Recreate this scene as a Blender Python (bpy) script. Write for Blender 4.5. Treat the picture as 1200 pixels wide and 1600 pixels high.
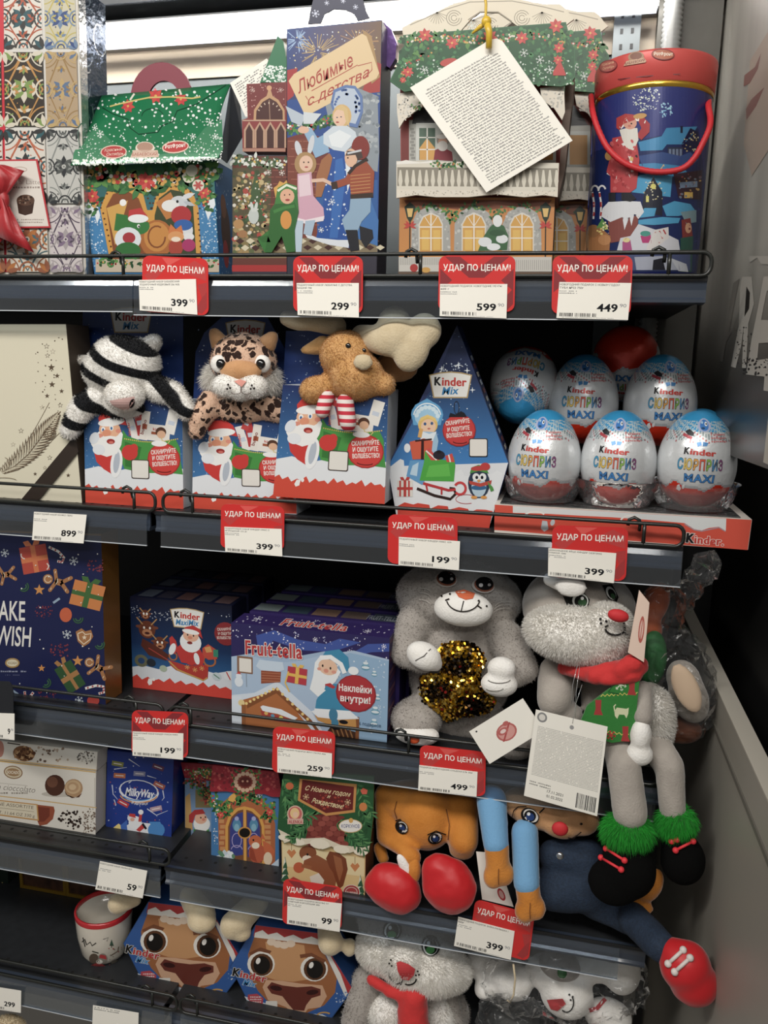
import bpy, bmesh, math, random
import numpy as np
from mathutils import Vector, Matrix
from mathutils.geometry import tessellate_polygon
for o in list(bpy.data.objects): bpy.data.objects.remove(o)
SC = bpy.context.scene
COL = SC.collection
random.seed(7); rng = np.random.default_rng(7)

# ---------------------------------------------------------------- camera
F, PITCH, YAW, ROLL = 1266.7, .17954, .22061, -.02382
CAM = Vector((0, -1, 0))
_f = Vector((-math.sin(YAW)*math.cos(PITCH), math.cos(YAW)*math.cos(PITCH), -math.sin(PITCH)))
_r = Vector((math.cos(YAW), math.sin(YAW), 0)); _d = _f.cross(_r)
_R = _r*math.cos(ROLL) + _d*math.sin(ROLL); _D = -_r*math.sin(ROLL) + _d*math.cos(ROLL)
cd = bpy.data.cameras.new('camera'); cam = bpy.data.objects.new('camera', cd); COL.objects.link(cam)
cd.sensor_fit = 'VERTICAL'; cd.sensor_height = 36; cd.lens = 36*F/1600; cd.clip_start = .01
cam.matrix_world = Matrix.Translation(CAM) @ Matrix((_R, -_D, -_f)).transposed().to_4x4()
SC.camera = cam
# ---------------------------------------------------------------- light and exposure
SC.view_settings.view_transform = 'Standard'; SC.view_settings.look = 'None'
SC.view_settings.gamma = 1; SC.view_settings.use_curve_mapping = False
SC.view_settings.exposure = 0.0
w = bpy.data.worlds.new('store_air'); SC.world = w; w.use_nodes = True
w.node_tree.nodes['Background'].inputs[0].default_value = (.95, .93, .9, 1)
w.node_tree.nodes['Background'].inputs[1].default_value = .2
def area(name, loc, target, sx, sy, power, col):
    l = bpy.data.lights.new(name, 'AREA'); l.shape = 'RECTANGLE'; l.size = sx; l.size_y = sy; l.energy = power; l.color = col
    o = bpy.data.objects.new(name, l); COL.objects.link(o); o.location = loc
    o.rotation_euler = (Vector(target)-Vector(loc)).to_track_quat('-Z', 'Y').to_euler(); o['label'] = 'ceiling light row of the shop aisle'; o['category'] = 'lamp'
    return o
area('ceiling_lamp', (-.7, -1.75, 1.55), (-.3, 0, -.2), 2.6, .22, 62, (1, .965, .91))
area('ceiling_lamp', (1.0, -2.9, 1.45), (-.3, 0, -.5), 2.4, .3, 26, (1, .96, .9))
# ---------------------------------------------------------------- helpers
def ray(px, py): return F*_f + (px-600)*_R + (py-800)*_D
def at(px, py, Y=0):
    d = ray(px, py); return CAM + d*((Y-CAM.y)/d.y)
def plane(px, py, P0, n):
    d = ray(px, py); return CAM + d*((P0-CAM).dot(n)/d.dot(n))
def mpp(p): return (p-CAM).dot(_f)/F                                # metres per pixel at a point
def lin(c):
    if isinstance(c, str):
        c = [int(c[i:i+2], 16)/255 for i in (0, 2, 4)]
    return tuple(x/12.92 if x <= .04045 else ((x+.055)/1.055)**2.4 for x in c[:3])
MATS = {}
def mat(name, col='ffffff', rough=.5, metal=0, bump=0, bscale=200, attr=False, sheen=0, trans=0, emit=0, var=0, vscale=40, coat=0, spec=.5):
    if name in MATS: return MATS[name]
    m = bpy.data.materials.new(name); m.use_nodes = True; N = m.node_tree.nodes; L = m.node_tree.links
    b = N['Principled BSDF']; b.inputs['Roughness'].default_value = rough; b.inputs['Metallic'].default_value = metal
    b.inputs['Base Color'].default_value = (*lin(col), 1); b.inputs['Specular IOR Level'].default_value = spec
    b.inputs['Coat Weight'].default_value = coat; b.inputs['Coat Roughness'].default_value = .12
    if sheen: b.inputs['Sheen Weight'].default_value = sheen; b.inputs['Sheen Roughness'].default_value = .4
    if trans: b.inputs['Transmission Weight'].default_value = trans
    if emit: b.inputs['Emission Color'].default_value = (*lin(col), 1); b.inputs['Emission Strength'].default_value = emit
    tc = N.new('ShaderNodeTexCoord')
    src = None
    if attr:
        a = N.new('ShaderNodeAttribute'); a.attribute_name = 'Col'; src = a.outputs['Color']
    if var:
        nz = N.new('ShaderNodeTexNoise'); nz.inputs['Scale'].default_value = vscale; nz.inputs['Detail'].default_value = 4
        L.new(tc.outputs['Object'], nz.inputs['Vector'])
        mp = N.new('ShaderNodeMapRange'); mp.inputs[1].default_value = .3; mp.inputs[2].default_value = .7
        mp.inputs[3].default_value = 1-var; mp.inputs[4].default_value = 1+var; L.new(nz.outputs['Fac'], mp.inputs[0])
        hs = N.new('ShaderNodeHueSaturation'); hs.inputs['Color'].default_value = (*lin(col), 1)
        if src: L.new(src, hs.inputs['Color'])
        L.new(mp.outputs[0], hs.inputs['Value']); src = hs.outputs[0]
    if src:
        L.new(src, b.inputs['Base Color'])
    if bump:
        nz = N.new('ShaderNodeTexNoise'); nz.inputs['Scale'].default_value = bscale; nz.inputs['Detail'].default_value = 3
        L.new(tc.outputs['Object'], nz.inputs['Vector'])
        bp = N.new('ShaderNodeBump'); bp.inputs['Strength'].default_value = bump; bp.inputs['Distance'].default_value = .002
        L.new(nz.outputs['Fac'], bp.inputs['Height']); L.new(bp.outputs[0], b.inputs['Normal'])
    MATS[name] = m; return m
def clearmat(name, tint='ffffff', opac=.1, rough=.08, bump=0, bscale=60, diff=0.0, ior=1.5, gls=1.0):
    """thin clear plastic: transparent body, Fresnel gloss, a little milky diffuse"""
    if name in MATS: return MATS[name]
    m = bpy.data.materials.new(name); m.use_nodes = True; N = m.node_tree.nodes; L = m.node_tree.links
    for n in list(N): N.remove(n)
    out = N.new('ShaderNodeOutputMaterial'); tr = N.new('ShaderNodeBsdfTransparent'); gl = N.new('ShaderNodeBsdfGlossy'); df = N.new('ShaderNodeBsdfDiffuse')
    tr.inputs[0].default_value = (*lin(tint), 1); gl.inputs['Roughness'].default_value = rough; gl.inputs[0].default_value = (1, 1, 1, 1)
    df.inputs[0].default_value = (*lin('e8ebee'), 1)
    fr = N.new('ShaderNodeFresnel'); fr.inputs[0].default_value = ior
    ad = N.new('ShaderNodeMath'); ad.operation = 'ADD'; ad.inputs[1].default_value = opac; L.new(fr.outputs[0], ad.inputs[0])
    m1 = N.new('ShaderNodeMixShader'); m2 = N.new('ShaderNodeMixShader'); m1.inputs[0].default_value = diff
    L.new(tr.outputs[0], m1.inputs[1]); L.new(df.outputs[0], m1.inputs[2])
    ml = N.new('ShaderNodeMath'); ml.operation = 'MULTIPLY'; ml.inputs[1].default_value = gls; L.new(ad.outputs[0], ml.inputs[0]); L.new(ml.outputs[0], m2.inputs[0]); L.new(m1.outputs[0], m2.inputs[1]); L.new(gl.outputs[0], m2.inputs[2])
    L.new(m2.outputs[0], out.inputs[0])
    if bump:
        tc = N.new('ShaderNodeTexCoord'); nz = N.new('ShaderNodeTexNoise'); nz.inputs['Scale'].default_value = bscale; nz.inputs['Detail'].default_value = 2
        L.new(tc.outputs['Object'], nz.inputs['Vector']); bp = N.new('ShaderNodeBump'); bp.inputs['Strength'].default_value = bump; bp.inputs['Distance'].default_value = .01
        L.new(nz.outputs['Fac'], bp.inputs['Height']); L.new(bp.outputs[0], gl.inputs['Normal']); L.new(bp.outputs[0], fr.inputs['Normal'])
    MATS[name] = m; return m

class MB:
    """a mesh being built; faces may carry a colour each (a list of corner colours, or one)"""
    def __init__(s): s.v = []; s.f = []; s.c = []; s.sm = []
    def add(s, vs, fs, col=None, smooth=False):
        b = len(s.v); s.v += [tuple(v) for v in vs]
        for f in fs: s.f.append([b+i for i in f]); s.c.append(col); s.sm.append(smooth)
        return s
    def hexa(s, p, col=None):        # p: 4 front corners (bl, br, tr, tl) then 4 back corners
        return s.add(p, [(0, 1, 2, 3), (5, 4, 7, 6), (4, 0, 3, 7), (1, 5, 6, 2), (3, 2, 6, 7), (4, 5, 1, 0)], col)
    def box(s, a, b, col=None):
        (x0, y0, z0), (x1, y1, z1) = a, b
        return s.hexa([(x0, y0, z0), (x1, y0, z0), (x1, y0, z1), (x0, y0, z1), (x0, y1, z0), (x1, y1, z0), (x1, y1, z1), (x0, y1, z1)], col)
    def tube(s, pts, r, n=8, col=None, caps=True, closed=False):
        P = [Vector(p) for p in pts]; R = r if isinstance(r, (list, tuple)) else [r]*len(P); m = len(P)
        vs = []; up = None
        for i, p in enumerate(P):
            if closed: t = P[(i+1) % m]-P[i-1]
            else: t = P[min(i+1, m-1)]-P[max(i-1, 0)]
            t.normalize()
            if up is None: up = Vector((0, 0, 1)) if abs(t.z) < .9 else Vector((1, 0, 0))
            a = (up - t*up.dot(t)).normalized(); up = a; b = t.cross(a)
            for k in range(n):
                q = 2*math.pi*k/n; vs.append(p + (a*math.cos(q)+b*math.sin(q))*R[i])
        fs = []
        for i in range(m if closed else m-1):
            j = (i+1) % m
            for k in range(n): l = (k+1) % n; fs.append((i*n+k, i*n+l, j*n+l, j*n+k))
        if caps and not closed: fs += [tuple(range(n))[::-1], tuple(range((m-1)*n, m*n))]
        return s.add(vs, fs, col, True)
    def lathe(s, O, prof, n=32, col=None, cf=None, sx=1, sy=1, sm=True):
        O = Vector(O); vs = []; m = len(prof)
        for r, z in prof:
            for k in range(n): a = 2*math.pi*k/n; vs.append(O+Vector((r*sx*math.cos(a), r*sy*math.sin(a), z)))
        b = len(s.v); s.v += [tuple(v) for v in vs]
        for i in range(m-1):
            for k in range(n):
                l = (k+1) % n; s.f.append([b+i*n+k, b+i*n+l, b+(i+1)*n+l, b+(i+1)*n+k]); s.sm.append(sm)
                s.c.append(cf(i, k) if cf else col)
        return s
    def prism(s, pts, n, t, col=None):   # planar polygon extruded by t along -n (behind it)
        P = [Vector(p) for p in pts]; B = [p - Vector(n)*t for p in P]; m = len(P)
        tri = tessellate_polygon([P]); fs = [tuple(x) for x in tri] + [tuple(i+m for i in x[::-1]) for x in tri]
        fs += [(i, (i+1) % m, (i+1) % m+m, i+m) for i in range(m)]
        return s.add(P+B, fs, col)
    def ell(s, c, r, rot=None, n=16, col=None):
        vs = []; m = n//2; M = rot or Matrix.Identity(3); r = Vector((r, r, r)) if isinstance(r, (int, float)) else Vector(r)
        vs.append(Vector(c)+M@Vector((0, 0, -r.z)))
        for i in range(1, m):
            a = math.pi*i/m-math.pi/2
            for k in range(n):
                q = 2*math.pi*k/n; vs.append(Vector(c)+M@Vector((r.x*math.cos(a)*math.cos(q), r.y*math.cos(a)*math.sin(q), r.z*math.sin(a))))
        vs.append(Vector(c)+M@Vector((0, 0, r.z))); fs = [(0, 1+(k+1) % n, 1+k) for k in range(n)]
        for i in range(m-2):
            for k in range(n): l = (k+1) % n; fs.append((1+i*n+k, 1+i*n+l, 1+(i+1)*n+l, 1+(i+1)*n+k))
        e = 1+(m-2)*n; fs += [(e+k, e+(k+1) % n, e+n) for k in range(n)]
        return s.add(vs, fs, col, True)
    def mesh(s, name, off=Vector((0, 0, 0))):
        me = bpy.data.meshes.new(name); o = Vector(off)
        me.from_pydata([(v[0]-o.x, v[1]-o.y, v[2]-o.z) for v in s.v], [], s.f)
        if len(s.sm) == len(me.polygons): me.polygons.foreach_set('use_smooth', s.sm)
        if any(c is not None for c in s.c):
            at_ = me.color_attributes.new('Col', 'FLOAT_COLOR', 'CORNER'); out = []
            for f, c in zip(s.f, s.c):
                if c is None: c = (1, 1, 1)
                if isinstance(c[0], (tuple, list)):
                    for k in range(len(f)): out += [*c[k], 1]
                else: out += [*c[:3], 1]*len(f)
            at_.data.foreach_set('color', out)
        return me

def tag(o, label=None, cat=None, group=None, kind=None):
    if label: o['label'] = label
    if cat: o['category'] = cat
    if group: o['group'] = group
    if kind: o['kind'] = kind
    return o
def thing(name, loc, label, cat, group=None):
    o = bpy.data.objects.new(name, None); COL.objects.link(o); o.location = loc; o.empty_display_size = .02
    return tag(o, label, cat, group)
def off_of(parent):
    v = Vector((0, 0, 0)); p = parent
    while p is not None: v += Vector(p.location); p = p.parent
    return v
def obj(name, mb, m, parent=None, label=None, fix=True):
    off = off_of(parent); me = mb.mesh(name, off) if isinstance(mb, MB) else mb
    if fix and isinstance(mb, MB):
        bm = bmesh.new(); bm.from_mesh(me); bmesh.ops.recalc_face_normals(bm, faces=bm.faces); bm.to_mesh(me); bm.free()
    o = bpy.data.objects.new(name, me); COL.objects.link(o); me.materials.append(m)
    if parent: o.parent = parent
    if label: o['label'] = label
    return o
def struct(name, mb, m): o = obj(name, mb, m); o['kind'] = 'structure'; return o

# ---- printed art: flat coloured shapes lying on a face, a few hundredths of a millimetre apart
_tc = {}
def glyphs(s, bold=0., shear=0., sp_=None):
    k = (s, bold, shear, sp_)
    if k in _tc: return _tc[k]
    c = bpy.data.curves.new('t', 'FONT'); c.body = s; c.resolution_u = 3; c.offset = bold; c.shear = 0; c.size = 1; c.space_character = 1+max(0, bold if sp_ is None else sp_)*2.2
    o = bpy.data.objects.new('t', c); COL.objects.link(o); dg = bpy.context.evaluated_depsgraph_get()
    me = o.evaluated_get(dg).to_mesh(); v = [(p.co.x, p.co.y) for p in me.vertices]; f = [tuple(p.vertices) for p in me.polygons]
    bpy.data.objects.remove(o); bpy.data.curves.remove(c)
    if not v: v = [(0, 0)]
    _tc[k] = (v, f); return _tc[k]
EPS = 9e-6
class Art(MB):
    def __init__(s, mp, z=(0, 0, 1), strip=None, k=1.0):
        super().__init__(); s.mp = mp; s.z = z; s.L = 3; s.strip = strip; s.k = k
    def Z(s, z): s.z = z; return s
    def P(s, x, y, l): return s.mp(s.z[0]+x/s.z[2], s.z[1]+y/s.z[2], l*EPS)
    def col(s, c):
        if c is None: return (1, 1, 1)
        c = lin(c) if isinstance(c, str) else c; g = .17*(.3*c[0]+.6*c[1]+.1*c[2]); return tuple(min(.9, (x*.83+g)*s.k) for x in c)
    def raw(s, pts, fs, c, l):
        s.add([s.P(x, y, l) for x, y in pts], fs, c, bool(s.strip))
    def poly(s, pts, c, l=None):
        if l is None: s.L += 1; l = s.L
        cc = [s.col(x) for x in c] if isinstance(c, list) else s.col(c)
        if s.strip and not isinstance(c, list):
            w = s.strip*s.z[2]; x0 = min(p[0] for p in pts); x1 = max(p[0] for p in pts); k0 = math.floor(x0/w)
            while k0*w < x1:
                q = clip(clip(pts, k0*w, 1), (k0+1)*w, -1); k0 += 1
                if len(q) < 3: continue
                y0 = min(p[1] for p in q); y1 = max(p[1] for p in q); j = math.floor(y0/w)
                while j*w < y1:
                    r = clip(clip(q, j*w, 1, 1), (j+1)*w, -1, 1); j += 1
                    if len(r) > 2: s.raw(r, [tuple(t) for t in tessellate_polygon([[Vector((a, b, 0)) for a, b in r]])], cc, l)
            return s
        if isinstance(c, list) or len(pts) == 4 and convex(pts): s.raw(pts, [tuple(range(len(pts)))], cc, l)
        else: s.raw(pts, [tuple(t) for t in tessellate_polygon([[Vector((a, b, 0)) for a, b in pts]])], cc, l)
        return s
    def rect(s, x0, y0, x1, y1, c, l=None): return s.poly([(x0, y0), (x1, y0), (x1, y1), (x0, y1)], c, l)
    def ell_(s, x, y, rx, ry=None, c='ffffff', a=0, n=18, l=None):
        ry = rx if ry is None else ry; A = math.radians(a); pts = []
        for i in range(n):
            q = 2*math.pi*i/n; u, v = rx*math.cos(q), ry*math.sin(q); pts.append((x+u*math.cos(A)-v*math.sin(A), y+u*math.sin(A)+v*math.cos(A)))
        return s.poly(pts, c, l)
    def rrect(s, x0, y0, x1, y1, r, c, l=None):
        pts = []
        for cx, cy, a0 in ((x1-r, y0+r, -90), (x1-r, y1-r, 0), (x0+r, y1-r, 90), (x0+r, y0+r, 180)):
            for i in range(5): a = math.radians(a0+i*22.5); pts.append((cx+r*math.cos(a), cy+r*math.sin(a)))
        return s.poly(pts, c, l)
    def line(s, pts, w, c, l=None, w2=None):
        if l is None: s.L += 1; l = s.L
        n = len(pts); A = []; B = []
        for i, (x, y) in enumerate(pts):
            x0, y0 = pts[max(i-1, 0)]; x1, y1 = pts[min(i+1, n-1)]; dx, dy = x1-x0, y1-y0; h = math.hypot(dx, dy) or 1
            ww = w if w2 is None else w+(w2-w)*i/max(1, n-1)
            A.append((x-dy/h*ww/2, y+dx/h*ww/2)); B.append((x+dy/h*ww/2, y-dx/h*ww/2))
        V = A+B; s.raw(V, [(i, i+1, n+i+1, n+i) for i in range(n-1)], s.col(c), l); return s
    def arc(s, x, y, rx, ry, a0, a1, w, c, l=None, n=14):
        return s.line([(x+rx*math.cos(math.radians(a0+(a1-a0)*i/n)), y+ry*math.sin(math.radians(a0+(a1-a0)*i/n))) for i in range(n+1)], w, c, l)
    def star(s, x, y, r, c, n=5, k=.42, a=-90, l=None):
        return s.poly([(x+(r if i % 2 == 0 else r*k)*math.cos(math.radians(a+180*i/n)), y+(r if i % 2 == 0 else r*k)*math.sin(math.radians(a+180*i/n))) for i in range(2*n)], c, l)
    def flake(s, x, y, r, c, w=None, l=None):
        if l is None: s.L += 1; l = s.L
        w = w or r*.2
        for i in range(3):
            a = math.radians(60*i+15); s.line([(x-r*math.cos(a), y-r*math.sin(a)), (x+r*math.cos(a), y+r*math.sin(a))], w, c, l+i*.25)
            for g in (-1, 1):
                bx, by = x+g*r*.6*math.cos(a), y+g*r*.6*math.sin(a)
                for t in (.7, -.7): s.line([(bx, by), (bx+g*r*.35*math.cos(a+t), by+g*r*.35*math.sin(a+t))], w*.7, c, l+i*.25)
        return s
    def dots(s, n, x0, y0, x1, y1, r0, r1, cols, test=None, k=6, l=None):
        s.L += 1; l = s.L if l is None else l
        for i in range(n):
            x, y = random.uniform(x0, x1), random.uniform(y0, y1)
            if test and not test(x, y): continue
            r = random.uniform(r0, r1); s.ell_(x, y, r, r*random.uniform(.6, 1), random.choice(cols) if isinstance(cols, (list, tuple)) else cols, random.uniform(0, 180), k, l+(i % 7)*.12)
        return s
    def leaf(s, x, y, L_, w, a, c, l=None):
        A = math.radians(a); pts = [(0, 0), (.25, .42), (.6, .45), (1, 0), (.6, -.45), (.25, -.42)]
        return s.poly([(x+u*L_*math.cos(A)-v*w*math.sin(A), y+u*L_*math.sin(A)+v*w*math.cos(A)) for u, v in pts], c, l)
    def T(s, t, x0, y0, x1, y1, h, c='ffffff', bold=.01, shear=0., out=None, ow=.05, lay=None):
        """text between two baseline ends with capitals h tall; optional outline colour"""
        ex = max(0, bold-.02)*1.3; bold = min(bold, .02); ow = min(ow, .034)
        for b, cc in (([(bold+ow, out)] if out else [])+[(bold, c)]):
            sp_ = max(bold, 0)+(ow*.8 if out else 0); v, f = glyphs(t, b, 0, sp_); v0, _ = glyphs(t, bold, 0, sp_)
            if shear: v = [(a+shear*c_, c_) for a, c_ in v]; v0 = [(a+shear*c_, c_) for a, c_ in v0]
            X0 = min(p[0] for p in v0); X1 = max(p[0] for p in v0); w = max(1e-6, X1-X0); d = math.hypot(x1-x0, y1-y0) or 1e-6; ux, uy = (x1-x0)/d, (y1-y0)/d
            kx = d/w; ky = h/.73; s.L += 1; l = s.L if lay is None else lay
            if cc is None or len(v) < 3: continue
            for e_ in ((-ex, ex) if ex > .003 else (0,)): s.raw([(x0+(p[0]+e_-X0)*kx*ux+p[1]*ky*uy, y0+(p[0]+e_-X0)*kx*uy-p[1]*ky*ux) for p in v], f, s.col(cc), l+(.5 if e_ > 0 else 0))
        return s
    def TW(s, t, x0, y0, x1, y1, h, cols, bold=.03, out=None, ow=.05):
        """one word, each letter in its own colour"""
        sp = bold+(ow*.8 if out else 0); v0, f0 = glyphs(t, bold, 0, sp); X0 = min(p[0] for p in v0); X1 = max(p[0] for p in v0)
        ends = [max(p[0] for p in glyphs(t[:i+1], bold, 0, sp)[0])+.02 for i in range(len(t))]
        d = math.hypot(x1-x0, y1-y0); ux, uy = (x1-x0)/d, (y1-y0)/d; kx = d/(X1-X0); ky = h/.73
        for b, cc in (([(bold+ow, out)] if out else [])+[(bold, None)]):
            v, f = glyphs(t, b, 0, sp); s.L += 1; pts = [(x0+(p[0]-X0)*kx*ux+p[1]*ky*uy, y0+(p[0]-X0)*kx*uy-p[1]*ky*ux) for p in v]
            if cc: s.raw(pts, f, s.col(cc), s.L); continue
            for i in range(len(t)):
                lo = -9 if i == 0 else ends[i-1]; fs = [g for g in f if lo < sum(v[k][0] for k in g)/len(g) <= ends[i]]
                if fs: s.raw(pts, fs, s.col(cols[i % len(cols)]), s.L)
        return s
    def TC(s, t, x0, y0, x1, y1, h, cols, bold=.03, out=None, ow=.05, shear=0):   # every letter in its own colour
        n = len(t)
        for i, ch in enumerate(t):
            a, b = i/n+.03/n, (i+.97)/n
            s.T(ch, x0+(x1-x0)*a, y0+(y1-y0)*a, x0+(x1-x0)*b, y0+(y1-y0)*b, h, cols[i % len(cols)], bold, shear, out, ow)
        return s
    def fine(s, x0, y0, x1, y1, rows, c='777777', den=.8, fill=.5):
        """rows of print too small to read, as word-long dashes of letter ticks"""
        s.L += 1; lh = (y1-y0)/rows
        for r in range(rows):
            x = x0; y = y0+r*lh
            while x < x1:
                w = random.uniform(.6, 1.5)*lh*fill*2
                if random.random() < den: s.rect(x, y+lh*random.uniform(.1, .25), min(x+w*.5, x1), y+lh*(.35+fill*.5), c, s.L)
                x += w*.5+lh*.22
        return s
def clip(pts, x, sg, ax=0):
    out = []; n = len(pts)
    for i in range(n):
        a, b = pts[i], pts[(i+1) % n]; ia, ib = sg*(a[ax]-x) >= 0, sg*(b[ax]-x) >= 0
        if ia: out.append(a)
        if ia != ib: t = (x-a[ax])/(b[ax]-a[ax]); out.append((a[0]+t*(b[0]-a[0]), a[1]+t*(b[1]-a[1])))
    return out
def convex(p):
    sg = 0
    for i in range(len(p)):
        a, b, c = p[i], p[(i+1) % len(p)], p[(i+2) % len(p)]; cr = (b[0]-a[0])*(c[1]-b[1])-(b[1]-a[1])*(c[0]-b[0])
        if cr*sg < 0: return False
        if cr: sg = cr
    return True
def pmap(P0, n):            # art coordinates are picture coordinates on the plane of a box front
    P0 = Vector(P0); n = Vector(n).normalized()
    return lambda x, y, o: plane(x, y, P0, n)+n*o
def qmap(a, b, c, d, w, h):  # art coordinates 0..w, 0..h on the quad top-left, top-right, bottom-right, bottom-left
    a, b, c, d = map(Vector, (a, b, c, d)); n = (c-a).cross(b-a)
    if n.length == 0: n = Vector((0, -1, 0))
    n.normalize()
    if n.y > 0 and abs(n.y) > .3: n = -n
    def f(x, y, o):
        u, v = x/w, y/h; return (a*(1-u)+b*u)*(1-v)+(d*(1-u)+c*u)*v+n*o
    return f
PRINT = None
def show(art, name, parent, m=None, label=None): return obj(name, art, m or PM, parent, label, fix=False)
PM = mat('printed_card', rough=.38, attr=True, spec=.4)
PG = mat('printed_foil', rough=.28, attr=True, spec=.6, metal=.15)
PP = mat('printed_paper', rough=.8, attr=True, spec=.2)
EM = mat('embroidery', rough=.75, attr=True, spec=.2)
def carton(name, corners, depth, m, parent, n=None, bev=.0006):
    """a folded carton: front quad (bl, br, tr, tl) pushed back along its normal, edges softly bevelled"""
    c = [Vector(p) for p in corners]; nn = Vector(n) if n else (c[1]-c[0]).cross(c[3]-c[0]).normalized()
    bk = [p-nn*depth for p in c]; mb = MB().hexa(c+bk); o = obj(name, mb, m, parent)
    bm = bmesh.new(); bm.from_mesh(o.data); bmesh.ops.bevel(bm, geom=bm.edges, offset=bev, segments=2, affect='EDGES'); bm.to_mesh(o.data); bm.free()
    return o
# ---- plush: overlapping round forms fused into one skin
def fused(name, prims, m, parent, voxel=.0035, smooth=5, label=None, disp=0, dscale=.03, part=True):
    mb = MB()
    for p in prims:
        if p[0] == 'e': mb.ell(p[1], p[2], p[3] if len(p) > 3 else None, 24)
        else:
            a, b, r0, r1 = p[1:5]; a = Vector(a); b = Vector(b); n = 8
            for i in range(n+1): t = i/n; mb.ell(a.lerp(b, t), r0+(r1-r0)*t, None, 16)
    me = mb.mesh('tmp'); o = bpy.data.objects.new('tmp', me); COL.objects.link(o)
    r = o.modifiers.new('r', 'REMESH'); r.mode = 'VOXEL'; r.voxel_size = voxel; r.use_smooth_shade = True
    s = o.modifiers.new('s', 'SMOOTH'); s.factor = .6; s.iterations = smooth
    if disp:
        tx = bpy.data.textures.new('cl', 'CLOUDS'); tx.noise_scale = dscale
        d = o.modifiers.new('d', 'DISPLACE'); d.texture = tx; d.strength = disp; d.mid_level = .5
    dg = bpy.context.evaluated_depsgraph_get(); me2 = bpy.data.meshes.new_from_object(o.evaluated_get(dg)); bpy.data.objects.remove(o)
    off = off_of(parent); me2.transform(Matrix.Translation(-off)); me2.materials.clear(); me2.name = name
    ob = bpy.data.objects.new(name, me2); COL.objects.link(ob); me2.materials.append(m); ob.parent = parent
    me2.polygons.foreach_set('use_smooth', [True]*len(me2.polygons))
    if label: ob['label'] = label
    return ob
def fibre(m):
    """the same colours for single fibres, which let part of the light through"""
    k = m.name+'_fibre'
    if k in MATS: return MATS[k]
    c = m.copy(); c.name = k; N = c.node_tree.nodes; L = c.node_tree.links; b = N['Principled BSDF']; out = [n for n in N if n.type == 'OUTPUT_MATERIAL'][0]
    for l in list(b.inputs['Normal'].links): L.remove(l)
    t = N.new('ShaderNodeBsdfTranslucent'); x = N.new('ShaderNodeMixShader'); x.inputs[0].default_value = .45
    if b.inputs['Base Color'].links: L.new(b.inputs['Base Color'].links[0].from_socket, t.inputs[0])
    else: t.inputs[0].default_value = b.inputs['Base Color'].default_value
    L.new(b.outputs[0], x.inputs[1]); L.new(t.outputs[0], x.inputs[2]); L.new(x.outputs[0], out.inputs['Surface']); MATS[k] = c; return c
def fur(src, name, m, parent, n, length, width=.0005, droop=.25, mess=.5, sel=None, seed=1, label=None, src_off=None):
    """short pile: thin blades rooted on the skin of src"""
    m = fibre(m); g = np.random.default_rng(seed); me = src.data; me.calc_loop_triangles(); nt = len(me.loop_triangles)
    V = np.empty(len(me.vertices)*3); me.vertices.foreach_get('co', V); V = V.reshape(-1, 3)
    T_ = np.empty(nt*3, dtype=np.int32); me.loop_triangles.foreach_get('vertices', T_); T_ = T_.reshape(-1, 3)
    A, B, C_ = V[T_[:, 0]], V[T_[:, 1]], V[T_[:, 2]]; nr = np.cross(B-A, C_-A); ar = np.linalg.norm(nr, axis=1)
    off = np.array(off_of(src.parent)); 
    if sel is not None:
        cen = (A+B+C_)/3+off; ok = sel(cen); ar = ar*ok
    if ar.sum() == 0: return None
    idx = g.choice(nt, n, p=ar/ar.sum()); u = g.random((n, 2)); fl = u.sum(1) > 1; u[fl] = 1-u[fl]
    P = A[idx]+(B-A)[idx]*u[:, :1]+(C_-A)[idx]*u[:, 1:]; N_ = nr[idx]/np.linalg.norm(nr[idx], axis=1)[:, None]
    D = N_+g.normal(0, mess*.5, (n, 3)); D[:, 2] -= droop; D /= np.linalg.norm(D, axis=1)[:, None]
    S = np.cross(D, g.normal(0, 1, (n, 3))); S /= np.linalg.norm(S, axis=1)[:, None]+1e-9
    Ln = length*g.uniform(.6, 1.15, (n, 1)); W = width*g.uniform(.7, 1.3, (n, 1))
    P = P-N_*length*.08
    M1 = P+D*Ln*.55; D2 = D.copy(); D2[:, 2] -= droop*.6; D2 += g.normal(0, mess*.25, (n, 3)); M2 = M1+D2*Ln*.5
    vv = np.stack([P-S*W, P+S*W, M1+S*W*.7, M1-S*W*.7, M2], 1).reshape(-1, 3)
    fb = (np.arange(n)*5)[:, None]; mesh = bpy.data.meshes.new(name)
    quads = fb+np.array([[0, 1, 2, 3]]); tris = fb+np.array([[3, 2, 4]])
    loops = np.concatenate([quads, tris], 1).reshape(-1); starts = (np.arange(n)*7)[:, None]+np.array([[0, 4]])
    mesh.vertices.add(n*5); mesh.vertices.foreach_set('co', vv.astype(np.float32).reshape(-1))
    mesh.loops.add(n*7); mesh.loops.foreach_set('vertex_index', loops.astype(np.int32))
    mesh.polygons.add(n*2); mesh.polygons.foreach_set('loop_start', starts.reshape(-1).astype(np.int32))
    mesh.polygons.foreach_set('use_smooth', [True]*(n*2))
    mesh.update(calc_edges=True); mesh.materials.append(m)
    o = bpy.data.objects.new(name, mesh); COL.objects.link(o); o.parent = src.parent if parent is None else parent; o['kind'] = 'stuff'
    if src.parent is not o.parent: o.location = Vector(off_of(src.parent))-Vector(off_of(o.parent))
    if label: o['label'] = label
    return o
def onskin(src, px, py, back=0.):
    """first point of a mesh hit by the line of sight through a picture point, and its normal"""
    off = off_of(src.parent); d = ray(px, py).normalized(); ok, loc, nr, _ = src.ray_cast(CAM-off, d)
    if not ok: return at(px, py, .1), Vector((0, -1, 0))
    return loc+off-d*back, nr
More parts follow.
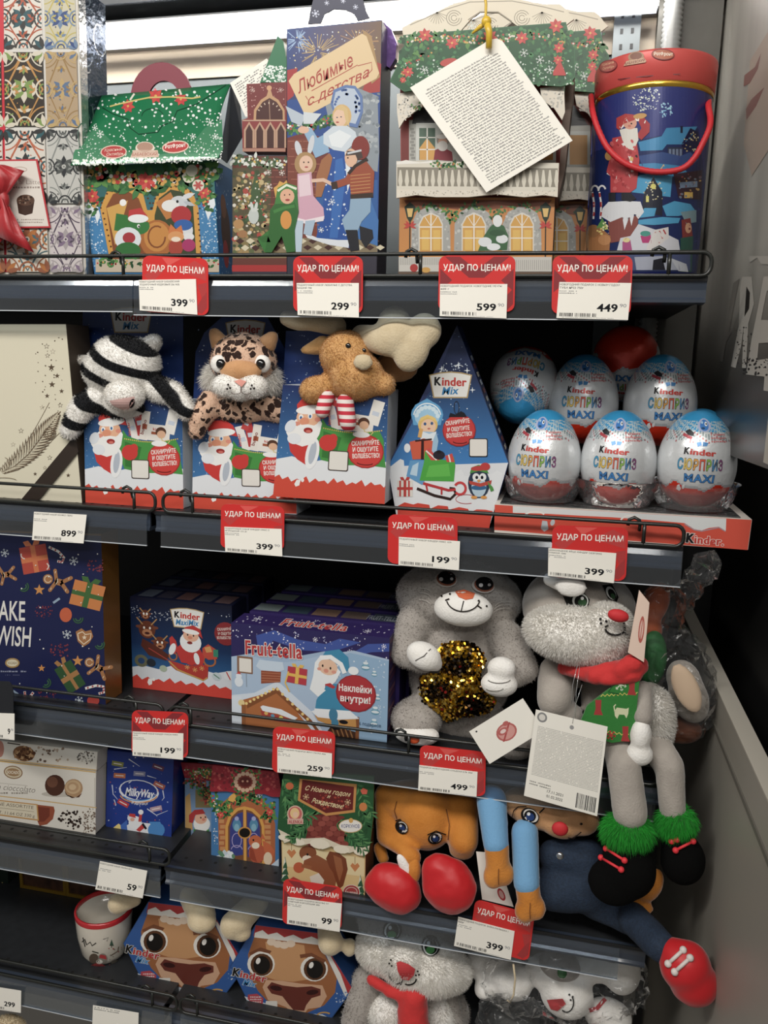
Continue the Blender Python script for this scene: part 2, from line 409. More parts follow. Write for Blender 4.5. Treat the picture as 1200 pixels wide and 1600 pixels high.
def skinmap(src, lift=.0004, Yf=.1):
    """art in picture coordinates that follows the skin of a soft toy"""
    S = src if isinstance(src, (list, tuple)) else [src]; S = [(q, off_of(q.parent)) for q in S]
    def f(x, y, o):
        d = ray(x, y).normalized(); best = None
        for q, off in S:
            ok, loc, nr, _ = q.ray_cast(CAM-off, d)
            if ok and (best is None or (loc+off-CAM).length < (best-CAM).length): best = loc+off
        return at(x, y, Yf) if best is None else best-d*(lift+o*3)
    return f
def pel(px, py, Y, rx, ry, rd, ang=0):
    """ellipsoid primitive seen with half-sizes rx, ry picture units and half-depth rd (same unit)"""
    c = at(px, py, Y); s = mpp(c); R_ = Matrix.Rotation(math.radians(ang), 3, 'Y')
    return ('e', c, (rx*s, rd*s, ry*s), R_)
def pca(x0, y0, Y0, x1, y1, Y1, r0, r1):
    a, b = at(x0, y0, Y0), at(x1, y1, Y1); return ('c', a, b, r0*mpp(a), r1*mpp(b))
# ---------------------------------------------------------------- the setting
ZK = {1: .1045, 2: -.2065, 3: -.5135, 4: -.7465, 5: -.987}       # shelf deck heights
XL, XJ, XR = -1.45, -.548, .142                                    # far left, joint of the two bays, right end
BACK = .43
M_dark = mat('back_panel_black', '17181a', .6, var=.15, vscale=8)
M_grey = mat('painted_blue_grey_steel', '62696c', .5)
M_beige = mat('beige_board', 'b7a893', .45, var=.05, vscale=6)
M_head = mat('header_grey_steel', '6a6e72', .5, var=.1, vscale=12)
M_post = mat('graphite_post', '54524c', .5, var=.12, vscale=20)
struct('wall_back', MB().box((XL, BACK, -1.3), (.42, BACK+.01, .115)), M_dark)
zb = at(300, 124, BACK).z
struct('wall_back', MB().box((XL, BACK, .115), (.42, BACK+.01, zb)), M_grey)
struct('wall_back', MB().box((XL, BACK-.004, zb), (.42, BACK+.01, .62)), M_beige)
# header board over the lamp, steel rail along it
zt0 = (at(150, 50, .38).z+at(1027, 7, .38).z)/2
struct('trim_1', MB().box((XL, .33, zt0+.03), (.30, BACK, zt0+.14)), M_head)
struct('trim_2', MB().box((XL, .315, zt0+.062), (.30, .33, zt0+.069)), mat('bare_steel', '9aa0a4', .35, metal=.8))
struct('floor', MB().box((-3, -3.5, -1.72), (2.5, 1, -1.70)), mat('floor_tile', '8d8880', .4))
struct('ceiling', MB().box((-3, -3.5, 1.75), (2.5, 1, 1.77)), mat('ceiling_board', '9c9a96', .9))
# lamp strip behind the top shelf
L0, L1 = at(150, 50, .38), at(1027, 7, .38); zt = (L0.z+L1.z)/2; xr = L1.x
t = thing('strip_lamp', (L0.x, .38, zt), 'long bright white strip lamp fixed behind the top shelf', 'lamp')
obj('lamp_housing', MB().box((L0.x-.3, .385, zt-.009), (xr+.003, .43, zt+.009)), mat('lamp_white_metal', '9a9a98', .4), t)
obj('added_light_baffle', MB().box((L0.x-.3, .352, zt+.0115), (xr+.003, .43, zt+.014)), mat('baffle_grey_steel', '6c7074', .5), t)  # cap added to keep the tube's upward light off the header
mb = MB(); mb.tube([(L0.x-.29, .378, zt+.002), (xr, .378, zt+.002)], .0085, 12)
obj('light_tube', mb, mat('lit_tube', 'fff6ea', emit=2.2), t)
obj('lens_strip', MB().box((L0.x-.29, .374, zt-.0165), (xr, .392, zt-.0125)), mat('lit_lens', 'eef2ff', emit=1.5), t)
def alamp():
    l = bpy.data.lights.new('tube_light', 'AREA'); l.shape = 'RECTANGLE'; l.size = 1.15; l.size_y = .02; l.energy = 3.0; l.color = (1, .97, .92)
    o = bpy.data.objects.new('tube_light', l); COL.objects.link(o); o.location = ((L0.x+xr)/2-.1, .355, zt); o.rotation_euler = (math.radians(62), 0, 0); return o
alamp()
# perforated steel upright and side channels beside the lamp's right end
def upright(px0, px1, Y, m, label, holes=True):
    a, b = at(px0, 60, Y).x, at(px1, 60, Y).x
    t = thing('shelf_upright', (a, Y, -1.3), label, 'upright')
    obj('channel', MB().box((a, Y, -1.3), (b, Y+.02, .6)), m, t)
    if holes:
        for s in (.3, .7):
            mb = MB()
            for i in range(16): z = .2+i*.022; x = a+(b-a)*s; mb.box((x-.0022, Y-.0006, z), (x+.0022, Y+.002, z+.0075))
            obj('slot_row', mb, M_dark, t)['kind'] = 'stuff'
    return t
upright(958, 1000, .40, M_grey, 'perforated grey steel upright behind the blue gift tube')
for a, b in ((897, 914), (921, 942)):
    mb = MB(); p, q = at(a, 40, .40), at(b, 40, .40); zc = at(a, 72, .40).z
    mb.box((p.x, .395, zc), (q.x, .42, .5)).tube([((p.x+q.x)/2, .405, zc-.004), ((p.x+q.x)/2, .405, zc+.02)], (q.x-p.x)/2, 14)
    tag(obj('cable_channel', mb, M_grey), ('narrow' if a < 900 else 'wider')+' rounded grey steel channel hanging left of the perforated upright', 'channel')
# corner column with the corrugated conduit
cx0, cx1 = at(1028, 30, .40).x, at(1133, 30, .40).x
struct('trim_3', MB().box((cx0, .395, -1.3), (cx1-.004, BACK, .7)), M_post)
mb = MB(); q = at(1052, 20, .385); n = 190
pts = [(q.x, q.y, .62-i*.0035) for i in range(n)]; mb.tube(pts, [.0135+.0016*(1 if i % 2 else -1) for i in range(n)], 16)
tag(obj('corrugated_conduit', mb, mat('conduit_grey', '9a9b9a', .35)), 'grey corrugated conduit running down the corner column', 'conduit')
# right-hand printed wall panel
WX = cx1
p0, p1 = at(1079, 687, .41), at(1200, 733, 0)
mb = MB()
Yn = WX/ (at(1200, 733, 0).x) - 1
za = at(1079, 687, .41).z; zc = at(1200, 733, Yn).z
sl = (zc-za)/(Yn-.41)
mb.hexa([(WX, .43, za+sl*.02), (WX, -.6, za+sl*(-1.01)), (WX, -.6, .8), (WX, .43, .8), (WX+.012, .43, za+sl*.02), (WX+.012, -.6, za+sl*(-1.01)), (WX+.012, -.6, .8), (WX+.012, .43, .8)])
def wallmat():
    m = mat('poster_panel', 'a8a49a', .33); N = m.node_tree.nodes; L = m.node_tree.links; b = N['Principled BSDF']
    tc = N.new('ShaderNodeTexCoord'); mp = N.new('ShaderNodeMapping'); mp.inputs['Scale'].default_value = (1, 9, 1.1); L.new(tc.outputs['Object'], mp.inputs[0])
    nz = N.new('ShaderNodeTexNoise'); nz.inputs['Scale'].default_value = 1.7; nz.inputs['Detail'].default_value = 2; L.new(mp.outputs[0], nz.inputs[0])
    sx = N.new('ShaderNodeSeparateXYZ'); L.new(tc.outputs['Object'], sx.inputs[0])
    # the print runs from pale grey above to near black around and below the lettering
    r = N.new('ShaderNodeMapRange'); r.inputs[1].default_value = -.02; r.inputs[2].default_value = .14; L.new(sx.outputs['Z'], r.inputs[0])
    y = N.new('ShaderNodeMapRange'); y.inputs[1].default_value = .30; y.inputs[2].default_value = -.02; L.new(sx.outputs['Y'], y.inputs[0])
    c1 = N.new('ShaderNodeMix'); c1.data_type = 'RGBA'; c1.inputs[6].default_value = (*lin('8a8780'), 1); c1.inputs[7].default_value = (*lin('c4c1b8'), 1); L.new(nz.outputs['Fac'], c1.inputs[0])
    c2 = N.new('ShaderNodeMix'); c2.data_type = 'RGBA'; c2.inputs[6].default_value = (*lin('403c38'), 1); c2.inputs[7].default_value = (*lin('201e1d'), 1); L.new(y.outputs[0], c2.inputs[0])
    c3 = N.new('ShaderNodeMix'); c3.data_type = 'RGBA'; L.new(r.outputs[0], c3.inputs[0]); L.new(c2.outputs[2], c3.inputs[6]); L.new(c1.outputs[2], c3.inputs[7])
    L.new(c3.outputs[2], b.inputs['Base Color']); return m
struct('wall_right', mb, wallmat())
wt = thing('wall_print', (WX-.001, .1, .0), 'large distressed pale FRE lettering printed on the right wall panel', 'wall print')
def wm(x, y, o):
    d = ray(x, y); p = CAM+d*((WX-CAM.x)/d.x); p.x -= .0004+o; return p
A = Art(wm, (1000, 400, 4)); wc = 'b9b4aa'
A.poly([(640, 130), (700, 130), (715, 300), (680, 420), (665, 700), (640, 700), (650, 440), (635, 560), (600, 700), (570, 690), (620, 430), (628, 200)], wc)
A.poly([(668, 190), (690, 230), (684, 330), (655, 380)], '2a2826')
A.poly([(775, 130), (830, 120), (830, 200), (795, 220), (760, 400), (830, 400), (830, 540), (745, 545), (735, 650), (820, 640), (830, 760), (665, 740), (700, 520), (745, 300)], wc)
A.poly([(585, 170), (625, 140), (600, 260), (560, 470), (575, 480), (540, 540), (520, 660), (500, 660), (530, 500)], '77736c')
A.poly([(790, 640), (830, 650), (830, 850), (775, 840)], wc); A.poly([(680, 0), (690, 40), (735, 10), (760, 50), (830, 55), (830, 0)], wc)
A.dots(60, 640, 640, 830, 745, 2, 9, '2a2826'); A.dots(40, 600, 430, 700, 690, 2, 6, '2a2826')
A.Z((1000, 0, 4)); A.poly([(760, 330), (720, 420), (655, 470), (650, 540), (690, 520), (740, 430)], '8b4c40'); A.poly([(780, 545), (700, 620), (665, 680), (668, 750), (730, 660)], '8b4c40')
A.poly([(690, 380), (800, 200), (830, 300), (830, 900), (700, 1100), (650, 900)], 'b5a08e', 1)
show(A, 'lettering', wt)
q0, q1 = (lambda p: p)(CAM+ray(1196, 690)*((WX-.004)/ray(1196, 690).x)), CAM+ray(1212, 690)*((WX-.004)/ray(1212, 690).x)
tag(obj('paper_strip', MB().box((WX-.004, q1.y, q0.z-.02), (WX-.0008, q0.y, q0.z+.10)), mat('pale_sheet', 'b5b1a6', .6)), 'pale narrow paper strip at the right edge under the wall lettering', 'sheet')
# low light-grey side panel: cap rail and inner face
SX = .206
ztop = at(1085, 925, .41).z*SX/.19
M_side = mat('side_panel_grey', '97938a', .42, var=.03, vscale=5)
struct('wall_right', MB().box((SX, -.75, -1.3), (SX+.018, .43, ztop)), M_side)
zj = at(1129, 1160, (SX/at(1129, 1160, 0).x)-1).z
struct('trim_4', MB().box((SX-.0018, -.75, zj-.006), (SX, .43, zj)), mat('seam_grey', '66635c', .5))
struct('trim_5', MB().box((SX-.001, -.75, ztop-.001), (SX+.019, .43, ztop+.0012)), mat('cap_grey', 'b3aea3', .4))
# shade of the gap beyond the low panel, painted as a near-black sheet
struct('wall_right', MB().box((SX+.05, -.6, -1.3), (SX+.06, .43, za+.02)), mat('gap_shade_black', '0f0f10', .5))

# ---------------------------------------------------------------- shelves
M_deck = mat('deck_charcoal', '26282b', .45, var=.12, vscale=60)
M_rail = mat('price_rail_navy', '38404d', .28, coat=.5)
M_lip = mat('rail_lip_black', '1d1f22', .35)
M_wire = mat('wire_black', '222422', .3)
M_strip = clearmat('clear_strip_plastic', 'e6ecf2', .01, .09, diff=.025, gls=.6)
M_edge = mat('strip_edge', 'c6ccd2', .25)
NM = {1: 'top', 2: 'second', 3: 'third', 4: 'fourth', 5: 'lowest'}
def guard(parent, x0, x1, z, posts, h=.0255, lab=''):
    parent = thing('wire_guard', ((x0+x1)/2, -.004, z), lab, 'guard rail', 'wire guard rails')
    r = .0024; y = -.004; c = .010; P = []
    z0, z1 = z+.002, z+.002+h
    for cx, cz, a0 in ((x1-c, z1-c, 90), (x1-c, z0+c, 0), (x0+c, z0+c, -90), (x0+c, z1-c, -180)):
        for i in range(5): a = math.radians(a0-i*22.5); P.append((cx+c*math.cos(a), y, cz+c*math.sin(a)))
    g = obj('guard_rail', MB().tube(P, r, 8, closed=True), M_wire, parent)
    for x in posts:
        mb = MB().tube([(x, y, z0), (x, y, z1)], r*.95, 8)
        hx = x-.012; mb.tube([(hx-.007, y+.003, z1-.004), (hx-.006, y+.003, z1+.003), (hx, y+.003, z1+.006), (hx+.006, y+.003, z1+.003), (hx+.007, y+.003, z1-.004), (hx+.007, y+.006, z1-.010)], r*.9, 6)
        obj('guard_post', mb, M_wire, g)
def shelf(k, side, x0, x1, sx0, sx1, wires=None, posts=(), drop=.046):
    z = ZK[k]; t = thing('shelf', ((x0+x1)/2, .2, z), 'dark metal shelf, %s level of the %s bay, with navy price rail' % (NM[k], side), 'shelf', 'gondola shelves')
    deck = obj('deck', MB().box((x0, .006, z-.022), (x1, BACK-.002, z)), M_deck, t)
    mb = MB()
    for i in range(int((x1-x0)/.024)):
        x = x0+.02+i*.024; mb.lathe((x, .030, z+.0002), [(.0001, 0), (.0028, 0)], 10)
    obj('hole_row', mb, mat('hole_black', '050505', .9), deck)['kind'] = 'stuff'
    pr = [(.0, z+.0015), (.0, z-.003), (.0015, z-.0045), (.003, z-.013), (.0028, z-.021), (.0, z-.024), (.0, z-.027), (.02, z-.028), (.02, z-.010), (.0062, z-.001), (.0062, z+.0015)]
    vs = [(x, y, zz) for x in (x0, x1) for y, zz in pr]; n = len(pr)
    obj('price_rail', MB().add(vs, [tuple(range(n)), tuple(range(n, 2*n))[::-1]]+[(i, (i+1) % n, n+(i+1) % n, n+i) for i in range(n)]), M_rail, t)
    obj('rail_lip', MB().box((x0, -.0012, z-.003), (x1, .0, z+.002)), M_lip, t)
    # clear strip: bowed sheet clipped over the rail
    pf = [(-.0022, z-.0035), (-.0045, z-.010), (-.0055, z-.022), (-.0058, z-.034), (-.0062, z-drop)]; th = .0012
    pp = pf+[(y+th, zz) for y, zz in pf[::-1]]; m = len(pp); vs = [(x, y, zz) for x in (sx0, sx1) for y, zz in pp]
    s = obj('clear_strip', MB().add(vs, [tuple(range(m)), tuple(range(m, 2*m))[::-1]]+[(i, (i+1) % m, m+(i+1) % m, m+i) for i in range(m)]), M_strip, t)
    obj('strip_rim', MB().box((sx0, -.0066, z-drop-.0012), (sx1, -.0044, z-drop)), M_edge, s)
    if wires: guard(None, wires[0], wires[1], z+(.0055 if k == 4 else 0), posts, lab='black wire guard rail along the front of the %s shelf, %s bay' % (NM[k], side))
    return t
X = lambda px, py: at(px, py, 0).x
shelf(1, 'right', XJ, XR, X(212, 470), X(981, 480), (XL+.1, XR+.002), (X(195, 415), X(658, 412), X(1045, 412)), .047)
shelf(1, 'left', XL, XJ-.002, XL, X(210, 460), None, (), .043)
shelf(2, 'right', XJ+.001, XR, X(254, 830), X(1064, 890), (X(257, 790), X(1068, 835)), (X(303, 790), X(1006, 830)))
shelf(2, 'left', XL, XJ-.008, XL, X(232, 820), (XL+.1, X(245, 785)), (X(212, 785),))
shelf(3, 'right', XJ+.001, XR, X(277, 1140), X(1025, 1240), (X(268, 1115), X(1028, 1210)), (X(300, 1115), X(640, 1150), X(990, 1200)))
shelf(3, 'left', XL, XJ-.008, XL, X(268, 1140), (XL+.1, X(257, 1110)), (X(215, 1105),))
shelf(4, 'right', XJ+.001, XR, X(268, 1390), X(966, 1500), None, ())
shelf(4, 'left', XL, XJ-.008, XL, X(253, 1380), (XL+.1, X(267, 1340)), (X(236, 1335),))
shelf(5, 'right', XJ+.001, XR, X(284, 1590), X(1000, 1700), (X(283, 1560), XR-.02), (X(310, 1570),))
shelf(5, 'left', XL, XJ-.008, XL, X(270, 1580), (XL+.1, X(278, 1560)), (X(240, 1555),))
# ---------------------------------------------------------------- price tags
M_tagred = mat('tag_red_card', 'cb3130', .35)
def W(z, pts): return [(z[0]+x/z[2], z[1]+y/z[2]) for x, y in pts]
Za, Zb, Zc, Zd = (0, 0, 3), (340, 0, 3.2), (600, 0, 3.2), (860, 0, 3.2)
Ze, Zf, Zg, Zh = (0, 460, 3.636), (280, 460, 3.333), (580, 480, 3.636), (740, 480, 2.609)
Zi, Zj, Zk, Zl = (0, 840, 3.333), (340, 860, 3.75), (580, 860, 4), (780, 860, 2.667)
Zm, Zn, Zo, Zp = (0, 1140, 3.478), (260, 1160, 3.529), (540, 1200, 3.75), (700, 1200, 2.4)
def rr(w, h, r):
    pts = []
    for cx, cy, a0 in ((w-r, r, -90), (w-r, h-r, 0), (r, h-r, 90), (r, r, 180)):
        for i in range(5): a = math.radians(a0+i*22.5); pts.append((cx+r*math.cos(a), cy+r*math.sin(a)))
    return pts
def price_tag(z, card, red, price, lines, label, Y=-.0085, head='УДАР ПО ЦЕНАМ', excl=False, cents='90', dark=False, blank=False):
    cp = [at(x, y, Y-.0012) for x, y in W(z, card)]; t = thing('price_tag', (sum((p.x for p in cp))/4, Y, min(p.z for p in cp)), label, 'price tag', 'shelf price tags')
    if red:
        rp = [at(x, y, Y) for x, y in W(z, red)]; f = qmap(*rp, 100, 86)
        mb = MB().prism([f(x, y, 0) for x, y in rr(100, 86, 11 if not dark else 16)], (0, -1, 0), .0009)
        h = obj('tag_holder', mb, mat('tag_holder_black', '23252a', .4) if dark else M_tagred, t)
        if not dark:
            A = Art(f)
            dk = 'a82a2c' if not excl else '8d2229'; lt = 'e4483f'
            if excl: A.poly([(8, 2), (28, 2), (50, 22), (72, 2), (92, 2), (60, 34), (40, 34)], dk).poly([(2, 20), (18, 38), (2, 54)], dk).poly([(98, 20), (82, 38), (98, 54)], dk)
            else: A.poly([(3, 30), (22, 12), (34, 20), (14, 42)], 'c42e2c').poly([(55, 20), (80, 4), (97, 14), (97, 34)], 'c52f2d').poly([(84, 40), (98, 36), (98, 70), (90, 60)], 'b82b2b').poly([(30, 2), (60, 2), (40, 14)], lt)
            A.poly([(80, 86-6), (90, 60), (98, 50), (98, 74), (90, 84)], dk)
            A.T(head+('!' if excl else ''), 6, 23, 94, 23, 9.5, 'f7efe6', .018)
            show(A, 'tag_heading', t)
    g = qmap(*cp, 100, 56); obj('price_card', MB().prism(cp, (0, -1, 0), .0005), mat('tag_paper', 'f0ede4', .7), t)
    A = Art(g)
    if not blank:
        if lines[0]: A.T(lines[0], 1, 5, 1+min(98, 2.6*len(lines[0])), 5, 3, '2c2c2e', .01)
        if lines[1]: A.T(lines[1], 1, 10, 1+2.6*len(lines[1]), 10, 3, '2c2c2e', .01)
        A.fine(1, 12.5, 26, 19, 2, '8a8a8a', .9)
        w = 9.4*len(price)+.01; A.T(price, 84-w, 44, 84, 44, 12, '1a1b20', .03)
        if cents: A.T(cents, 87, 37, 96, 37, 5.5, '7d7f86', 0)
        A.L += 1; x = 4
        while x < 56:
            b = random.uniform(.4, 1.5); A.rect(x, 47.5, x+b, 53, '26262a', A.L); x += b+random.uniform(.4, 1.3)+(1.6 if random.random() < .12 else 0)
        A.fine(8, 53.6, 80, 55.6, 1, 'a8a8a8', .9)
    else: A.fine(3, 2, 60, 10, 2, '6a6a6a', .9)
    show(A, 'price_print', t, PP)
    return t
P_ = price_tag
P_(Za, [(650,1312),(918,1308),(925,1475),(655,1455)], [(668,1197),(975,1212),(978,1480),(665,1460)], '399', ('НОВОГОДНИЙ НАБОР БАБАЕВСКИЙ', 'ПОДАРОЧНЫЙ КЕДРОВЫЙ 256 Ж/Б'), 'red and white price tag reading 399 under the green roofed gift box')
P_(Zb, [(395,1415),(706,1415),(706,1588),(400,1575)], [(378,1280),(727,1280),(725,1570),(378,1560)], '299', ('ПОДАРОЧНЫЙ НАБОР ЛЮБИМЫЕ С ДЕТСТВА', 'БАШНЯ 700'), 'red and white price tag reading 299 below the snow maiden box', excl=True)
P_(Zc, [(280,1420),(617,1420),(612,1592),(278,1580)], [(275,1277),(658,1277),(652,1560),(270,1555)], '599', ('НОВОГОДНИЙ ПОДАРОК НОВОГОДНИЕ МЕЧТЫ', '600 г'), 'red and white price tag reading 599 below the balcony house box', excl=True)
P_(Zd, [(45,1410),(405,1415),(388,1600),(30,1590)], [(12,1277),(413,1277),(400,1580),(5,1570)], '449', ('НОВОГОДНИЙ ПОДАРОК С НОВЫМ ГОДОМ', 'ТУБА №22 750г'), 'red and white price tag reading 449 below the blue rope handled tube', excl=True)
P_(Ze, [(193,1235),(492,1252),(474,1415),(182,1395)], None, '899', ('НОВОГОДНИЙ НАБОР КОНФЕТ ПЕРО', ''), 'plain white price card reading 899 under the cream star box')
P_(Zf, [(235,1210),(533,1222),(537,1365),(240,1340)], [(218,1090),(548,1105),(545,1335),(215,1320)], '399', ('ПОДАРОЧНЫЙ НАБОР КИНДЕР МИКС С', 'ИГРУШКОЙ 131.5г'), 'red and white price tag reading 399 under the plush leopard box')
P_(Zg, [(157,1305),(505,1330),(498,1495),(155,1465)], [(97,1175),(490,1195),(490,1480),(93,1455)], '199', ('ПОДАРОЧНЫЙ НАБОР КИНДЕР МИКС 107г', ''), 'red and white price tag reading 199 under the blue diamond shaped box')
P_(Zh, [(305,982),(582,1003),(572,1125),(303,1095)], [(322,888),(632,898),(620,1118),(315,1100)], '399', ('ШОКОЛАДНОЕ ЯЙЦО КИНДЕР СЮРПРИЗ', 'МАКСИ 100г'), 'red and white price tag reading 399 in front of the chocolate egg tray')
P_(Zi, [(-60,912),(75,917),(75,1055),(-60,1040)], [(-90,745),(68,750),(72,1050),(-90,1030)], '9', ('', ''), 'dark topped price card cut off by the left edge, reading 9 90', Y=-.03, dark=True)
P_(Zi, [(690,1010),(955,1020),(953,1157),(690,1135)], [(687,898),(980,912),(978,1150),(684,1130)], '199', ('ПОДАРОЧНЫЙ НАБОР КИНДЕР МАКСИ МИКС', '157г'), 'red and white price tag reading 199 on the third shelf below the sleigh box', excl=True)
P_(Zj, [(350,1152),(670,1190),(668,1335),(350,1300)], [(325,1030),(690,1065),(680,1330),(318,1300)], '259', ('НОВОГОДНИЙ ПОДАРОК ФРУТ-ТЕЛЛА 450г', '350г'), 'red and white price tag reading 259 below the purple sweets box')
P_(Zk, [(300,1342),(665,1385),(658,1540),(293,1500)], [(305,1215),(717,1262),(712,1540),(300,1500)], '499', ('ПОДАРОК НОВОГОДНИЙ СЛАДКАЯ ЕЛЬ 500г', ''), 'red and white price tag reading 499 below the bunny with the sequin heart')
P_(Zm, [(543,715),(800,768),(775,917),(518,868)], None, '59', ('НОВОГОДНИЙ НАБОР МИЛКИ ВЕЙ', ''), 'plain white price card reading 59 under the blue rocket box')
P_(Zn, [(668,852),(967,890),(955,1045),(665,1000)], [(645,750),(970,800),(965,1035),(638,1000)], '99', ('НОВОГОДНИЙ ПОДАРОК ВЕСЕЛЬЕ ОТ', 'ЛАВРУШИ КОРПОРАЦИЯ 300г'), 'red and white price tag reading 99 below the squirrel box', excl=True)
P_(Zo, [(660,872),(990,957),(968,1125),(635,1042)], [(760,768),(1108,862),(1072,1134),(722,1040)], '399', ('НОВОГОДНИЙ ПОДАРОК ЗАЙКА МАЛЫШКА 1', '500г'), 'tilted red and white price tag reading 399 below the orange plush paws')
P_(Zm, [(-90,1388),(115,1420),(113,1540),(-90,1510)], None, '299', ('', ''), 'plain white price card reading 299 on the lowest shelf at the left edge', cents=None)
P_(Zm, [(505,1498),(753,1540),(750,1680),(500,1640)], None, '', ('', ''), 'white price card on the lowest shelf rail cut off by the bottom edge', blank=True)
# ---------------------------------------------------------------- small art figures shared by several printed boxes
def fig_santa(A, x, y, s, face='f2c9a8', coat='cf2b2b', hat='d8302e', beard='f1f1ee', side=1):
    """head and chest of Father Frost printed at x, y with unit s"""
    f = side
    A.ell_(x, y+1.9*s, 1.5*s, 1.5*s, coat); A.ell_(x, y+2.9*s, 1.55*s, .35*s, 'f4f2ee'); A.ell_(x, y+.3*s, 1.0*s, 1.0*s, face)
    A.ell_(x, y+1.0*s, 1.15*s, 1.15*s, beard, 0); A.ell_(x-.2*f*s, y+1.7*s, .7*s, .9*s, beard)
    A.poly([(x-1.1*s, y-.3*s), (x-.8*s, y-1.2*s), (x+.1*f*s, y-1.7*s), (x+.9*s, y-1.1*s), (x+1.1*s, y-.3*s)], hat); A.ell_(x, y-.3*s, 1.2*s, .3*s, 'f6f4f0')
    for d in (-.4, .35): A.ell_(x+d*s+.1*f*s, y+.15*s, .1*s, .14*s, '2a211c')
    A.ell_(x+.05*f*s, y+.45*s, .22*s, .18*s, 'e0876b'); A.ell_(x+.05*f*s, y+.95*s, .3*s, .14*s, 'b0302c')
def fig_gift(A, x, y, w, h, c, r, a=0):
    q = math.radians(a)
    def R(u, v): return (x+u*math.cos(q)-v*math.sin(q), y+u*math.sin(q)+v*math.cos(q))
    A.poly([R(-w/2, -h/2), R(w/2, -h/2), R(w/2, h/2), R(-w/2, h/2)], c); A.poly([R(-w*.09, -h/2), R(w*.09, -h/2), R(w*.09, h/2), R(-w*.09, h/2)], r)
    A.poly([R(-w/2, -h*.09), R(w/2, -h*.09), R(w/2, h*.09), R(-w/2, h*.09)], r)
    for g in (-1, 1): A.poly([R(0, -h*.5), R(g*w*.12, -h*.72), R(g*w*.32, -h*.7), R(g*w*.25, -h*.52)], r)
def fig_tree(A, x, y, w, h, c='2f6b3f', snow='e9eef2'):
    for i in range(3):
        yy = y-h*(.25+.27*i); ww = w*(1-.25*i)/2
        A.poly([(x-ww, yy+h*.28), (x, yy-h*.22), (x+ww, yy+h*.28)], c)
        if snow: A.poly([(x-ww*.8, yy+h*.2), (x-ww*.1, yy-h*.18), (x+ww*.25, yy+.02*h), (x-ww*.1, yy+h*.05)], snow)
def garland(A, pts, w, n, cols=('2f6a33', '3f8040', '1f4d2a', '57913f'), berry=('c8302c', 'd9a23a'), bd=.3):
    A.L += 1; l = A.L
    for i in range(n):
        t = random.random()*(len(pts)-1); k = int(t); u = t-k; x = pts[k][0]*(1-u)+pts[min(k+1, len(pts)-1)][0]*u; y = pts[k][1]*(1-u)+pts[min(k+1, len(pts)-1)][1]*u
        A.leaf(x+random.uniform(-w, w)*.6, y+random.uniform(-w, w)*.6, random.uniform(.5, 1.1)*w, w*.5, random.uniform(0, 360), random.choice(cols), l+(i % 12)*.1)
    A.L += 2
    for i in range(int(n*bd)):
        t = random.random()*(len(pts)-1); k = int(t); u = t-k; x = pts[k][0]*(1-u)+pts[min(k+1, len(pts)-1)][0]*u; y = pts[k][1]*(1-u)+pts[min(k+1, len(pts)-1)][1]*u
        A.ell_(x+random.uniform(-w, w)*.55, y+random.uniform(-w, w)*.55, w*.16, w*.16, random.choice(berry), 0, 7, A.L+(i % 6)*.1)
    A.L += 1
def poinsettia(A, x, y, r, c='c5302f'):
    A.L += 1; l = A.L
    for i in range(7): A.leaf(x, y, r, r*.55, i*51+10, c if i % 2 else 'dd4a40', l+i*.12)
    A.ell_(x, y, r*.17, r*.17, 'e3b64c', 0, 7, l+1); A.L += 2
def cut(name, pts, Y, t, m, parent, z=(0, 0, 1), label=None):
    """a flat die-cut board standing at depth Y"""
    return obj(name, MB().prism([at(x, y, Y) for x, y in W(z, pts)], (0, -1, 0), t), m, parent, label)
def front_pts(z, pts, Y, lean=0, zref=None):
    return [at(x, y, Y) for x, y in W(z, pts)]
def blend(a, b, t): return tuple(x*(1-t)+y*t for x, y in zip(lin(a), lin(b)))

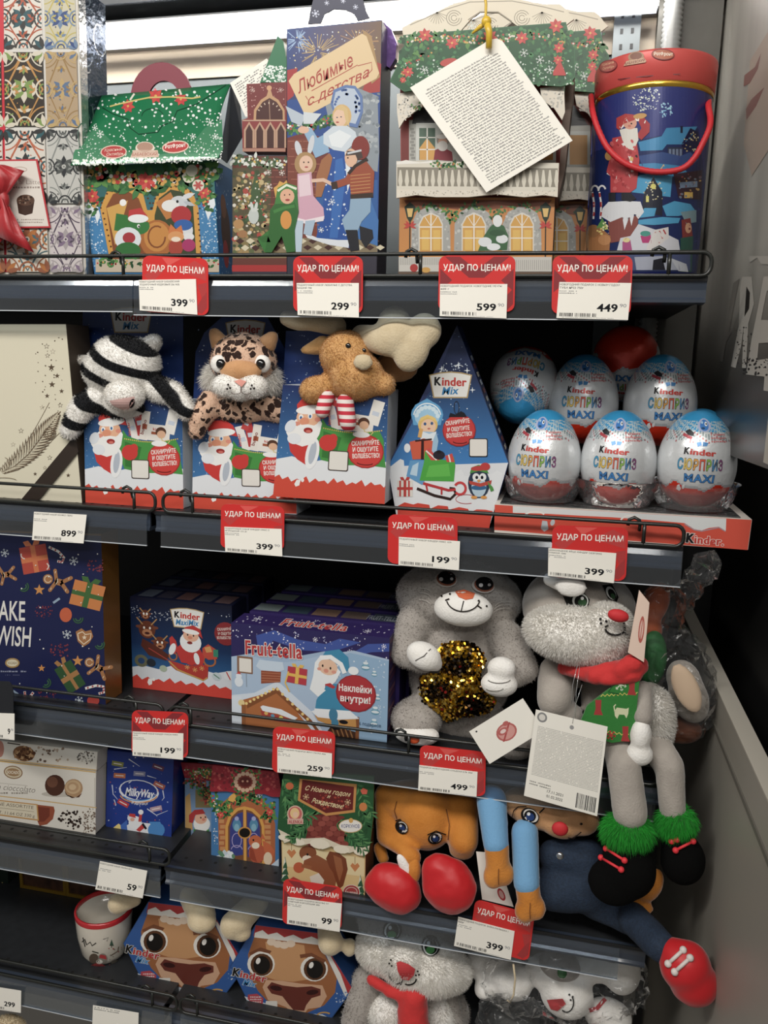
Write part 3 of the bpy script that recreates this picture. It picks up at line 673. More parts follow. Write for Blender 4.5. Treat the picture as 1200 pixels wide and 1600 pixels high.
# ================= patterned-tile box at the far left of the top shelf
Y0 = .04
t = thing('tile_print_box', at(60, 425, Y0), 'tall box printed with ornamental patchwork tiles and silver edge, far left of the top shelf', 'gift box')
fr = front_pts((0, 0, 1), [(-70, 427), (134, 424), (121, -25), (-70, -30)], Y0)
fr[0].z = fr[1].z = ZK[1]
carton('carton', fr, .064, mat('box_ivory', 'd9d3c6', .5), t)
A = Art(pmap((0, Y0, 0), (0, -1, 0)), k=.85)
A.poly([(-60, -20), (120, -20), (133, 425), (-60, 425)], 'd9d6cf')
rows = [(-18, 76), (82, 198), (204, 318), (324, 425)]
def tileart(A, c, st):
    (x0, y0), (x1, _), (_, y1), _ = c[0], c[1], c[2], c[3]
    def q(u, v):
        a = [c[0][i]*(1-u)+c[1][i]*u for i in (0, 1)]; b = [c[3][i]*(1-u)+c[2][i]*u for i in (0, 1)]; return (a[0]*(1-v)+b[0]*v, a[1]*(1-v)+b[1]*v)
    bg, m1, m2, m3 = st
    A.poly([q(0, 0), q(1, 0), q(1, 1), q(0, 1)], bg)
    w = abs(q(1, 0)[0]-q(0, 0)[0])
    A.line([q(.5, .02), q(.97, .5), q(.5, .98), q(.03, .5), q(.5, .02)], w*.05, m2)
    for u, v in ((.5, .5),):
        x, y = q(u, v)
        A.L += 1; l = A.L; [A.leaf(x, y, w*.36, w*.17, i*45, m1 if i % 2 else m3, l+i*.1) for i in range(8)]
        A.ell_(x, y, w*.07, w*.07, bg); A.ell_(x, y, w*.035, w*.035, m2)
    for u, v, a in ((0, 0, 45), (1, 0, 135), (1, 1, 225), (0, 1, 315)):
        x, y = q(u, v)
        A.L += 1; l = A.L; [A.leaf(x, y, w*.34, w*.13, a+d, m3 if d else m1, l+d*.01) for d in (-32, 0, 32)]
        A.arc(x, y, w*.42, w*.42*1.2, a-42, a+42, w*.035, m2, n=8)
    for u, v, a in ((.5, .2, 90), (.5, .8, -90), (.22, .5, 0), (.78, .5, 180)):
        x, y = q(u, v); A.L += 1; l = A.L; [A.leaf(x, y, w*.2, w*.09, a+d, (m1, m2, m3)[abs(d)//35 % 3], l+i*.1) for i, d in enumerate((-70, -35, 0, 35, 70))]; A.ell_(x, y, w*.045, w*.045, m2)
    for u, v, a in ((.0, .5, 0), (1, .5, 180), (.5, 0, 90), (.5, 1, -90)):
        x, y = q(u, v); A.arc(x, y, w*.2, w*.24, a-85, a+85, w*.045, m3, n=9); A.arc(x, y, w*.11, w*.13, a-85, a+85, w*.04, m1, n=9)
    for u, v, a in ((0, 0, 45), (1, 0, 135), (1, 1, 225), (0, 1, 315)):
        x, y = q(u, v); A.arc(x, y, w*.3, w*.36, a-42, a+42, w*.03, m3, n=8)
    A.dots(14, q(.1, .1)[0], q(.1, .1)[1], q(.9, .9)[0], q(.9, .9)[1], w*.02, w*.035, [m1, m2])
sty = [[('ded8cc', '2c5a63', 'b9552f', '3b3a38'), ('c9c2a4', '2d4a86', 'bfae48', '6a86a8')], [('3a322a', '7d9a48', 'c28a3c', 'd8cfbb'), ('b49a76', '5a7396', '9c7a42', 'c1a263')],
       [('d9d3c8', '2f6068', 'c0653f', '3a3838'), ('c3c3bd', '565a58', '8b8f8b', '34373a')], [('d6cdbd', 'b8702f', '4b6a72', '9a5b3c'), ('cfc6c6', '84708a', '564a5c', 'a9a0a2')]]
for r, (y0, y1) in enumerate(rows):
    for c in (-1, 0, 1):
        lx = lambda y, e: (-60, 2, 66, 119)[c+1+e]+(y/425)*(0, 8, 13, 13)[c+1+e]+(3 if e == 0 and c > -1 else -1)
        tileart(A, [(lx(y0, 0), y0), (lx(y0, 1), y0), (lx(y1, 1), y1), (lx(y1, 0), y1)], sty[r][max(c, 0)])
show(A, 'tile_print', t)
# right side with mirror foil
a, b = fr[1], fr[2]; d = Vector((0, .064, 0))
B = Art(lambda x, y, o: (a*(y/100)+b*(1-y/100))+d*(x/20)+Vector((.0007+o, 0, 0)), k=.9)
B.rect(0, 0, 20, 100, '3d4d63'); 
for i in range(26): B.arc(random.uniform(0, 20), random.uniform(0, 100), random.uniform(2, 6), random.uniform(2, 6), 0, random.uniform(120, 330), .5, random.choice(['c9d2da', '8fa0b0', '1f2c42']), B.L+1+i*.1, 8)
B.L += 5; B.rect(0, 0, 5, 100, 'c8ccd0')
show(B, 'foil_side', t, mat('mirror_foil', rough=.18, metal=.75, attr=True, bump=.5, bscale=90))
# red ribbon band, bow and booklet
cl = mat('ribbon_red_satin', 'a3262c', .42, sheen=.3, bump=.12, bscale=300)
rb = thing('ribbon_bow', at(8, 300, Y0-.005), 'dark red satin ribbon with hanging bow tails wrapped around the tile box', 'ribbon')
obj('ribbon_band', MB().prism(front_pts((0, 0, 1), [(-40, -20), (5, -20), (7, 160), (11, 300), (26, 425), (-40, 425)], Y0-.0008), (0, -1, 0), .0006), mat('ribbon_band_red', 'bb2f3c', .4), rb)
def cloth(name, pts, Y, bulge, m, parent, z=(0, 0, 1), th=.0012, nx=8):
    """a strip of cloth: left and right edges given as picture points, bowed towards the viewer"""
    Lp, Rp = pts; n = len(Lp); vs = []
    for i in range(n):
        for j in range(nx+1):
            t_ = j/nx; x = Lp[i][0]*(1-t_)+Rp[i][0]*t_; y = Lp[i][1]*(1-t_)+Rp[i][1]*t_
            (x, y), = W(z, [(x, y)]); vs.append(at(x, y, Y-bulge*math.sin(math.pi*t_)+.0035*math.sin(t_*9+i*1.3)*(bulge/.01)))
    m_ = len(vs); vs += [v+Vector((0, th, 0)) for v in vs]; g = lambda i, j: i*(nx+1)+j; fs = []
    for i in range(n-1):
        for j in range(nx): fs += [(g(i, j), g(i, j+1), g(i+1, j+1), g(i+1, j)), (m_+g(i, j), m_+g(i+1, j), m_+g(i+1, j+1), m_+g(i, j+1))]
    for i in range(n-1): fs += [(g(i, 0), g(i+1, 0), m_+g(i+1, 0), m_+g(i, 0)), (g(i, nx), m_+g(i, nx), m_+g(i+1, nx), g(i+1, nx))]
    for j in range(nx): fs += [(g(0, j), m_+g(0, j), m_+g(0, j+1), g(0, j+1)), (g(n-1, j), g(n-1, j+1), m_+g(n-1, j+1), m_+g(n-1, j))]
    mb = MB().add(vs, fs, None, True); return obj(name, mb, m, parent)
cloth('bow_loop', ([(-60, 770), (-60, 900), (-40, 980)], [(20, 772), (112, 800), (20, 930)]), Y0-.015, .012, cl, rb, Za)
cloth('bow_tail', ([(-10, 930), (-30, 1040), (-30, 1100)], [(25, 930), (110, 1100), (158, 1184)]), Y0-.018, .010, cl, rb, Za)
cloth('bow_tail', ([(-60, 960), (-60, 1060), (-60, 1190)], [(15, 950), (30, 1020), (60, 1080)]), Y0-.014, .010, cl, rb, Za)
obj('bow_knot', MB().ell(at(2, 312, Y0-.02), (.012, .008, .016)), cl, rb)
lc = thing('praline_booklet', at(50, 350, Y0-.006), 'white card with red edge showing a chocolate praline, tucked under the ribbon', 'card')
cut('card', [(-30, 748), (175, 746), (236, 1068), (50, 1070), (-30, 1000)], Y0-.006, .0012, mat('card_red_edge', 'b03038', .5), lc, Za)
A = Art(pmap((0, Y0-.006, 0), (0, -1, 0)), Za, k=.9)
A.poly([(-28, 756), (168, 754), (228, 1060), (56, 1062), (-28, 996)], 'ddd5cb'); A.T('ento al Latte', 20, 862, 188, 864, 22, '8a7a70', -.01); A.fine(45, 872, 190, 890, 1, '9a8c82'); A.fine(80, 1025, 205, 1050, 2, 'a09288')
A.poly([(78, 940), (162, 940), (152, 1000), (118, 1010), (88, 1000)], '3f2a20'); A.ell_(120, 938, 42, 26, '5b3f30'); A.dots(30, 90, 920, 150, 955, 3, 6, ['3a261c', '8a7260', '2c1c14']); A.ell_(92, 795, 36, 14, 'b9a99b'); A.ell_(92, 795, 32, 10, 'ddd5cb')
show(A, 'card_print', lc)

# ================= green-roofed house gift box
Yh = .05
t = thing('green_roof_house_box', at(240, 427, Yh), 'house-shaped gift box with snowy green roof and two golden arch windows', 'gift box')
card = mat('raw_card_inside', '3a3f45', .7)
cf = front_pts(Za, [(445, 1278), (1032, 1278), (1000, 748), (368, 780)], Yh); cf[0].z = cf[1].z = ZK[1]
carton('carton', cf, .075, mat('carton_blue_side', '2a6390', .45), t)
A = Art(pmap((0, Yh, 0), (0, -1, 0)), Za, k=.82)
A.poly([(370, 784), (1000, 750), (1028, 1276), (445, 1276)], [lin('2d6a4b'), lin('3a7a50'), lin('2570ac'), lin('2570ac')])
A.poly([(395, 905), (470, 960), (520, 1276), (447, 1276)], '3887c0'); A.poly([(920, 960), (1005, 900), (1026, 1276), (945, 1276)], '3a86bd')
A.dots(160, 390, 980, 520, 1270, 2, 5, ['dfeaf4', 'a6cbe6'], lambda x, y: x < 470+(y-980)*.15 and x > 405+(y-980)*.12); A.dots(140, 945, 960, 1020, 1270, 2, 5, ['dfeaf4', 'a6cbe6'])
A.poly([(395, 930), (440, 900), (470, 1010), (455, 1050), (440, 985), (420, 1030)], 'e6eef4'); A.poly([(945, 920), (1000, 900), (1010, 960), (975, 1030), (960, 980)], 'e6eef4')
# arches
A.poly([(470, 980), (500, 900), (560, 862), (625, 860), (670, 905), (690, 985), (715, 985), (735, 905), (790, 860), (850, 862), (905, 905), (930, 975), (948, 1276), (525, 1276)], 'd99b28')
A.poly([(498, 970), (530, 910), (590, 890), (650, 930), (680, 1010), (700, 1276), (545, 1276)], '8a4a20'); A.poly([(725, 1010), (745, 930), (800, 888), (860, 900), (905, 960), (925, 1276), (720, 1276)], '3e4a2c')
A.L += 1
for cx, r0 in ((590, 118), (825, 112)):
    for i in range(15):
        a = math.radians(185+i*12.2); A.ell_(cx+r0*math.cos(a), 985+r0*.98*math.sin(a), 5, 5, '5a3410', 0, 6, A.L)
A.L += 1
for i in range(9): A.ell_(484+i*6, 1000+i*26, 5, 5, '5a3410', 0, 6, A.L); A.ell_(928+i*2, 1000+i*26, 5, 5, '5a3410', 0, 6, A.L)
A.poly([(500, 975), (600, 940), (560, 1080), (540, 1150)], 'd9a43a'); A.ell_(735, 1120, 80, 90, 'b5691f'); A.ell_(735, 1110, 60, 70, 'd08a2c'); A.arc(735, 1110, 40, 50, 0, 300, 8, '8a4a1a'); A.poly([(730, 950), (800, 900), (850, 1000), (780, 1030)], 'c47a2a')
# little dragon in a bobble hat, hare and fox cub
A.poly([(535, 1080), (545, 1000), (600, 1010), (610, 1090)], '2f7a34'); A.ell_(650, 1060, 52, 40, '2f7d38'); A.ell_(600, 1120, 62, 55, 'dfe6ec'); A.ell_(605, 1115, 30, 26, 'b02a38'); A.ell_(600, 1175, 60, 40, '2b7434')
A.poly([(600, 1030), (605, 985), (660, 975), (690, 1010), (692, 1040)], 'c92f2f'); A.ell_(648, 1025, 48, 20, 'eef1f2'); A.ell_(577, 950, 16, 16, 'f4f4f2'); A.ell_(650, 1060, 7, 9, 'f4f4f2'); A.ell_(652, 1062, 4, 5, '15181a')
A.ell_(840, 950, 42, 32, 'cdd3d8'); A.leaf(850, 930, 70, 26, -20, 'd8dce0'); A.leaf(860, 945, 60, 20, 20, 'b9c1c9'); A.ell_(800, 965, 42, 28, 'e8e8e6'); A.ell_(832, 945, 6, 7, '1a1a1c'); A.ell_(850, 1010, 48, 45, 'b9272c'); A.ell_(875, 1080, 30, 40, 'dcdfe2'); A.ell_(860, 1055, 44, 26, '2c66b4'); A.ell_(885, 1110, 26, 18, 'e4e6e8')
A.poly([(790, 1090), (800, 1050), (825, 1075), (850, 1055), (860, 1095), (830, 1130)], 'd9782c'); A.ell_(825, 1110, 38, 26, 'e29a52'); A.ell_(825, 1160, 34, 40, 'b3402c'); A.ell_(825, 1122, 22, 12, 'f2e2cc'); A.ell_(885, 1150, 32, 30, 'b42c6c')
garland(A, [(385, 800), (520, 830), (690, 860), (850, 830), (995, 800)], 62, 260, berry=('c8302c', 'd9a23a', 'e8e2d6'), bd=.55)
garland(A, [(400, 820), (440, 930), (440, 970)], 36, 60); garland(A, [(960, 820), (965, 900), (965, 960)], 38, 70)
poinsettia(A, 685, 850, 45); poinsettia(A, 435, 920, 34); poinsettia(A, 955, 905, 30); poinsettia(A, 390, 800, 22)
for x, y, c in ((885, 830, '6f9a48'), (930, 870, 'c4504a'), (900, 800, 'd8d8c0')):
    A.ell_(x, y, 28, 28, 'ded9c4'); [A.leaf(x, y, 26, 12, i*60, c) for i in range(6)]
A.rect(450, 1215, 1028, 1276, 'c9b9a0'); garland(A, [(460, 1225), (600, 1230), (1020, 1225)], 28, 70)
show(A, 'front_print', t)
S = Art(lambda x, y, o: (cf[1]*y+cf[2]*(1-y))+Vector((.0008+o, .075*x, 0)), k=.9)
S.rect(0, 0, 1, 1, '2a6ba6'); S.dots(60, .05, .05, .95, .95, .006, .014, 'cfe2f0'); S.ell_(.35, .55, .2, .22, '5a3620'); S.ell_(.3, .75, .12, .12, 'b3302c'); S.ell_(.3, .35, .12, .1, '8a5228')
show(S, 'side_print', t)
# curved roof sheet
TL, TR, BR, BL = (150, 150), (360, 131), (343, 246), (110, 258)
def roofpt(x, y, o):
    # u along, v down the slope found from the picture position
    u = min(1, max(0, (x-TL[0])/(TR[0]-TL[0])));
    for _ in range(3):
        yt = TL[1]*(1-u)+TR[1]*u; yb = BL[1]*(1-u)+BR[1]*u; v = min(1.02, max(-.02, (y-yt)/(yb-yt))); xl = TL[0]+(BL[0]-TL[0])*max(v, 0)**1.15; xr_ = TR[0]+(BR[0]-TR[0])*max(v, 0)-10*math.sin(math.pi*min(1, max(0, v))); u = (x-xl)/(xr_-xl)
    Yv = Yh-.022+.062*(1-min(1, max(v, 0)))**1.25
    return at(x, y, Yv)+Vector((0, -.7, .7))*o
def grid_uv(nu, nv):
    vs = []
    for j in range(nv+1):
        v = j/nv; xl = TL[0]+(BL[0]-TL[0])*v**1.15; xr_ = TR[0]+(BR[0]-TR[0])*v-10*math.sin(math.pi*v)
        for i in range(nu+1): u = i/nu; x = xl+(xr_-xl)*u; yt = TL[1]*(1-u)+TR[1]*u; yb = BL[1]*(1-u)+BR[1]*u; vs.append(roofpt(x, yt+(yb-yt)*v, 0))
    return vs
nu, nv = 16, 16; vs = grid_uv(nu, nv); m_ = len(vs); vs += [v+Vector((0, .0012, -.001)) for v in vs]; g = lambda i, j: j*(nu+1)+i; fs = []
for j in range(nv):
    for i in range(nu): fs += [(g(i, j), g(i+1, j), g(i+1, j+1), g(i, j+1)), (m_+g(i, j), m_+g(i, j+1), m_+g(i+1, j+1), m_+g(i+1, j))]
    fs += [(g(0, j), g(0, j+1), m_+g(0, j+1), m_+g(0, j)), (g(nu, j), m_+g(nu, j), m_+g(nu, j+1), g(nu, j+1))]
for i in range(nu): fs += [(g(i, nv), g(i+1, nv), m_+g(i+1, nv), m_+g(i, nv)), (g(i, 0), m_+g(i, 0), m_+g(i+1, 0), g(i+1, 0))]
roof = obj('roof', MB().add(vs, fs, None, True), mat('roof_green_card', '1f6b46', .3, coat=.4), t)
A = Art(roofpt, Za, strip=5, k=.9)
A.L = 14; A.poly([(345, 720), (380, 640), (460, 600), (560, 700), (700, 735), (880, 700), (960, 600), (1040, 560), (1046, 700), (1020, 738), (700, 762), (340, 772)], '3b8a60')
inr = lambda x, y: (x-.0) > 350+(770-y)*.33 and x < 1045
A.dots(700, 345, 560, 1045, 765, 1.5, 5, ['eef4f0', 'd5e6da'], lambda x, y: inr(x, y) and random.random() < ((y-540)/230)**1.5+.25*(abs(x-700) > 230))
A.dots(110, 440, 420, 1045, 600, 3, 8, 'eef4f0', inr)
for x, y, r in ((390, 640, 22), (470, 628, 18), (985, 575, 20), (1010, 640, 16), (445, 600, 14), (905, 640, 15)): A.flake(x, y, r, 'f2f6f2', 2.4)
A.dots(420, 335, 738, 1035, 775, 3, 8, 'e8efe6', lambda x, y: abs(y-(766-(x-335)*.045)) < 13)  # glare sparkle along the eave, painted as pale dots
for x, y, r, n in ((600, 498, 34, 0), (730, 450, 38, 0), (848, 466, 32, 0)): poinsettia(A, x, y, r, 'cf3a44')
A.line([(515, 500), (560, 488), (640, 470), (700, 458), (800, 455), (900, 462), (940, 455)], 7, 'd8c66a'); A.line([(610, 470), (630, 440)], 9, 'ece6d4'); A.line([(840, 420), (850, 445)], 9, 'ece6d4')
A.line([(480, 505), (530, 535), (600, 560), (610, 600), (650, 630), (740, 620), (760, 590), (810, 570), (830, 520), (920, 490), (1060, 400)], 4, '123f2b'); A.arc(715, 545, 50, 35, 180, 350, 3, '154a32')
zig = [(500+i*10, 568+(i % 2)*12) for i in range(46)]; A.line(zig, 3, '2f8a5c')
A.ell_(533, 713, 62, 32, 'e8c9b4', -2); A.ell_(533, 713, 57, 27, 'bf3a3a', -2); A.T('Красный', 490, 712, 575, 706, 14, 'f0d9c4', .0, .3); A.T('Октябрь', 500, 732, 580, 727, 14, 'f0d9c4', .0, .3)
A.ell_(680, 695, 45, 30, 'e9dccb'); A.ell_(680, 690, 38, 22, 'b9907a'); A.poly([(612, 740), (625, 705), (740, 705), (745, 738)], 'd9b9a4'); A.T('БАБАЕВСКИЙ', 620, 732, 738, 730, 14, 'a8503f', .01)
A.ell_(823, 690, 64, 30, 'e8c9b4', -6); A.ell_(823, 690, 58, 24, 'c43838', -6); A.T('РотФронт', 775, 698, 872, 688, 18, 'f6eee2', .03)
show(A, 'roof_print', t, PG)
# dark inside of the right gable and its flap
P = [at(x, y, Y) for x, y, Y in ((360, 132, Yh+.04), (343, 246, Yh-.02), (354, 255, Yh+.05), (378, 214, Yh+.075), (374, 150, Yh+.075))]
obj('gable_flap', MB().prism(P, (-.8, -.6, 0), .001), mat('flap_inside_dark', '2c3440', .6), t)
ring = [(205+0, 150)]
cx, cy = 252, 152; out = [(cx-48*math.cos(math.radians(a)), cy-55*math.sin(math.radians(a))) for a in range(-5, 176, 12)]; inn = [(cx+4-24*math.cos(math.radians(a)), cy+2-28*math.sin(math.radians(a))) for a in range(175, -10, -12)]
cut('handle', out+inn, Yh+.045, .0035, mat('handle_maroon', '7d2f3e', .5), t)

# ================= tower and snow maiden box
Ym = .045
t = thing('tower_picture_box', at(480, 426, Ym), 'tall blue snow maiden picture box with a small green spired tower on its left', 'gift box')
mcard = mat('box_dark_edge', '2c2a38', .45)
c1 = front_pts(Zb, [(348, 1360), (795, 1362), (822, 98), (345, 145)], Ym); c1[0].z = c1[1].z = ZK[1]
carton('carton', c1, .055, mcard, t)
c2 = front_pts(Zb, [(72, 1362), (347, 1362), (345, 775), (72, 775)], Ym+.003); c2[0].z = c2[1].z = ZK[1]
carton('side_wing', c2, .05, mcard, t)
cut('tower', [(145, 420), (345, 410), (345, 600), (340, 760), (125, 755), (122, 600), (150, 590)], Ym+.012, .02, mat('tower_brick_card', '7d2b2b', .45), t, Zb)
sp = cut('spire', [(300, 180), (328, 205), (345, 300), (345, 412), (212, 412)], Ym+.016, .014, mat('spire_green_card', '1f6a45', .4), t, Zb)
A = Art(pmap((0, Ym+.012, 0), (0, -1, 0)), Zb, k=.85)
A.poly([(150, 422), (340, 414), (335, 598), (155, 592)], '7f2c2c'); A.dots(50, 152, 425, 335, 590, 2, 4, 'd9a9a0'); A.flake(175, 450, 12, 'e4c4ba', 2); A.flake(315, 450, 12, 'e4c4ba', 2)
A.poly([(180, 600), (182, 550), (215, 500), (245, 480), (260, 430), (275, 480), (305, 500), (335, 550), (336, 600)], 'c99a6a'); A.poly([(192, 598), (194, 555), (225, 510), (260, 490), (295, 510), (325, 555), (326, 598)], '4f2420'); A.ell_(258, 440, 13, 13, 'd9a070'); A.line([(258, 500), (262, 598)], 4, 'a9826a')
for i in range(7): a = math.radians(200+i*23); A.line([(258+50*math.cos(a), 570+50*math.sin(a)), (258+60*math.cos(a), 570+60*math.sin(a))], 5, 'd8c0a8')
A.rect(125, 600, 340, 606, 'c9a288')
for i in range(4):
    x = 132+i*53; A.poly([(x, 740), (x, 650), (x+26, 608), (x+52, 650), (x+52, 740)], 'c49a7c'); A.poly([(x+9, 740), (x+9, 655), (x+26, 622), (x+43, 655), (x+43, 740)], '4c2722')
A.rect(125, 742, 340, 758, 'b5806a')
show(A, 'tower_print', t)
A = Art(pmap((0, Ym+.016, 0), (0, -1, 0)), Zb); A.flake(265, 350, 26, 'dfeae4', 4); A.dots(120, 225, 330, 340, 410, 2, 6, 'e4efe8', lambda x, y: x > 212+(410-y)*.4); A.flake(315, 385, 22, 'dfeae4', 4)
show(A, 'spire_print', t)
A = Art(pmap((0, Ym, 0), (0, -1, 0)), Zb, k=.85)
G = [lin('2b4c92'), lin('7a5c46'), lin('8a6a4a'), lin('2e3f78')]
A.poly([(347, 147), (820, 102), (800, 1272), (350, 1272)], '26509a', 1)
A.poly([(348, 150), (820, 104), (812, 460), (352, 500)], G, 2)
A.L = 3
for cx, cy, r, c in ((500, 260, 120, 'c9a860'), (700, 210, 110, 'b98a52'), (400, 200, 70, '9fc0e8'), (620, 330, 90, 'd0b070')):
    for i in range(34): a = random.uniform(0, 6.28); rr_ = r*random.uniform(.5, 1); A.line([(max(352, min(810, cx+.25*rr_*math.cos(a))), max(165, cy+.25*rr_*math.sin(a))), (max(352, min(810, cx+rr_*math.cos(a))), max(150, cy+rr_*math.sin(a)))], 3, c, 3+i*.02)
A.L = 5; A.dots(120, 355, 155, 810, 480, 2, 5, ['d8e4f4', 'e8d9a0'])
A.poly([(348, 350), (400, 340), (380, 480), (348, 505)], 'b0282c'); A.poly([(770, 300), (818, 320), (812, 460), (720, 470)], 'b0302c')
A.poly([(540, 530), (560, 470), (700, 440), (800, 480), (808, 760), (800, 860), (600, 800)], '8f9aa4'); A.dots(60, 700, 460, 806, 760, 6, 18, ['a9b2b8', '7b868f', 'b9c0c4'])
A.poly([(348, 690), (440, 660), (560, 700), (600, 900), (600, 1200), (350, 1200)], '7c342c')
A.rect(350, 900, 800, 1200, '2a62a8'); A.poly([(350, 700), (480, 690), (500, 1190), (350, 1190)], '84402f')
A.L += 1
for i in range(12):
    for j in range(4): A.rect(352+j*38+(i % 2)*15, 705+i*38, 384+j*38+(i % 2)*15, 708+i*38, 'b06a52', A.L)
garland(A, [(352, 640), (450, 640), (520, 610), (585, 600)], 34, 90, berry=('d23a34', 'e8e2dc'))
# label plate with lettering
A.poly([(725, 148), (770, 180), (812, 385), (770, 420)], 'b08a50'); A.poly([(355, 405), (382, 370), (722, 168), (745, 182), (808, 365), (795, 392), (455, 575), (435, 572)], 'e6c894')
A.T('Любимые', 405, 470, 690, 322, 62, 'b5382c', .012, .55); A.T('с детства', 455, 530, 770, 376, 46, 'b5382c', .01, .55); A.line([(470, 455), (700, 325)], 4, 'b5382c'); A.line([(440, 480), (465, 520), (640, 440)], 4, 'b5382c'); A.line([(700, 330), (770, 312), (772, 350), (735, 390)], 4, 'b5382c')
# checkered floor
A.rect(350, 1190, 800, 1268, '8a7a5c')
for i in range(9):
    for j in range(2): x = 350+i*52+(j % 2)*26; A.poly([(x, 1205+j*32), (x+22, 1192+j*32), (x+44, 1205+j*32), (x+22, 1220+j*32)], 'd9cfae' if (i+j) % 2 else '4c2c28')
# snow maiden
A.poly([(555, 745), (640, 740), (672, 900), (655, 1060), (660, 1240), (490, 1200), (520, 1080), (540, 900)], '1f55a8'); A.poly([(590, 800), (625, 790), (640, 900), (600, 1190), (560, 1190)], '2f6fc0')
A.poly([(430, 1160), (500, 1190), (600, 1200), (660, 1200), (655, 1240), (560, 1225), (450, 1190)], 'dfe6ee'); A.poly([(640, 740), (670, 790), (690, 1190), (800, 1230), (805, 1100), (730, 900)], '3a77bd'); A.poly([(635, 750), (658, 780), (668, 900), (650, 960)], 'e3ebf2')
A.dots(40, 540, 780, 660, 1180, 3, 7, 'dfeaf6'); A.flake(572, 1010, 17, 'eaf2fa', 3); A.flake(518, 1150, 14, 'eaf2fa', 3)
A.poly([(420, 640), (470, 640), (500, 690), (540, 670), (560, 760), (490, 790), (460, 720)], '8fb6d8'); A.ell_(430, 650, 28, 18, 'e6b79a'); A.poly([(580, 450), (640, 425), (690, 430), (725, 480), (728, 560), (700, 640), (600, 620), (565, 520)], '5f7fb8'); A.poly([(590, 462), (645, 440), (685, 445), (712, 490), (714, 560), (690, 620), (600, 600), (578, 520)], 'b9c8dc')
A.L += 1
for i in range(24): a = random.uniform(3.3, 6.6); r_ = random.choice((60, 78)); A.ell_(640+r_*math.cos(a)*.9, 540+r_*math.sin(a)*1.15, 7, 7, '4668a8', 0, 7, A.L)
A.ell_(622, 580, 48, 58, 'd9b26a'); A.ell_(612, 590, 34, 44, 'ecc4a4'); A.ell_(598, 588, 4, 3, '2a3c5a'); A.ell_(618, 585, 4, 3, '2a3c5a'); A.ell_(600, 612, 8, 4, 'b84a48'); A.poly([(590, 545), (620, 525), (650, 545), (660, 640), (640, 600), (630, 555)], 'dcbc7a')
A.poly([(530, 670), (580, 630), (650, 630), (690, 660), (700, 700), (640, 760), (580, 750), (530, 720)], 'cfdbe6'); A.poly([(555, 680), (610, 650), (670, 680), (620, 740), (570, 730)], 'e6edf2'); A.poly([(340, 530), (400, 560), (440, 580), (420, 630), (370, 610)], 'b8c6d4'); A.poly([(430, 560), (520, 570), (480, 620), (430, 620)], 'd2dbe2')
A.poly([(495, 880), (520, 800), (560, 765), (575, 790), (560, 860), (520, 985), (490, 985)], 'a86a3c')
# girl in bunny ears
A.ell_(405, 745, 16, 42, 'cfd4dc', -15); A.ell_(468, 725, 14, 50, 'cfd4dc', 12); A.ell_(440, 820, 55, 60, 'b08a55'); A.ell_(443, 818, 34, 40, 'e9bfa4'); A.ell_(432, 812, 4, 4, '2a2420'); A.ell_(455, 812, 4, 4, '2a2420'); A.ell_(445, 836, 9, 4, 'b44a4a')
A.poly([(400, 870), (470, 860), (480, 980), (530, 1040), (535, 1095), (440, 1110), (385, 1090), (400, 980)], 'd9a6bc'); A.poly([(405, 880), (460, 870), (470, 975), (410, 985)], 'ead0da'); A.poly([(385, 1085), (440, 1100), (535, 1080), (530, 1105), (440, 1120), (388, 1102)], 'efe2e8'); A.poly([(380, 1100), (430, 1105), (420, 1260), (392, 1260)], 'b9cfe0'); A.poly([(440, 1105), (490, 1100), (470, 1180), (430, 1170)], 'a9c2d8')
A.line([(470, 905), (530, 900), (590, 930)], 18, 'e4bda4')
# hussar boy
A.ell_(715, 740, 45, 60, '8a2a20'); A.ell_(668, 790, 32, 46, 'e5b694'); A.poly([(640, 780), (650, 755), (720, 760), (728, 790), (700, 800), (690, 775)], '4a3a34'); A.line([(650, 768), (720, 752)], 10, 'c9ced4'); A.ell_(652, 790, 4, 4, '221a18')
A.poly([(660, 850), (740, 800), (785, 860), (778, 980), (670, 985), (660, 920), (590, 945), (580, 910), (640, 890)], 'a34a28'); A.L += 1
for i in range(6): A.line([(665, 880+i*17), (765, 870+i*17)], 4, 'c98a4a', A.L)
A.line([(665, 985), (778, 975)], 24, '3f2c22'); A.line([(600, 925), (570, 930)], 36, '3f2c22'); A.line([(655, 870), (690, 830), (750, 795)], 16, '33241e')
A.poly([(665, 995), (768, 990), (765, 1060), (720, 1110), (700, 1160), (640, 1160), (622, 1100), (660, 1050)], '8fb0cc'); A.poly([(640, 1150), (700, 1150), (710, 1250), (665, 1258)], '25262e'); A.poly([(710, 1130), (775, 1150), (780, 1190), (740, 1240), (715, 1200)], '25262e')
show(A, 'front_print', t)
# wing picture with the child in a dragon costume (runs across both boards)
A = Art(pmap((0, Ym+.003, 0), (0, -1, 0)), Zb, k=.85)
A.rect(75, 780, 345, 1355, '6e3a30', 1); A.rect(75, 1190, 345, 1290, '8d7b58'); A.poly([(75, 840), (270, 840), (260, 1190), (75, 1190)], '5a5238'); A.rect(72, 1325, 345, 1358, 'b22a2a'); A.L += 1
for i in range(10):
    for j in range(3): A.rect(240+j*36+(i % 2)*14, 850+i*34, 268+j*36+(i % 2)*14, 853+i*34, 'a85a48', A.L)
A.dots(260, 80, 860, 255, 1280, 5, 16, ['8a7a48', '5f6a40', 'a88a50', '3c5030', 'c7b078', 'd8d2c4', 'b04436']); fig_tree(A, 190, 1100, 110, 240, '46603a', None); A.dots(30, 150, 900, 230, 1080, 4, 7, ['d8b04a', 'c8403a', 'e8e4d8'])
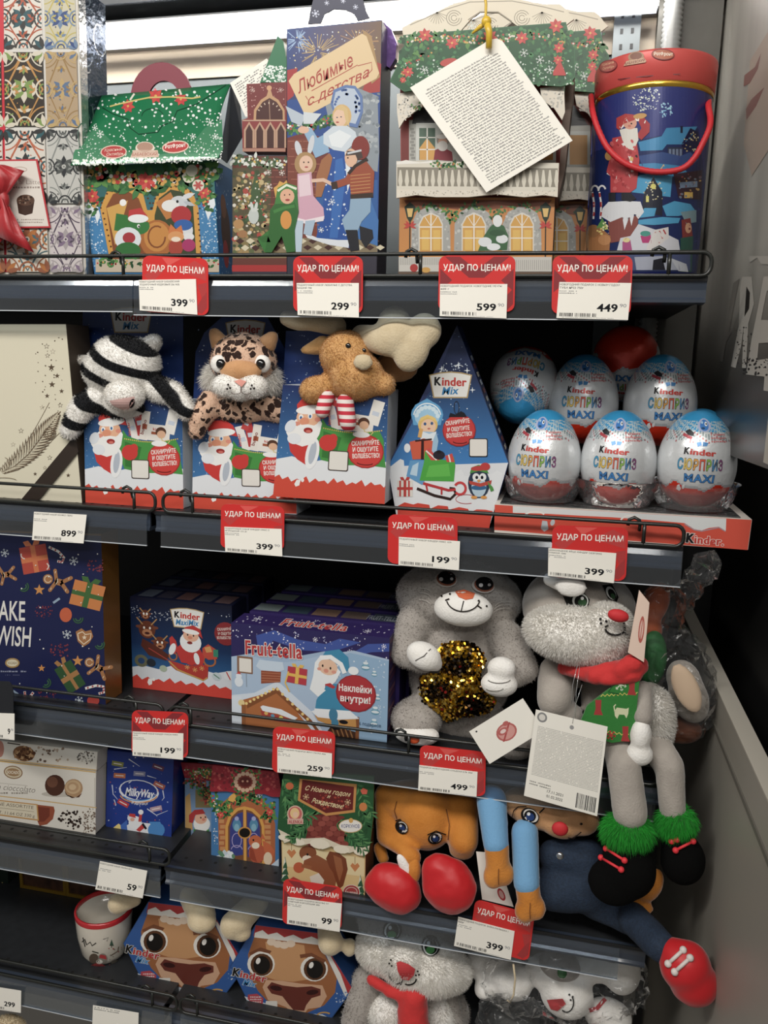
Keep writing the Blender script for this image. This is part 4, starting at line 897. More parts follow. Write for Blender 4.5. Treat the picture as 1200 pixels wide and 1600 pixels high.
A.ell_(180, 1080, 26, 40, 'c4ccc8'); A.ell_(172, 1035, 8, 26, 'd0d6d2', -12); A.ell_(192, 1035, 8, 26, 'd0d6d2', 12); A.ell_(105, 1120, 26, 24, 'b98a50'); A.ell_(125, 1170, 24, 20, 'a87848')
garland(A, [(80, 800), (200, 815), (340, 820)], 34, 90, ('3b5a3a', '5a7048', 'd9ded6'), ('e6e2d8', 'd8b04a')); A.flake(255, 935, 20, 'ecdcd4', 4); A.flake(255, 862, 14, 'ecdcd4', 3); A.flake(322, 865, 15, 'ecdcd4', 3)
A.L += 1
for i in range(5):
    for j in range(2): x = 90+i*52+(j % 2)*26; A.poly([(x, 1205+j*34), (x+22, 1190+j*34), (x+44, 1205+j*34), (x+22, 1222+j*34)], 'd9cfae' if (i+j) % 2 else '4c2c28', A.L)
show(A, 'wing_print', t)
A = Art(pmap((0, Ym-.0016, 0), (0, -1, 0)), Zb, k=.9)
g1, g2 = '2c6a2c', '3d8438'
A.poly([(262, 1050), (290, 1020), (385, 1010), (405, 1060), (385, 1150), (388, 1258), (345, 1262), (320, 1180), (270, 1262), (235, 1262), (258, 1150)], g1, 1); A.poly([(200, 1190), (250, 1175), (265, 1210), (225, 1212)], g1, 1)
A.poly([(285, 1020), (300, 940), (345, 915), (395, 930), (400, 965), (375, 960), (380, 1015)], g2, 2); A.ell_(348, 982, 36, 38, 'e2ab88', 0, 18, 3); A.ell_(335, 975, 4, 4, '2a1c18', 0, 6, 4); A.ell_(360, 973, 4, 4, '2a1c18', 0, 6, 4); A.ell_(350, 1000, 12, 6, 'a83c3a', 0, 8, 4); A.ell_(342, 1100, 28, 46, 'd9902c', 0, 18, 3)
A.L = 4; A.line([(300, 955), (345, 925), (395, 945)], 12, 'dfe6cf'); A.poly([(290, 990), (280, 940), (300, 925), (310, 905), (330, 915), (345, 900), (350, 918)], 'd9a23a', 1); A.line([(280, 1060), (330, 1040), (385, 1030)], 16, g2)
cp = cut('child_figure_card', [(262, 1050), (285, 1020), (300, 940), (345, 915), (395, 930), (405, 1060), (385, 1150), (388, 1258), (345, 1262), (320, 1180), (270, 1262), (235, 1262), (200, 1195), (258, 1150)], Ym-.0016, .0012, mat('card_green', '2c6a2c', .5), t, Zb)
show(A, 'child_figure_print', t)
# bow-shaped top handle with snowflakes
cut('top_handle', [(450, 120), (470, 30), (480, -10), (725, -10), (740, 50), (762, 90), (700, 105), (680, 70), (640, 48), (580, 45), (535, 70), (515, 118)], Ym+.02, .002, mat('handle_navy', '1d2140', .4), t, Zb)
A = Art(pmap((0, Ym+.02, 0), (0, -1, 0)), Zb); A.flake(490, 68, 20, 'd4daf0', 3.4); A.flake(546, 15, 12, 'd4daf0', 3); A.flake(628, 5, 12, 'd4daf0', 3); A.flake(690, 35, 13, 'd4daf0', 3); show(A, 'handle_print', t)
cut('violet_bow', [(830, 110), (870, 150), (895, 215), (890, 290), (860, 340), (830, 320), (820, 200)], Ym+.03, .012, mat('bow_violet_foil', '6a4f8a', .2, metal=.5, bump=.3, bscale=60), t, Zb)
# paper tag hidden behind
hg = thing('text_tag_card', at(375, 180, Ym+.04), 'small white printed tag half hidden behind the green spire', 'tag')
cut('card', [(62, 415), (245, 292), (330, 400), (330, 560), (140, 585)], Ym+.04, .0006, mat('tag_paper', 'f0ede4'), hg, Zb)
A = Art(lambda x, y, o: (lambda a: at(340+a[0]/3.2, a[1]/3.2, Ym+.04-o))((62+x*183+y*78, 415-x*123+y*170)), k=.9)
A.fine(.08, .1, .95, .95, 13, '8a8a8a'); show(A, 'tag_print', hg, PP)
# ================= balcony house boxes
def balcony_house(z, Y, label, full=True, dx=0):
    q = lambda pts: [(x+dx, y) for x, y in pts]
    t = thing('balcony_house_box', at(740+dx/3, 426, Y), label, 'gift box', 'balcony house boxes')
    cd_ = mat('house_card_white', 'd2cabc', .5)
    body = front_pts(z, q([(72, 1362), (838, 1362), (852, 985), (78, 985)]), Y); body[0].z = body[1].z = ZK[1]
    carton('lower_storey', body, .085, mat('house_card_side', '5f4a3c', .5), t)
    up = front_pts(z, q([(85, 985), (868, 985), (900, 420), (80, 440)]), Y+.010)
    carton('upper_storey', up, .075, mat('house_card_red', '8d2f2a', .5), t)
    # balcony boards project, roof eave projects over all
    bal = q([(62, 805), (875, 815), (868, 985), (800, 975), (700, 985), (560, 970), (420, 985), (260, 985), (160, 975), (62, 990)])
    cut('balcony', bal, Y-.014, .004, cd_, t, z)
    eave = q([(95, 175), (910, 110), (935, 215), (955, 240), (955, 385), (930, 420), (885, 432), (700, 418), (500, 425), (300, 430), (100, 458), (28, 405), (70, 320), (75, 260), (100, 230)])
    rf = cut('roof', eave, Y-.010, .003, mat('roof_card_dark_green', '235a34', .4), t, z)
    cr = q([(95, 175), (90, 140), (130, 115), (160, 100), (200, 90), (260, 60), (330, 25), (400, 5), (440, -15), (640, -15), (720, 5), (800, 20), (880, 20), (905, 40), (950, 95), (905, 130), (780, 125), (680, 140), (640, 110), (570, 62), (480, 62), (430, 100), (370, 170)])
    cut('carved_gable', cr, Y-.005, .003, mat('carved_white_card', 'd8cfbc', .45), t, z)
    for nm, br in (('left_bracket', [(65, 470), (210, 440), (240, 500), (150, 560), (100, 600), (75, 642), (65, 560)]), ('right_bracket', [(780, 440), (900, 430), (905, 560), (890, 600), (850, 540), (790, 500)])):
        cut('bracket', q(br), Y-.004, .003, cd_, t, z)
    if full: cut('side_panel', q([(905, 430), (955, 385), (935, 560), (905, 850), (872, 985), (868, 820)]), Y+.02, .05, mat('house_card_side', '5f4a3c', .5), t, z)
    def M(Yp): return (lambda f: (lambda x, y, o: f(x+dx/z[2], y, o)))(pmap((0, Yp, 0), (0, -1, 0)))
    # lower storey picture
    A = Art(M(Y), z, k=.85)
    A.poly([(78, 988), (855, 988), (838, 1358), (74, 1358)], [lin('c07c3a'), lin('c8803a'), lin('d9903a'), lin('d9903a')])
    A.poly([(100, 1000), (840, 1000), (790, 1060), (640, 1035), (450, 1060), (270, 1035), (130, 1060)], '8a4a2c')
    for cx in (235, 450, 690):
        A.poly([(cx-100, 1255), (cx-97, 1120), (cx-70, 1060), (cx-20, 1035), (cx+30, 1035), (cx+75, 1065), (cx+95, 1120), (cx+98, 1255)], 'a9aaa6'); A.dots(90, cx-98, 1050, cx+98, 1255, 4, 10, ['bcbdb8', '989a96', 'c8c9c4'], lambda x, y: (x-cx)**2/8500+(min(0, y-1130))**2/8500 < 1)
        A.poly([(cx-62, 1255), (cx-62, 1120), (cx-40, 1080), (cx, 1062), (cx+40, 1080), (cx+60, 1120), (cx+60, 1255)], 'dad6cc'); A.poly([(cx-56, 1255), (cx-56, 1124), (cx-36, 1086), (cx, 1070), (cx+36, 1086), (cx+54, 1124), (cx+54, 1255)], 'd9a23c')
        A.L += 1
        for k_ in (-1, 1): A.rect(cx+k_*28-18, 1150, cx+k_*28+18, 1250, 'e6b84c', A.L)
        A.L += 1; A.rect(cx-3, 1070, cx+3, 1255, 'ece8de', A.L); A.rect(cx-56, 1132, cx+54, 1138, 'ece8de', A.L+.2); A.rect(cx-56, 1188, cx+54, 1193, 'ece8de', A.L+.3)
        for a in (-125, -55): A.line([(cx, 1132), (cx+55*math.cos(math.radians(a)), 1132+60*math.sin(math.radians(a)))], 3, 'ece8de', A.L+.4)
    garland(A, [(150, 1050), (235, 1025), (330, 1060), (345, 1100), (370, 1050), (450, 1020), (540, 1060), (560, 1100), (590, 1050), (690, 1025), (790, 1050)], 24, 130, berry=('b8382c', 'd9b04a'), bd=.15)
    for cx in (130, 808):
        A.line([(cx, 1110), (cx-2, 1358)], 6, '24261f'); A.poly([(cx-28, 1035), (cx, 1010), (cx+28, 1035), (cx+15, 1090), (cx, 1115), (cx-15, 1090)], '24382c'); A.poly([(cx-16, 1042), (cx+16, 1042), (cx+9, 1085), (cx-9, 1085)], 'e0b860')
        for a in (200, 230, 310, 340, 20, 160): A.leaf(cx, 1130, 34, 12, a, 'c8382e')
    A.poly([(500, 1180), (530, 1135), (560, 1110), (600, 1130), (622, 1180), (615, 1250), (470, 1255)], '3a6a42'); A.ell_(568, 1105, 24, 30, 'e4e8e8'); A.ell_(590, 1195, 30, 22, 'dfe5e8'); A.ell_(505, 1210, 34, 24, 'dfe5e8'); A.ell_(548, 1235, 34, 18, 'e6ebee'); A.ell_(566, 1165, 40, 16, '2f5a3a')
    A.rect(74, 1285, 838, 1358, 'cfccc4'); A.L += 1
    for i in range(60): A.rect(640+i*3.4 if i < 58 else 640, 1300, 642+i*3.4 if i < 58 else 642, 1350, '8a8a86', A.L) if i % 3 == 0 else None
    A.L += 1; [A.rect(80+i*9, 1290, 84+i*9, 1325, 'a9a7a0', A.L) for i in range(24)]
    A.ell_(150, 1340, 20, 20, 'b8302c'); A.ell_(210, 1350, 22, 14, 'd9a23c')
    show(A, 'lower_print', t)
    A = Art(M(Y+.010), z, k=.85)
    A.poly([(88, 980), (866, 980), (895, 440), (84, 450)], '7c2c28', 1); A.rect(125, 600, 860, 815, 'b4b4ac', 2); A.poly([(150, 560), (240, 500), (780, 500), (850, 600), (140, 620)], '3c3c40', 3)
    A.rect(160, 615, 300, 805, 'cdd0ca', 4); A.rect(176, 640, 256, 800, '4e6a58', 5); A.poly([(178, 800), (178, 740), (215, 690), (255, 740), (255, 800)], 'd9a040', 6); A.rect(213, 640, 219, 800, 'ece9e0', 7); A.rect(176, 685, 256, 690, 'ece9e0', 7); A.rect(176, 745, 256, 750, 'ece9e0', 7)
    A.L = 8; A.ell_(295, 700, 32, 34, '9a8a80'); A.poly([(248, 800), (255, 750), (295, 735), (340, 760), (345, 805)], '8c2434'); A.ell_(293, 712, 22, 26, 'd9a488'); A.ell_(293, 730, 26, 26, 'e2ddd6'); A.ell_(290, 683, 28, 12, 'e2ddd6'); A.L += 1
    for i in range(10): A.rect(130+(i % 2)*6, 640+i*16, 150+(i % 2)*6, 652+i*16, '8e8e88', A.L)
    for cx in (450, 650, 800): A.rect(cx-60, 630, cx+60, 800, 'c8cbc5', 4); A.rect(cx-45, 650, cx+45, 800, 'c98f3c', 5)
    show(A, 'upper_print', t)
    A = Art(M(Y-.014), z, k=.85)
    A.L = 1; A.poly([(66, 810), (870, 820), (866, 940), (66, 935)], '8f8878'); A.L += 1
    for i in range(25):
        x = 82+i*32.5; A.poly([(x-4, 850), (x+4, 850), (x+11, 905), (x+5, 935), (x-5, 935), (x-11, 905)], 'd9d2c0', A.L)
    A.L += 1; A.poly([(62, 806), (875, 816), (872, 842), (62, 836)], 'dcd5c4'); A.poly([(62, 930), (870, 936), (866, 955), (62, 948)], 'dcd5c4'); garland(A, [(245, 820), (320, 832), (400, 815)], 22, 44)
    A.poly([(62, 812), (110, 800), (180, 812), (240, 803), (240, 815), (62, 822)], 'eeeae2')
    A.L += 1; A.dots(170, 66, 952, 864, 976, 2, 5, ['b5ad9c', 'e4dfd2'])
    show(A, 'balcony_print', t)
    A = Art(M(Y-.010), z, k=.85)
    A.poly([(x, y) for x, y in [(98, 180), (905, 116), (930, 218), (950, 242), (950, 380), (885, 428), (700, 414), (500, 421), (300, 426), (100, 453), (34, 404), (75, 320), (80, 262), (104, 232)]], '1f5a34', 1)
    ins = lambda x, y: 70 < x < 945 and y > 130 and y < 425 and y > 170-(x-95)*.07
    A.L = 2; A.dots(420, 45, 130, 945, 445, 5, 13, ['2c7040', '39824a', '17482a', '4a8f52'], ins)
    A.dots(220, 80, 300, 940, 425, 2, 6, ['dfe9e0', 'a9cbb0'], ins)
    garland(A, [(110, 200), (300, 190), (500, 200), (700, 180), (930, 190)], 34, 190, berry=('c8302c', 'e0b04a', 'e6dccc'), bd=.6)
    garland(A, [(100, 380), (130, 300), (250, 250)], 30, 50); garland(A, [(870, 370), (880, 260), (900, 180)], 28, 70)
    for x, y, r in ((205, 175, 36), (120, 360, 30), (340, 215, 34), (690, 190, 34), (860, 130, 38), (875, 240, 30), (870, 300, 26), (95, 400, 18), (530, 185, 40)): poinsettia(A, x, y, r)
    for x, y in ((430, 300), (200, 350), (700, 265), (830, 350), (780, 300), (440, 130)): A.flake(x, y, 22, 'dfe9e2', 3)
    A.poly([(845, 360), (880, 300), (905, 360), (910, 378), (845, 378)], 'c8302c'); A.ell_(325, 312, 45, 20, 'c84038', -10)
    show(A, 'roof_print', t)
    A = Art(M(Y-.005), z, k=.85); A.L = 1
    for cx in (350, 690):
        for r in (38, 26, 14): A.arc(cx, 90, r, r, 0, 330, 4, 'a09680', 2)
    A.line([(130, 125), (300, 50), (430, 10), (640, 5), (800, 35), (900, 60)], 5, 'a79d88', 2); A.line([(420, 100), (480, 60), (570, 60), (640, 108)], 6, '9a907c', 2)
    for cx in (265, 790):
        for a in range(20, 170, 15): A.line([(cx, 60), (cx+55*math.cos(math.radians(a)), 60+60*math.sin(math.radians(a)))], 3, 'a79d88', 2.5)
    show(A, 'gable_print', t)
    for sx in (0,):
        A = Art(M(Y-.004), z, k=.85); A.dots(90, 72, 465, 150, 600, 3, 8, ['b9b5aa', 'ddd8cc'], lambda x, y: y < 640-(x-70)*.9); A.dots(60, 800, 440, 898, 540, 3, 8, ['b9b5aa', 'ddd8cc']); garland(A, [(150, 540), (185, 525), (210, 500)], 20, 24); show(A, 'bracket_print', t)
    return t
balcony_house(Zc, .055, 'balcony house gift box, white and green, behind the large hanging text tag')
balcony_house((600+22, 12, 3.2*1.02), .055+.115, 'second balcony house gift box standing behind the first, only its right edge showing', True, 120)
# hanging text tag on a yellow ribbon
hg = thing('hanging_text_tag', at(765, 60, .03), 'large tilted white tag of tiny print hung on a yellow ribbon', 'tag')
tq = [(505, 215), (585, 190), (942, 703), (512, 962), (130, 438)]
Yt = .033
cut('card', [(498, 218), (520, 200), (565, 192), (592, 205), (943, 703), (512, 962), (130, 438)], Yt, .0006, mat('tag_paper', 'f0ede4'), hg, Zc)
A = Art(lambda x, y, o: (lambda u, v: at(600+u/3.2, v/3.2, Yt-o))(130+x*440+y*382, 438-x*250+y*524), k=.95)
A.L = 1
for r in range(40):
    y = .075+r*.0222; x = .09 if r % 7 else .12
    while x < .9:
        w_ = random.uniform(.012, .075)
        if r == 0 and x > .8: break
        # word made of letter ticks
        n_ = max(2, int(w_/.009))
        for i in range(n_): h_ = random.uniform(.006, .0135); A.rect(x+i*.0092, y+.0135-h_, x+i*.0092+.0062, y+.0135, '5d5c60', 1)
        x += n_*.0092+.007
show(A, 'tag_print', hg, PP)
Tp = lambda pts, Y: [at(600+x/3.2, y/3.2, Y) for x, y in pts]
yr = mat('yellow_satin', 'd9b53a', .35, sheen=.3)
mb = MB().tube(Tp([(500, -40), (510, 20), (508, 90), (515, 120)], Yt-.004), .0016, 8).tube(Tp([(515, 118), (526, 160), (524, 240)], Yt-.006), [.0045, .004, .0036], 8).tube(Tp([(512, 115), (480, 135), (440, 168)], Yt-.003), [.003, .0028, .001], 8).ell(at(600+512/3.2, 108/3.2, Yt-.006), (.006, .005, .006))
obj('yellow_ribbon', mb, yr, hg)
# ================= blue tube with red lid and rope handle
c0 = at(1003, 425, .10); Rt = 0; Yc = .115
xl = at(916, 425, Yc).x; 
cc = at(1000, 426, Yc); rad = (at(1088, 400, Yc).x-at(913, 400, Yc).x)/2
zb_, zs, zt_ = ZK[1]+.0005, at(1000, 125, Yc-rad).z, at(1000, 78, Yc-rad).z
t = thing('gift_tube', (cc.x, Yc, zb_), 'round dark blue gift tube with red lid, red rope handle and Santa print', 'gift tube')
sxx = 1.0; zlow = at(1000, 418, Yc-rad).z
tw = lambda z_: rad*(1+.012*(z_-zb_)/(zt_-zb_))
prof = [(.001, zb_), (rad*.985, zb_), (rad, zb_+.001), (tw(zs), zs)]
obj('tube_wall', MB().lathe((cc.x, Yc, 0), prof, 72), mat('tube_foil_navy', '1c2670', .3, metal=.35, coat=.3), t)
rl = tw(zs)+.0016; ld = [(rl-.001, zs-.002), (rl, zs-.001), (rl+.0012, zt_-.003), (rl+.0006, zt_-.0005), (rl-.001, zt_), (rl-.004, zt_-.001), (rl-.0055, zt_-.004), (.001, zt_-.0045)]
lm = mat('lid_red_satin', 'cb5450', .36, metal=.1)
lid = obj('lid', MB().lathe((cc.x, Yc, 0), ld, 72), lm, t)
obj('gold_band', MB().lathe((cc.x, Yc, 0), [(tw(zs)+.0003, zs-.0085), (tw(zs)+.0008, zs-.008), (tw(zs)+.0008, zs-.0015), (tw(zs)+.0003, zs-.001)], 72), mat('gold_foil', 'c9a444', .2, metal=.9), t)
obj('gold_base_band', MB().lathe((cc.x, Yc, 0), [(rad+.0003, zb_+.002), (rad+.0008, zb_+.0025), (rad+.0008, zb_+.007), (rad+.0003, zb_+.0075)], 72), MATS['gold_foil'], t)
def cyl(x, y, o, extra=0):
    d = ray(x, y); ox, oy = CAM.x-cc.x, CAM.y-Yc; 
    zg = 0.2; r = rad+extra+o
    for _ in range(4):
        a = d.x**2+d.y**2; b = 2*(ox*d.x+oy*d.y); c = ox*ox+oy*oy-r*r; D = b*b-4*a*c
        k = (-b-math.sqrt(D))/(2*a) if D > 0 else -b/(2*a)
        p = CAM+d*k; r = tw(p.z)+extra+o
    return p
A = Art(lambda x, y, o: cyl(x, y, o+.0003), Zd, strip=5, k=.9)
A.poly([(215, 480), (300, 452), (440, 425), (600, 415), (700, 428), (775, 455), (770, 900), (745, 1250), (175, 1250), (200, 800)], '2c3680', 1)
A.poly([(205, 760), (440, 700), (740, 640), (770, 880), (720, 1360), (170, 1360)], '172a62', 2)
A.L = 3; A.dots(120, 380, 440, 545, 560, 2, 6, ['d6e0c8', 'a8b4c8', 'e4e8e0'], lambda x, y: (x-480)**2/5500+(y-495)**2/4200 < 1); A.dots(60, 545, 515, 612, 590, 2, 6, ['7fc4ec', 'a9d9f2'], lambda x, y: (x-578)**2/1200+(y-550)**2/1500 < 1); A.line([(493, 425), (500, 450)], 5, 'cfd8ee')
b1, b2 = '2f8cc0', '3ba0d0'
A.poly([(440, 710), (560, 680), (600, 700), (560, 750), (450, 755)], b1); A.poly([(545, 700), (580, 640), (735, 632), (700, 690), (660, 722), (560, 722)], b1); A.poly([(700, 640), (740, 660), (742, 760), (660, 750), (655, 722)], '141c44'); A.rect(650, 630, 662, 665, '16183a')
A.L += 1; A.poly([(585, 735), (665, 735), (660, 800), (590, 800)], '2a3450', A.L); [A.rect(592+i*18, 745, 604+i*18, 790, '6d7f9c', A.L+1) for i in range(4)]; A.L += 2
A.dots(24, 670, 660, 740, 760, 3, 5, ['c9b46a', 'd8cfa8']); A.poly([(440, 780), (560, 760), (650, 780), (700, 760), (740, 800), (700, 830), (460, 830)], '33508c')
A.poly([(440, 820), (520, 815), (660, 830), (690, 870), (600, 885), (440, 860)], b1); A.poly([(400, 900), (450, 875), (560, 860), (610, 880), (600, 985), (400, 960)], b2); A.poly([(460, 1020), (470, 960), (515, 885), (560, 960), (560, 1080), (460, 1060)], '1e2438'); A.line([(468, 965), (515, 885), (572, 965)], 9, 'd9b87a'); A.line([(540, 860), (566, 825), (600, 862)], 8, 'd9b87a'); A.ell_(515, 932, 13, 14, 'd9d458'); A.rect(478, 980, 492, 1010, 'd9d458'); A.dots(26, 475, 910, 560, 1000, 3, 5, ['d9c46a', 'e4dcb8'])
A.poly([(615, 870), (760, 850), (755, 1000), (640, 990)], '3a2030'); A.dots(30, 640, 850, 755, 990, 4, 8, ['6d7c90', 'c9a050', '8a3a3c']); A.rect(670, 960, 712, 990, 'd9b040'); A.poly([(645, 912), (735, 905), (735, 935), (650, 940)], '7c96b8')
A.poly([(470, 1040), (530, 1040), (520, 1080), (440, 1090)], b2); A.poly([(560, 1030), (620, 1005), (700, 1020), (730, 1060), (640, 1080), (580, 1080)], b2); A.poly([(440, 1100), (560, 1085), (650, 1090), (640, 1115), (520, 1125), (440, 1122)], b2); A.poly([(650, 1060), (730, 1050), (730, 1110), (680, 1120)], '7a9aa4')
A.poly([(655, 1100), (700, 1090), (712, 1180), (660, 1190)], '8a2c2a'); A.ell_(690, 1140, 16, 26, 'd9a078'); A.poly([(650, 1190), (715, 1180), (705, 1360), (650, 1360)], '24584a')
# chimney
A.poly([(285, 1080), (440, 1080), (432, 1190), (300, 1215)], '8f4a42'); A.L += 1
for i in range(7): A.line([(288, 1098+i*17), (436, 1092+i*16)], 2.5, 'c4a49c', A.L)
A.poly([(262, 1040), (290, 1010), (380, 1005), (450, 1008), (468, 1060), (440, 1095), (420, 1070), (405, 1130), (395, 1085), (370, 1150), (360, 1085), (300, 1110), (250, 1080)], 'dfe1e6'); A.line([(270, 1050), (440, 1040)], 4, '9a3a3c'); A.line([(275, 1075), (430, 1062)], 4, '9a3a3c')
# candy canes, teddy, gifts, white sheet
for x in (215, 250): A.line([(x, 1095), (x+4, 1020), (x-5, 960)], 9, 'e8e8e8'); A.arc(x+8, 955, 18, 26, 180, 340, 9, 'e8e8e8'); A.line([(x+1, 1080), (x+4, 1060)], 9, 'b8302c'); A.line([(x+3, 1035), (x+2, 1010)], 9, 'b8302c'); A.line([(x-2, 985), (x-4, 965)], 9, 'b8302c')
A.poly([(180, 1170), (240, 1130), (300, 1180), (295, 1255), (170, 1255)], 'b0743e'); A.ell_(215, 1155, 34, 32, '9c6a3c'); A.poly([(230, 1140), (260, 1090), (290, 1150)], '5c9a48'); A.dots(16, 225, 1110, 285, 1180, 4, 8, ['e8d070', 'f0e8b0']); A.ell_(270, 1200, 32, 26, 'c98a50')
A.poly([(440, 1120), (560, 1160), (640, 1200), (650, 1262), (330, 1262), (350, 1190), (400, 1180)], 'd3d5de'); A.poly([(450, 1180), (500, 1160), (505, 1215), (460, 1215)], 'c02c78'); A.ell_(475, 1168, 26, 14, '3a9a8a'); A.poly([(520, 1150), (590, 1135), (592, 1190), (540, 1230), (490, 1260), (480, 1240)], 'dfdad8'); [A.line([(525+i*20, 1160+(-i)*6), (545+i*16, 1215-i*22)], 7, 'c03038') for i in range(3)]
A.poly([(360, 1210), (380, 1190), (400, 1200), (410, 1262), (360, 1262)], 'b8508a'); A.ell_(380, 1200, 18, 12, 'e8d890')
A.rect(178, 1262, 700, 1352, '4a5682'); A.poly([(420, 1285), (560, 1280), (640, 1310), (650, 1350), (430, 1350)], 'a8aec0'); A.poly([(600, 1290), (680, 1320), (690, 1360), (640, 1355)], 'c3c8d2'); A.poly([(515, 1300), (560, 1290), (575, 1350), (510, 1350)], '1c1e2c')
# Santa with hand to brow
A.poly([(310, 690), (360, 680), (430, 700), (445, 800), (440, 850), (430, 940), (400, 962), (300, 962), (300, 880), (280, 860), (305, 760)], 'c23a40'); A.line([(285, 862), (330, 888), (395, 880), (440, 840)], 17, 'e4e2de'); A.poly([(432, 590), (470, 590), (498, 620), (495, 660), (455, 700), (430, 680), (455, 640)], 'b02c34')
A.poly([(345, 650), (380, 640), (435, 640), (440, 700), (415, 752), (380, 740), (360, 700)], 'dedad0'); A.ell_(398, 615, 34, 32, 'd99a80'); A.poly([(330, 640), (330, 590), (375, 568), (430, 575), (420, 600), (365, 620), (345, 650)], 'b8302f'); A.line([(350, 640), (385, 603), (440, 598), (475, 610)], 15, 'e8e6e2'); A.ell_(448, 580, 34, 14, 'c8964a', -8); A.ell_(405, 618, 4, 4, '2a1c18'); A.ell_(395, 630, 8, 6, 'c9705c')
A.line([(330, 700), (365, 720), (400, 790), (410, 860)], 13, 'e4e2de'); A.line([(385, 800), (435, 780)], 14, '2c2226'); A.rect(398, 786, 414, 804, 'd9b25a'); A.ell_(290, 780, 18, 22, 'c8964a'); A.poly([(290, 965), (325, 962), (325, 1005), (292, 1008)], '26262e'); A.poly([(355, 962), (400, 962), (430, 995), (400, 1008), (355, 1000)], '26262e'); A.dots(40, 305, 700, 425, 950, 5, 12, ['d65a5c', 'a82830'])
show(A, 'wall_print', t, PG)
A = Art(lambda x, y, o: cyl(x, y, o, .0032), Zd, strip=5, k=.95); A.L = 1
A.ell_(288, 330, 47, 30, '8c3038', -14); A.ell_(288, 330, 43, 26, 'b85a50', -14); A.T('Красный', 258, 330, 318, 315, 12, 'e6b890', .01, .3); A.T('Октябрь', 262, 350, 320, 336, 12, 'e6b890', .01, .3)
A.ell_(428, 284, 40, 27, 'b08a68', -8); A.ell_(428, 280, 30, 18, '8c5a48', -8); A.poly([(365, 330), (380, 305), (468, 288), (480, 305), (475, 312)], 'd0a484'); A.T('БАБАЕВСКИЙ', 374, 325, 474, 305, 12, '7a3a34', .02)
A.ell_(563, 272, 58, 28, '8c3a38', 4); A.ell_(563, 272, 53, 23, 'c06a48', 4); A.T('РотФронт', 518, 276, 612, 278, 17, 'f0dcc8', .04)
A.line([(230, 415), (350, 395), (480, 380), (650, 370)], 4, '6a2028')
show(A, 'lid_print', lid)
rope = [(203, 480), (212, 560), (240, 650), (290, 745), (370, 815), (470, 852), (570, 860), (660, 842), (720, 790), (765, 710), (795, 640), (800, 590), (790, 530), (795, 490)]
mb = MB(); pp = []
for i, (x, y) in enumerate(rope):
    e = abs(i-6.5)/6.5; p = at(860+x/3.2, y/3.2, Yc-rad*1.07*math.sqrt(max(0, 1-e**2.6))-.002); pp.append(p)
def smooth_path(P, n=5):
    out = []; P = [Vector(p) for p in P]
    for i in range(len(P)-1):
        a, b, c, d = P[max(i-1, 0)], P[i], P[i+1], P[min(i+2, len(P)-1)]
        for k in range(n): u = k/n; out.append(.5*((2*b)+(c-a)*u+(2*a-5*b+4*c-d)*u*u+(3*b-a-3*c+d)*u**3))
    return out+[P[-1]]
sp = smooth_path(pp, 8)
obj('rope_handle', MB().tube(sp, [.0033+.0004*(i % 2) for i in range(len(sp))], 10), mat('rope_red', 'c02830', .55), t)
# ================= second shelf
Z2 = ZK[2]
def boxz(z, pts, Y, k): 
    c = front_pts(z, pts, Y); c[0].z = c[1].z = ZK[k]+.0004; return c
# cream box with stars, feather and brown ribbon
Yc_ = .03
t = thing('cream_box', at(50, 790, Yc_), 'large cream box with brown line feather and stars, at the left of the second shelf', 'gift box')
c = boxz(Ze, [(-120, 1180), (468, 1187), (376, 168), (-120, 168)], Yc_, 2)
lidc = front_pts(Ze, [(-120, 1180), (468, 1187), (376, 168), (-120, 168)], Yc_)
carton('carton', c, .055, mat('brown_box_side', '453a30', .6), t)
A = Art(pmap((0, Yc_, 0), (0, -1, 0)), Ze, k=.9)
A.poly([(-118, 170), (374, 170), (466, 1184), (-118, 1180)], 'dcd5bb', 1); A.poly([(-118, 170), (374, 170), (378, 215), (-118, 220)], 'cfc7ab', 2); br = '5d4c3a'; A.L = 3
for x, y, r, f in ((265, 295, 18, 0), (300, 325, 18, 2), (270, 348, 16, 0), (292, 415, 22, 1), (325, 463, 16, 1), (296, 512, 20, 1), (350, 550, 15, 1), (268, 577, 15, 1), (343, 630, 16, 0), (240, 642, 16, 2), (120, 775, 17, 0), (75, 853, 15, 2), (283, 928, 16, 0), (200, 1020, 12, 1), (388, 1028, 13, 1), (255, 985, 12, 0)):
    if f == 1: A.star(x, y, r, br)
    else: A.star(x, y, r, br if f == 0 else 'a89c88'); A.star(x, y, r*.68, 'dcd5bb')
A.dots(30, 200, 230, 370, 680, 3, 5, br, lambda x, y: True)
# feather: quill, outline rows, scrolls
q_ = [(10, 1010), (80, 980), (160, 910), (230, 820), (290, 740), (345, 665)]
for off, w_ in ((0, 6), (-1, 3), (1, 3)):
    A.line([(x+off*(14+i*10), y+off*(10+i*8)) for i, (x, y) in enumerate(q_)], w_, '6d5842')
for i in range(26):
    u = i/26; k_ = u*4.8; j = int(k_); f_ = k_-j; x = q_[j][0]*(1-f_)+q_[j+1][0]*f_; y = q_[j][1]*(1-f_)+q_[j+1][1]*f_; L_ = 30+78*math.sin(math.pi*min(1, u*1.05))
    A.leaf(x, y, L_, 15, -100+u*25, '7a6650' if i % 2 else '5d4c3a'); A.leaf(x, y, L_*.8, 8, -100+u*25, 'd2c9ad'); A.leaf(x, y, L_*.9, 15, 5-u*30, '7a6650' if i % 2 == 0 else '5d4c3a'); A.leaf(x, y, L_*.7, 8, 5-u*30, 'd2c9ad')
for r in (34, 26, 14): A.arc(285, 790, r, r, 0, 360, 4, '6d5842')
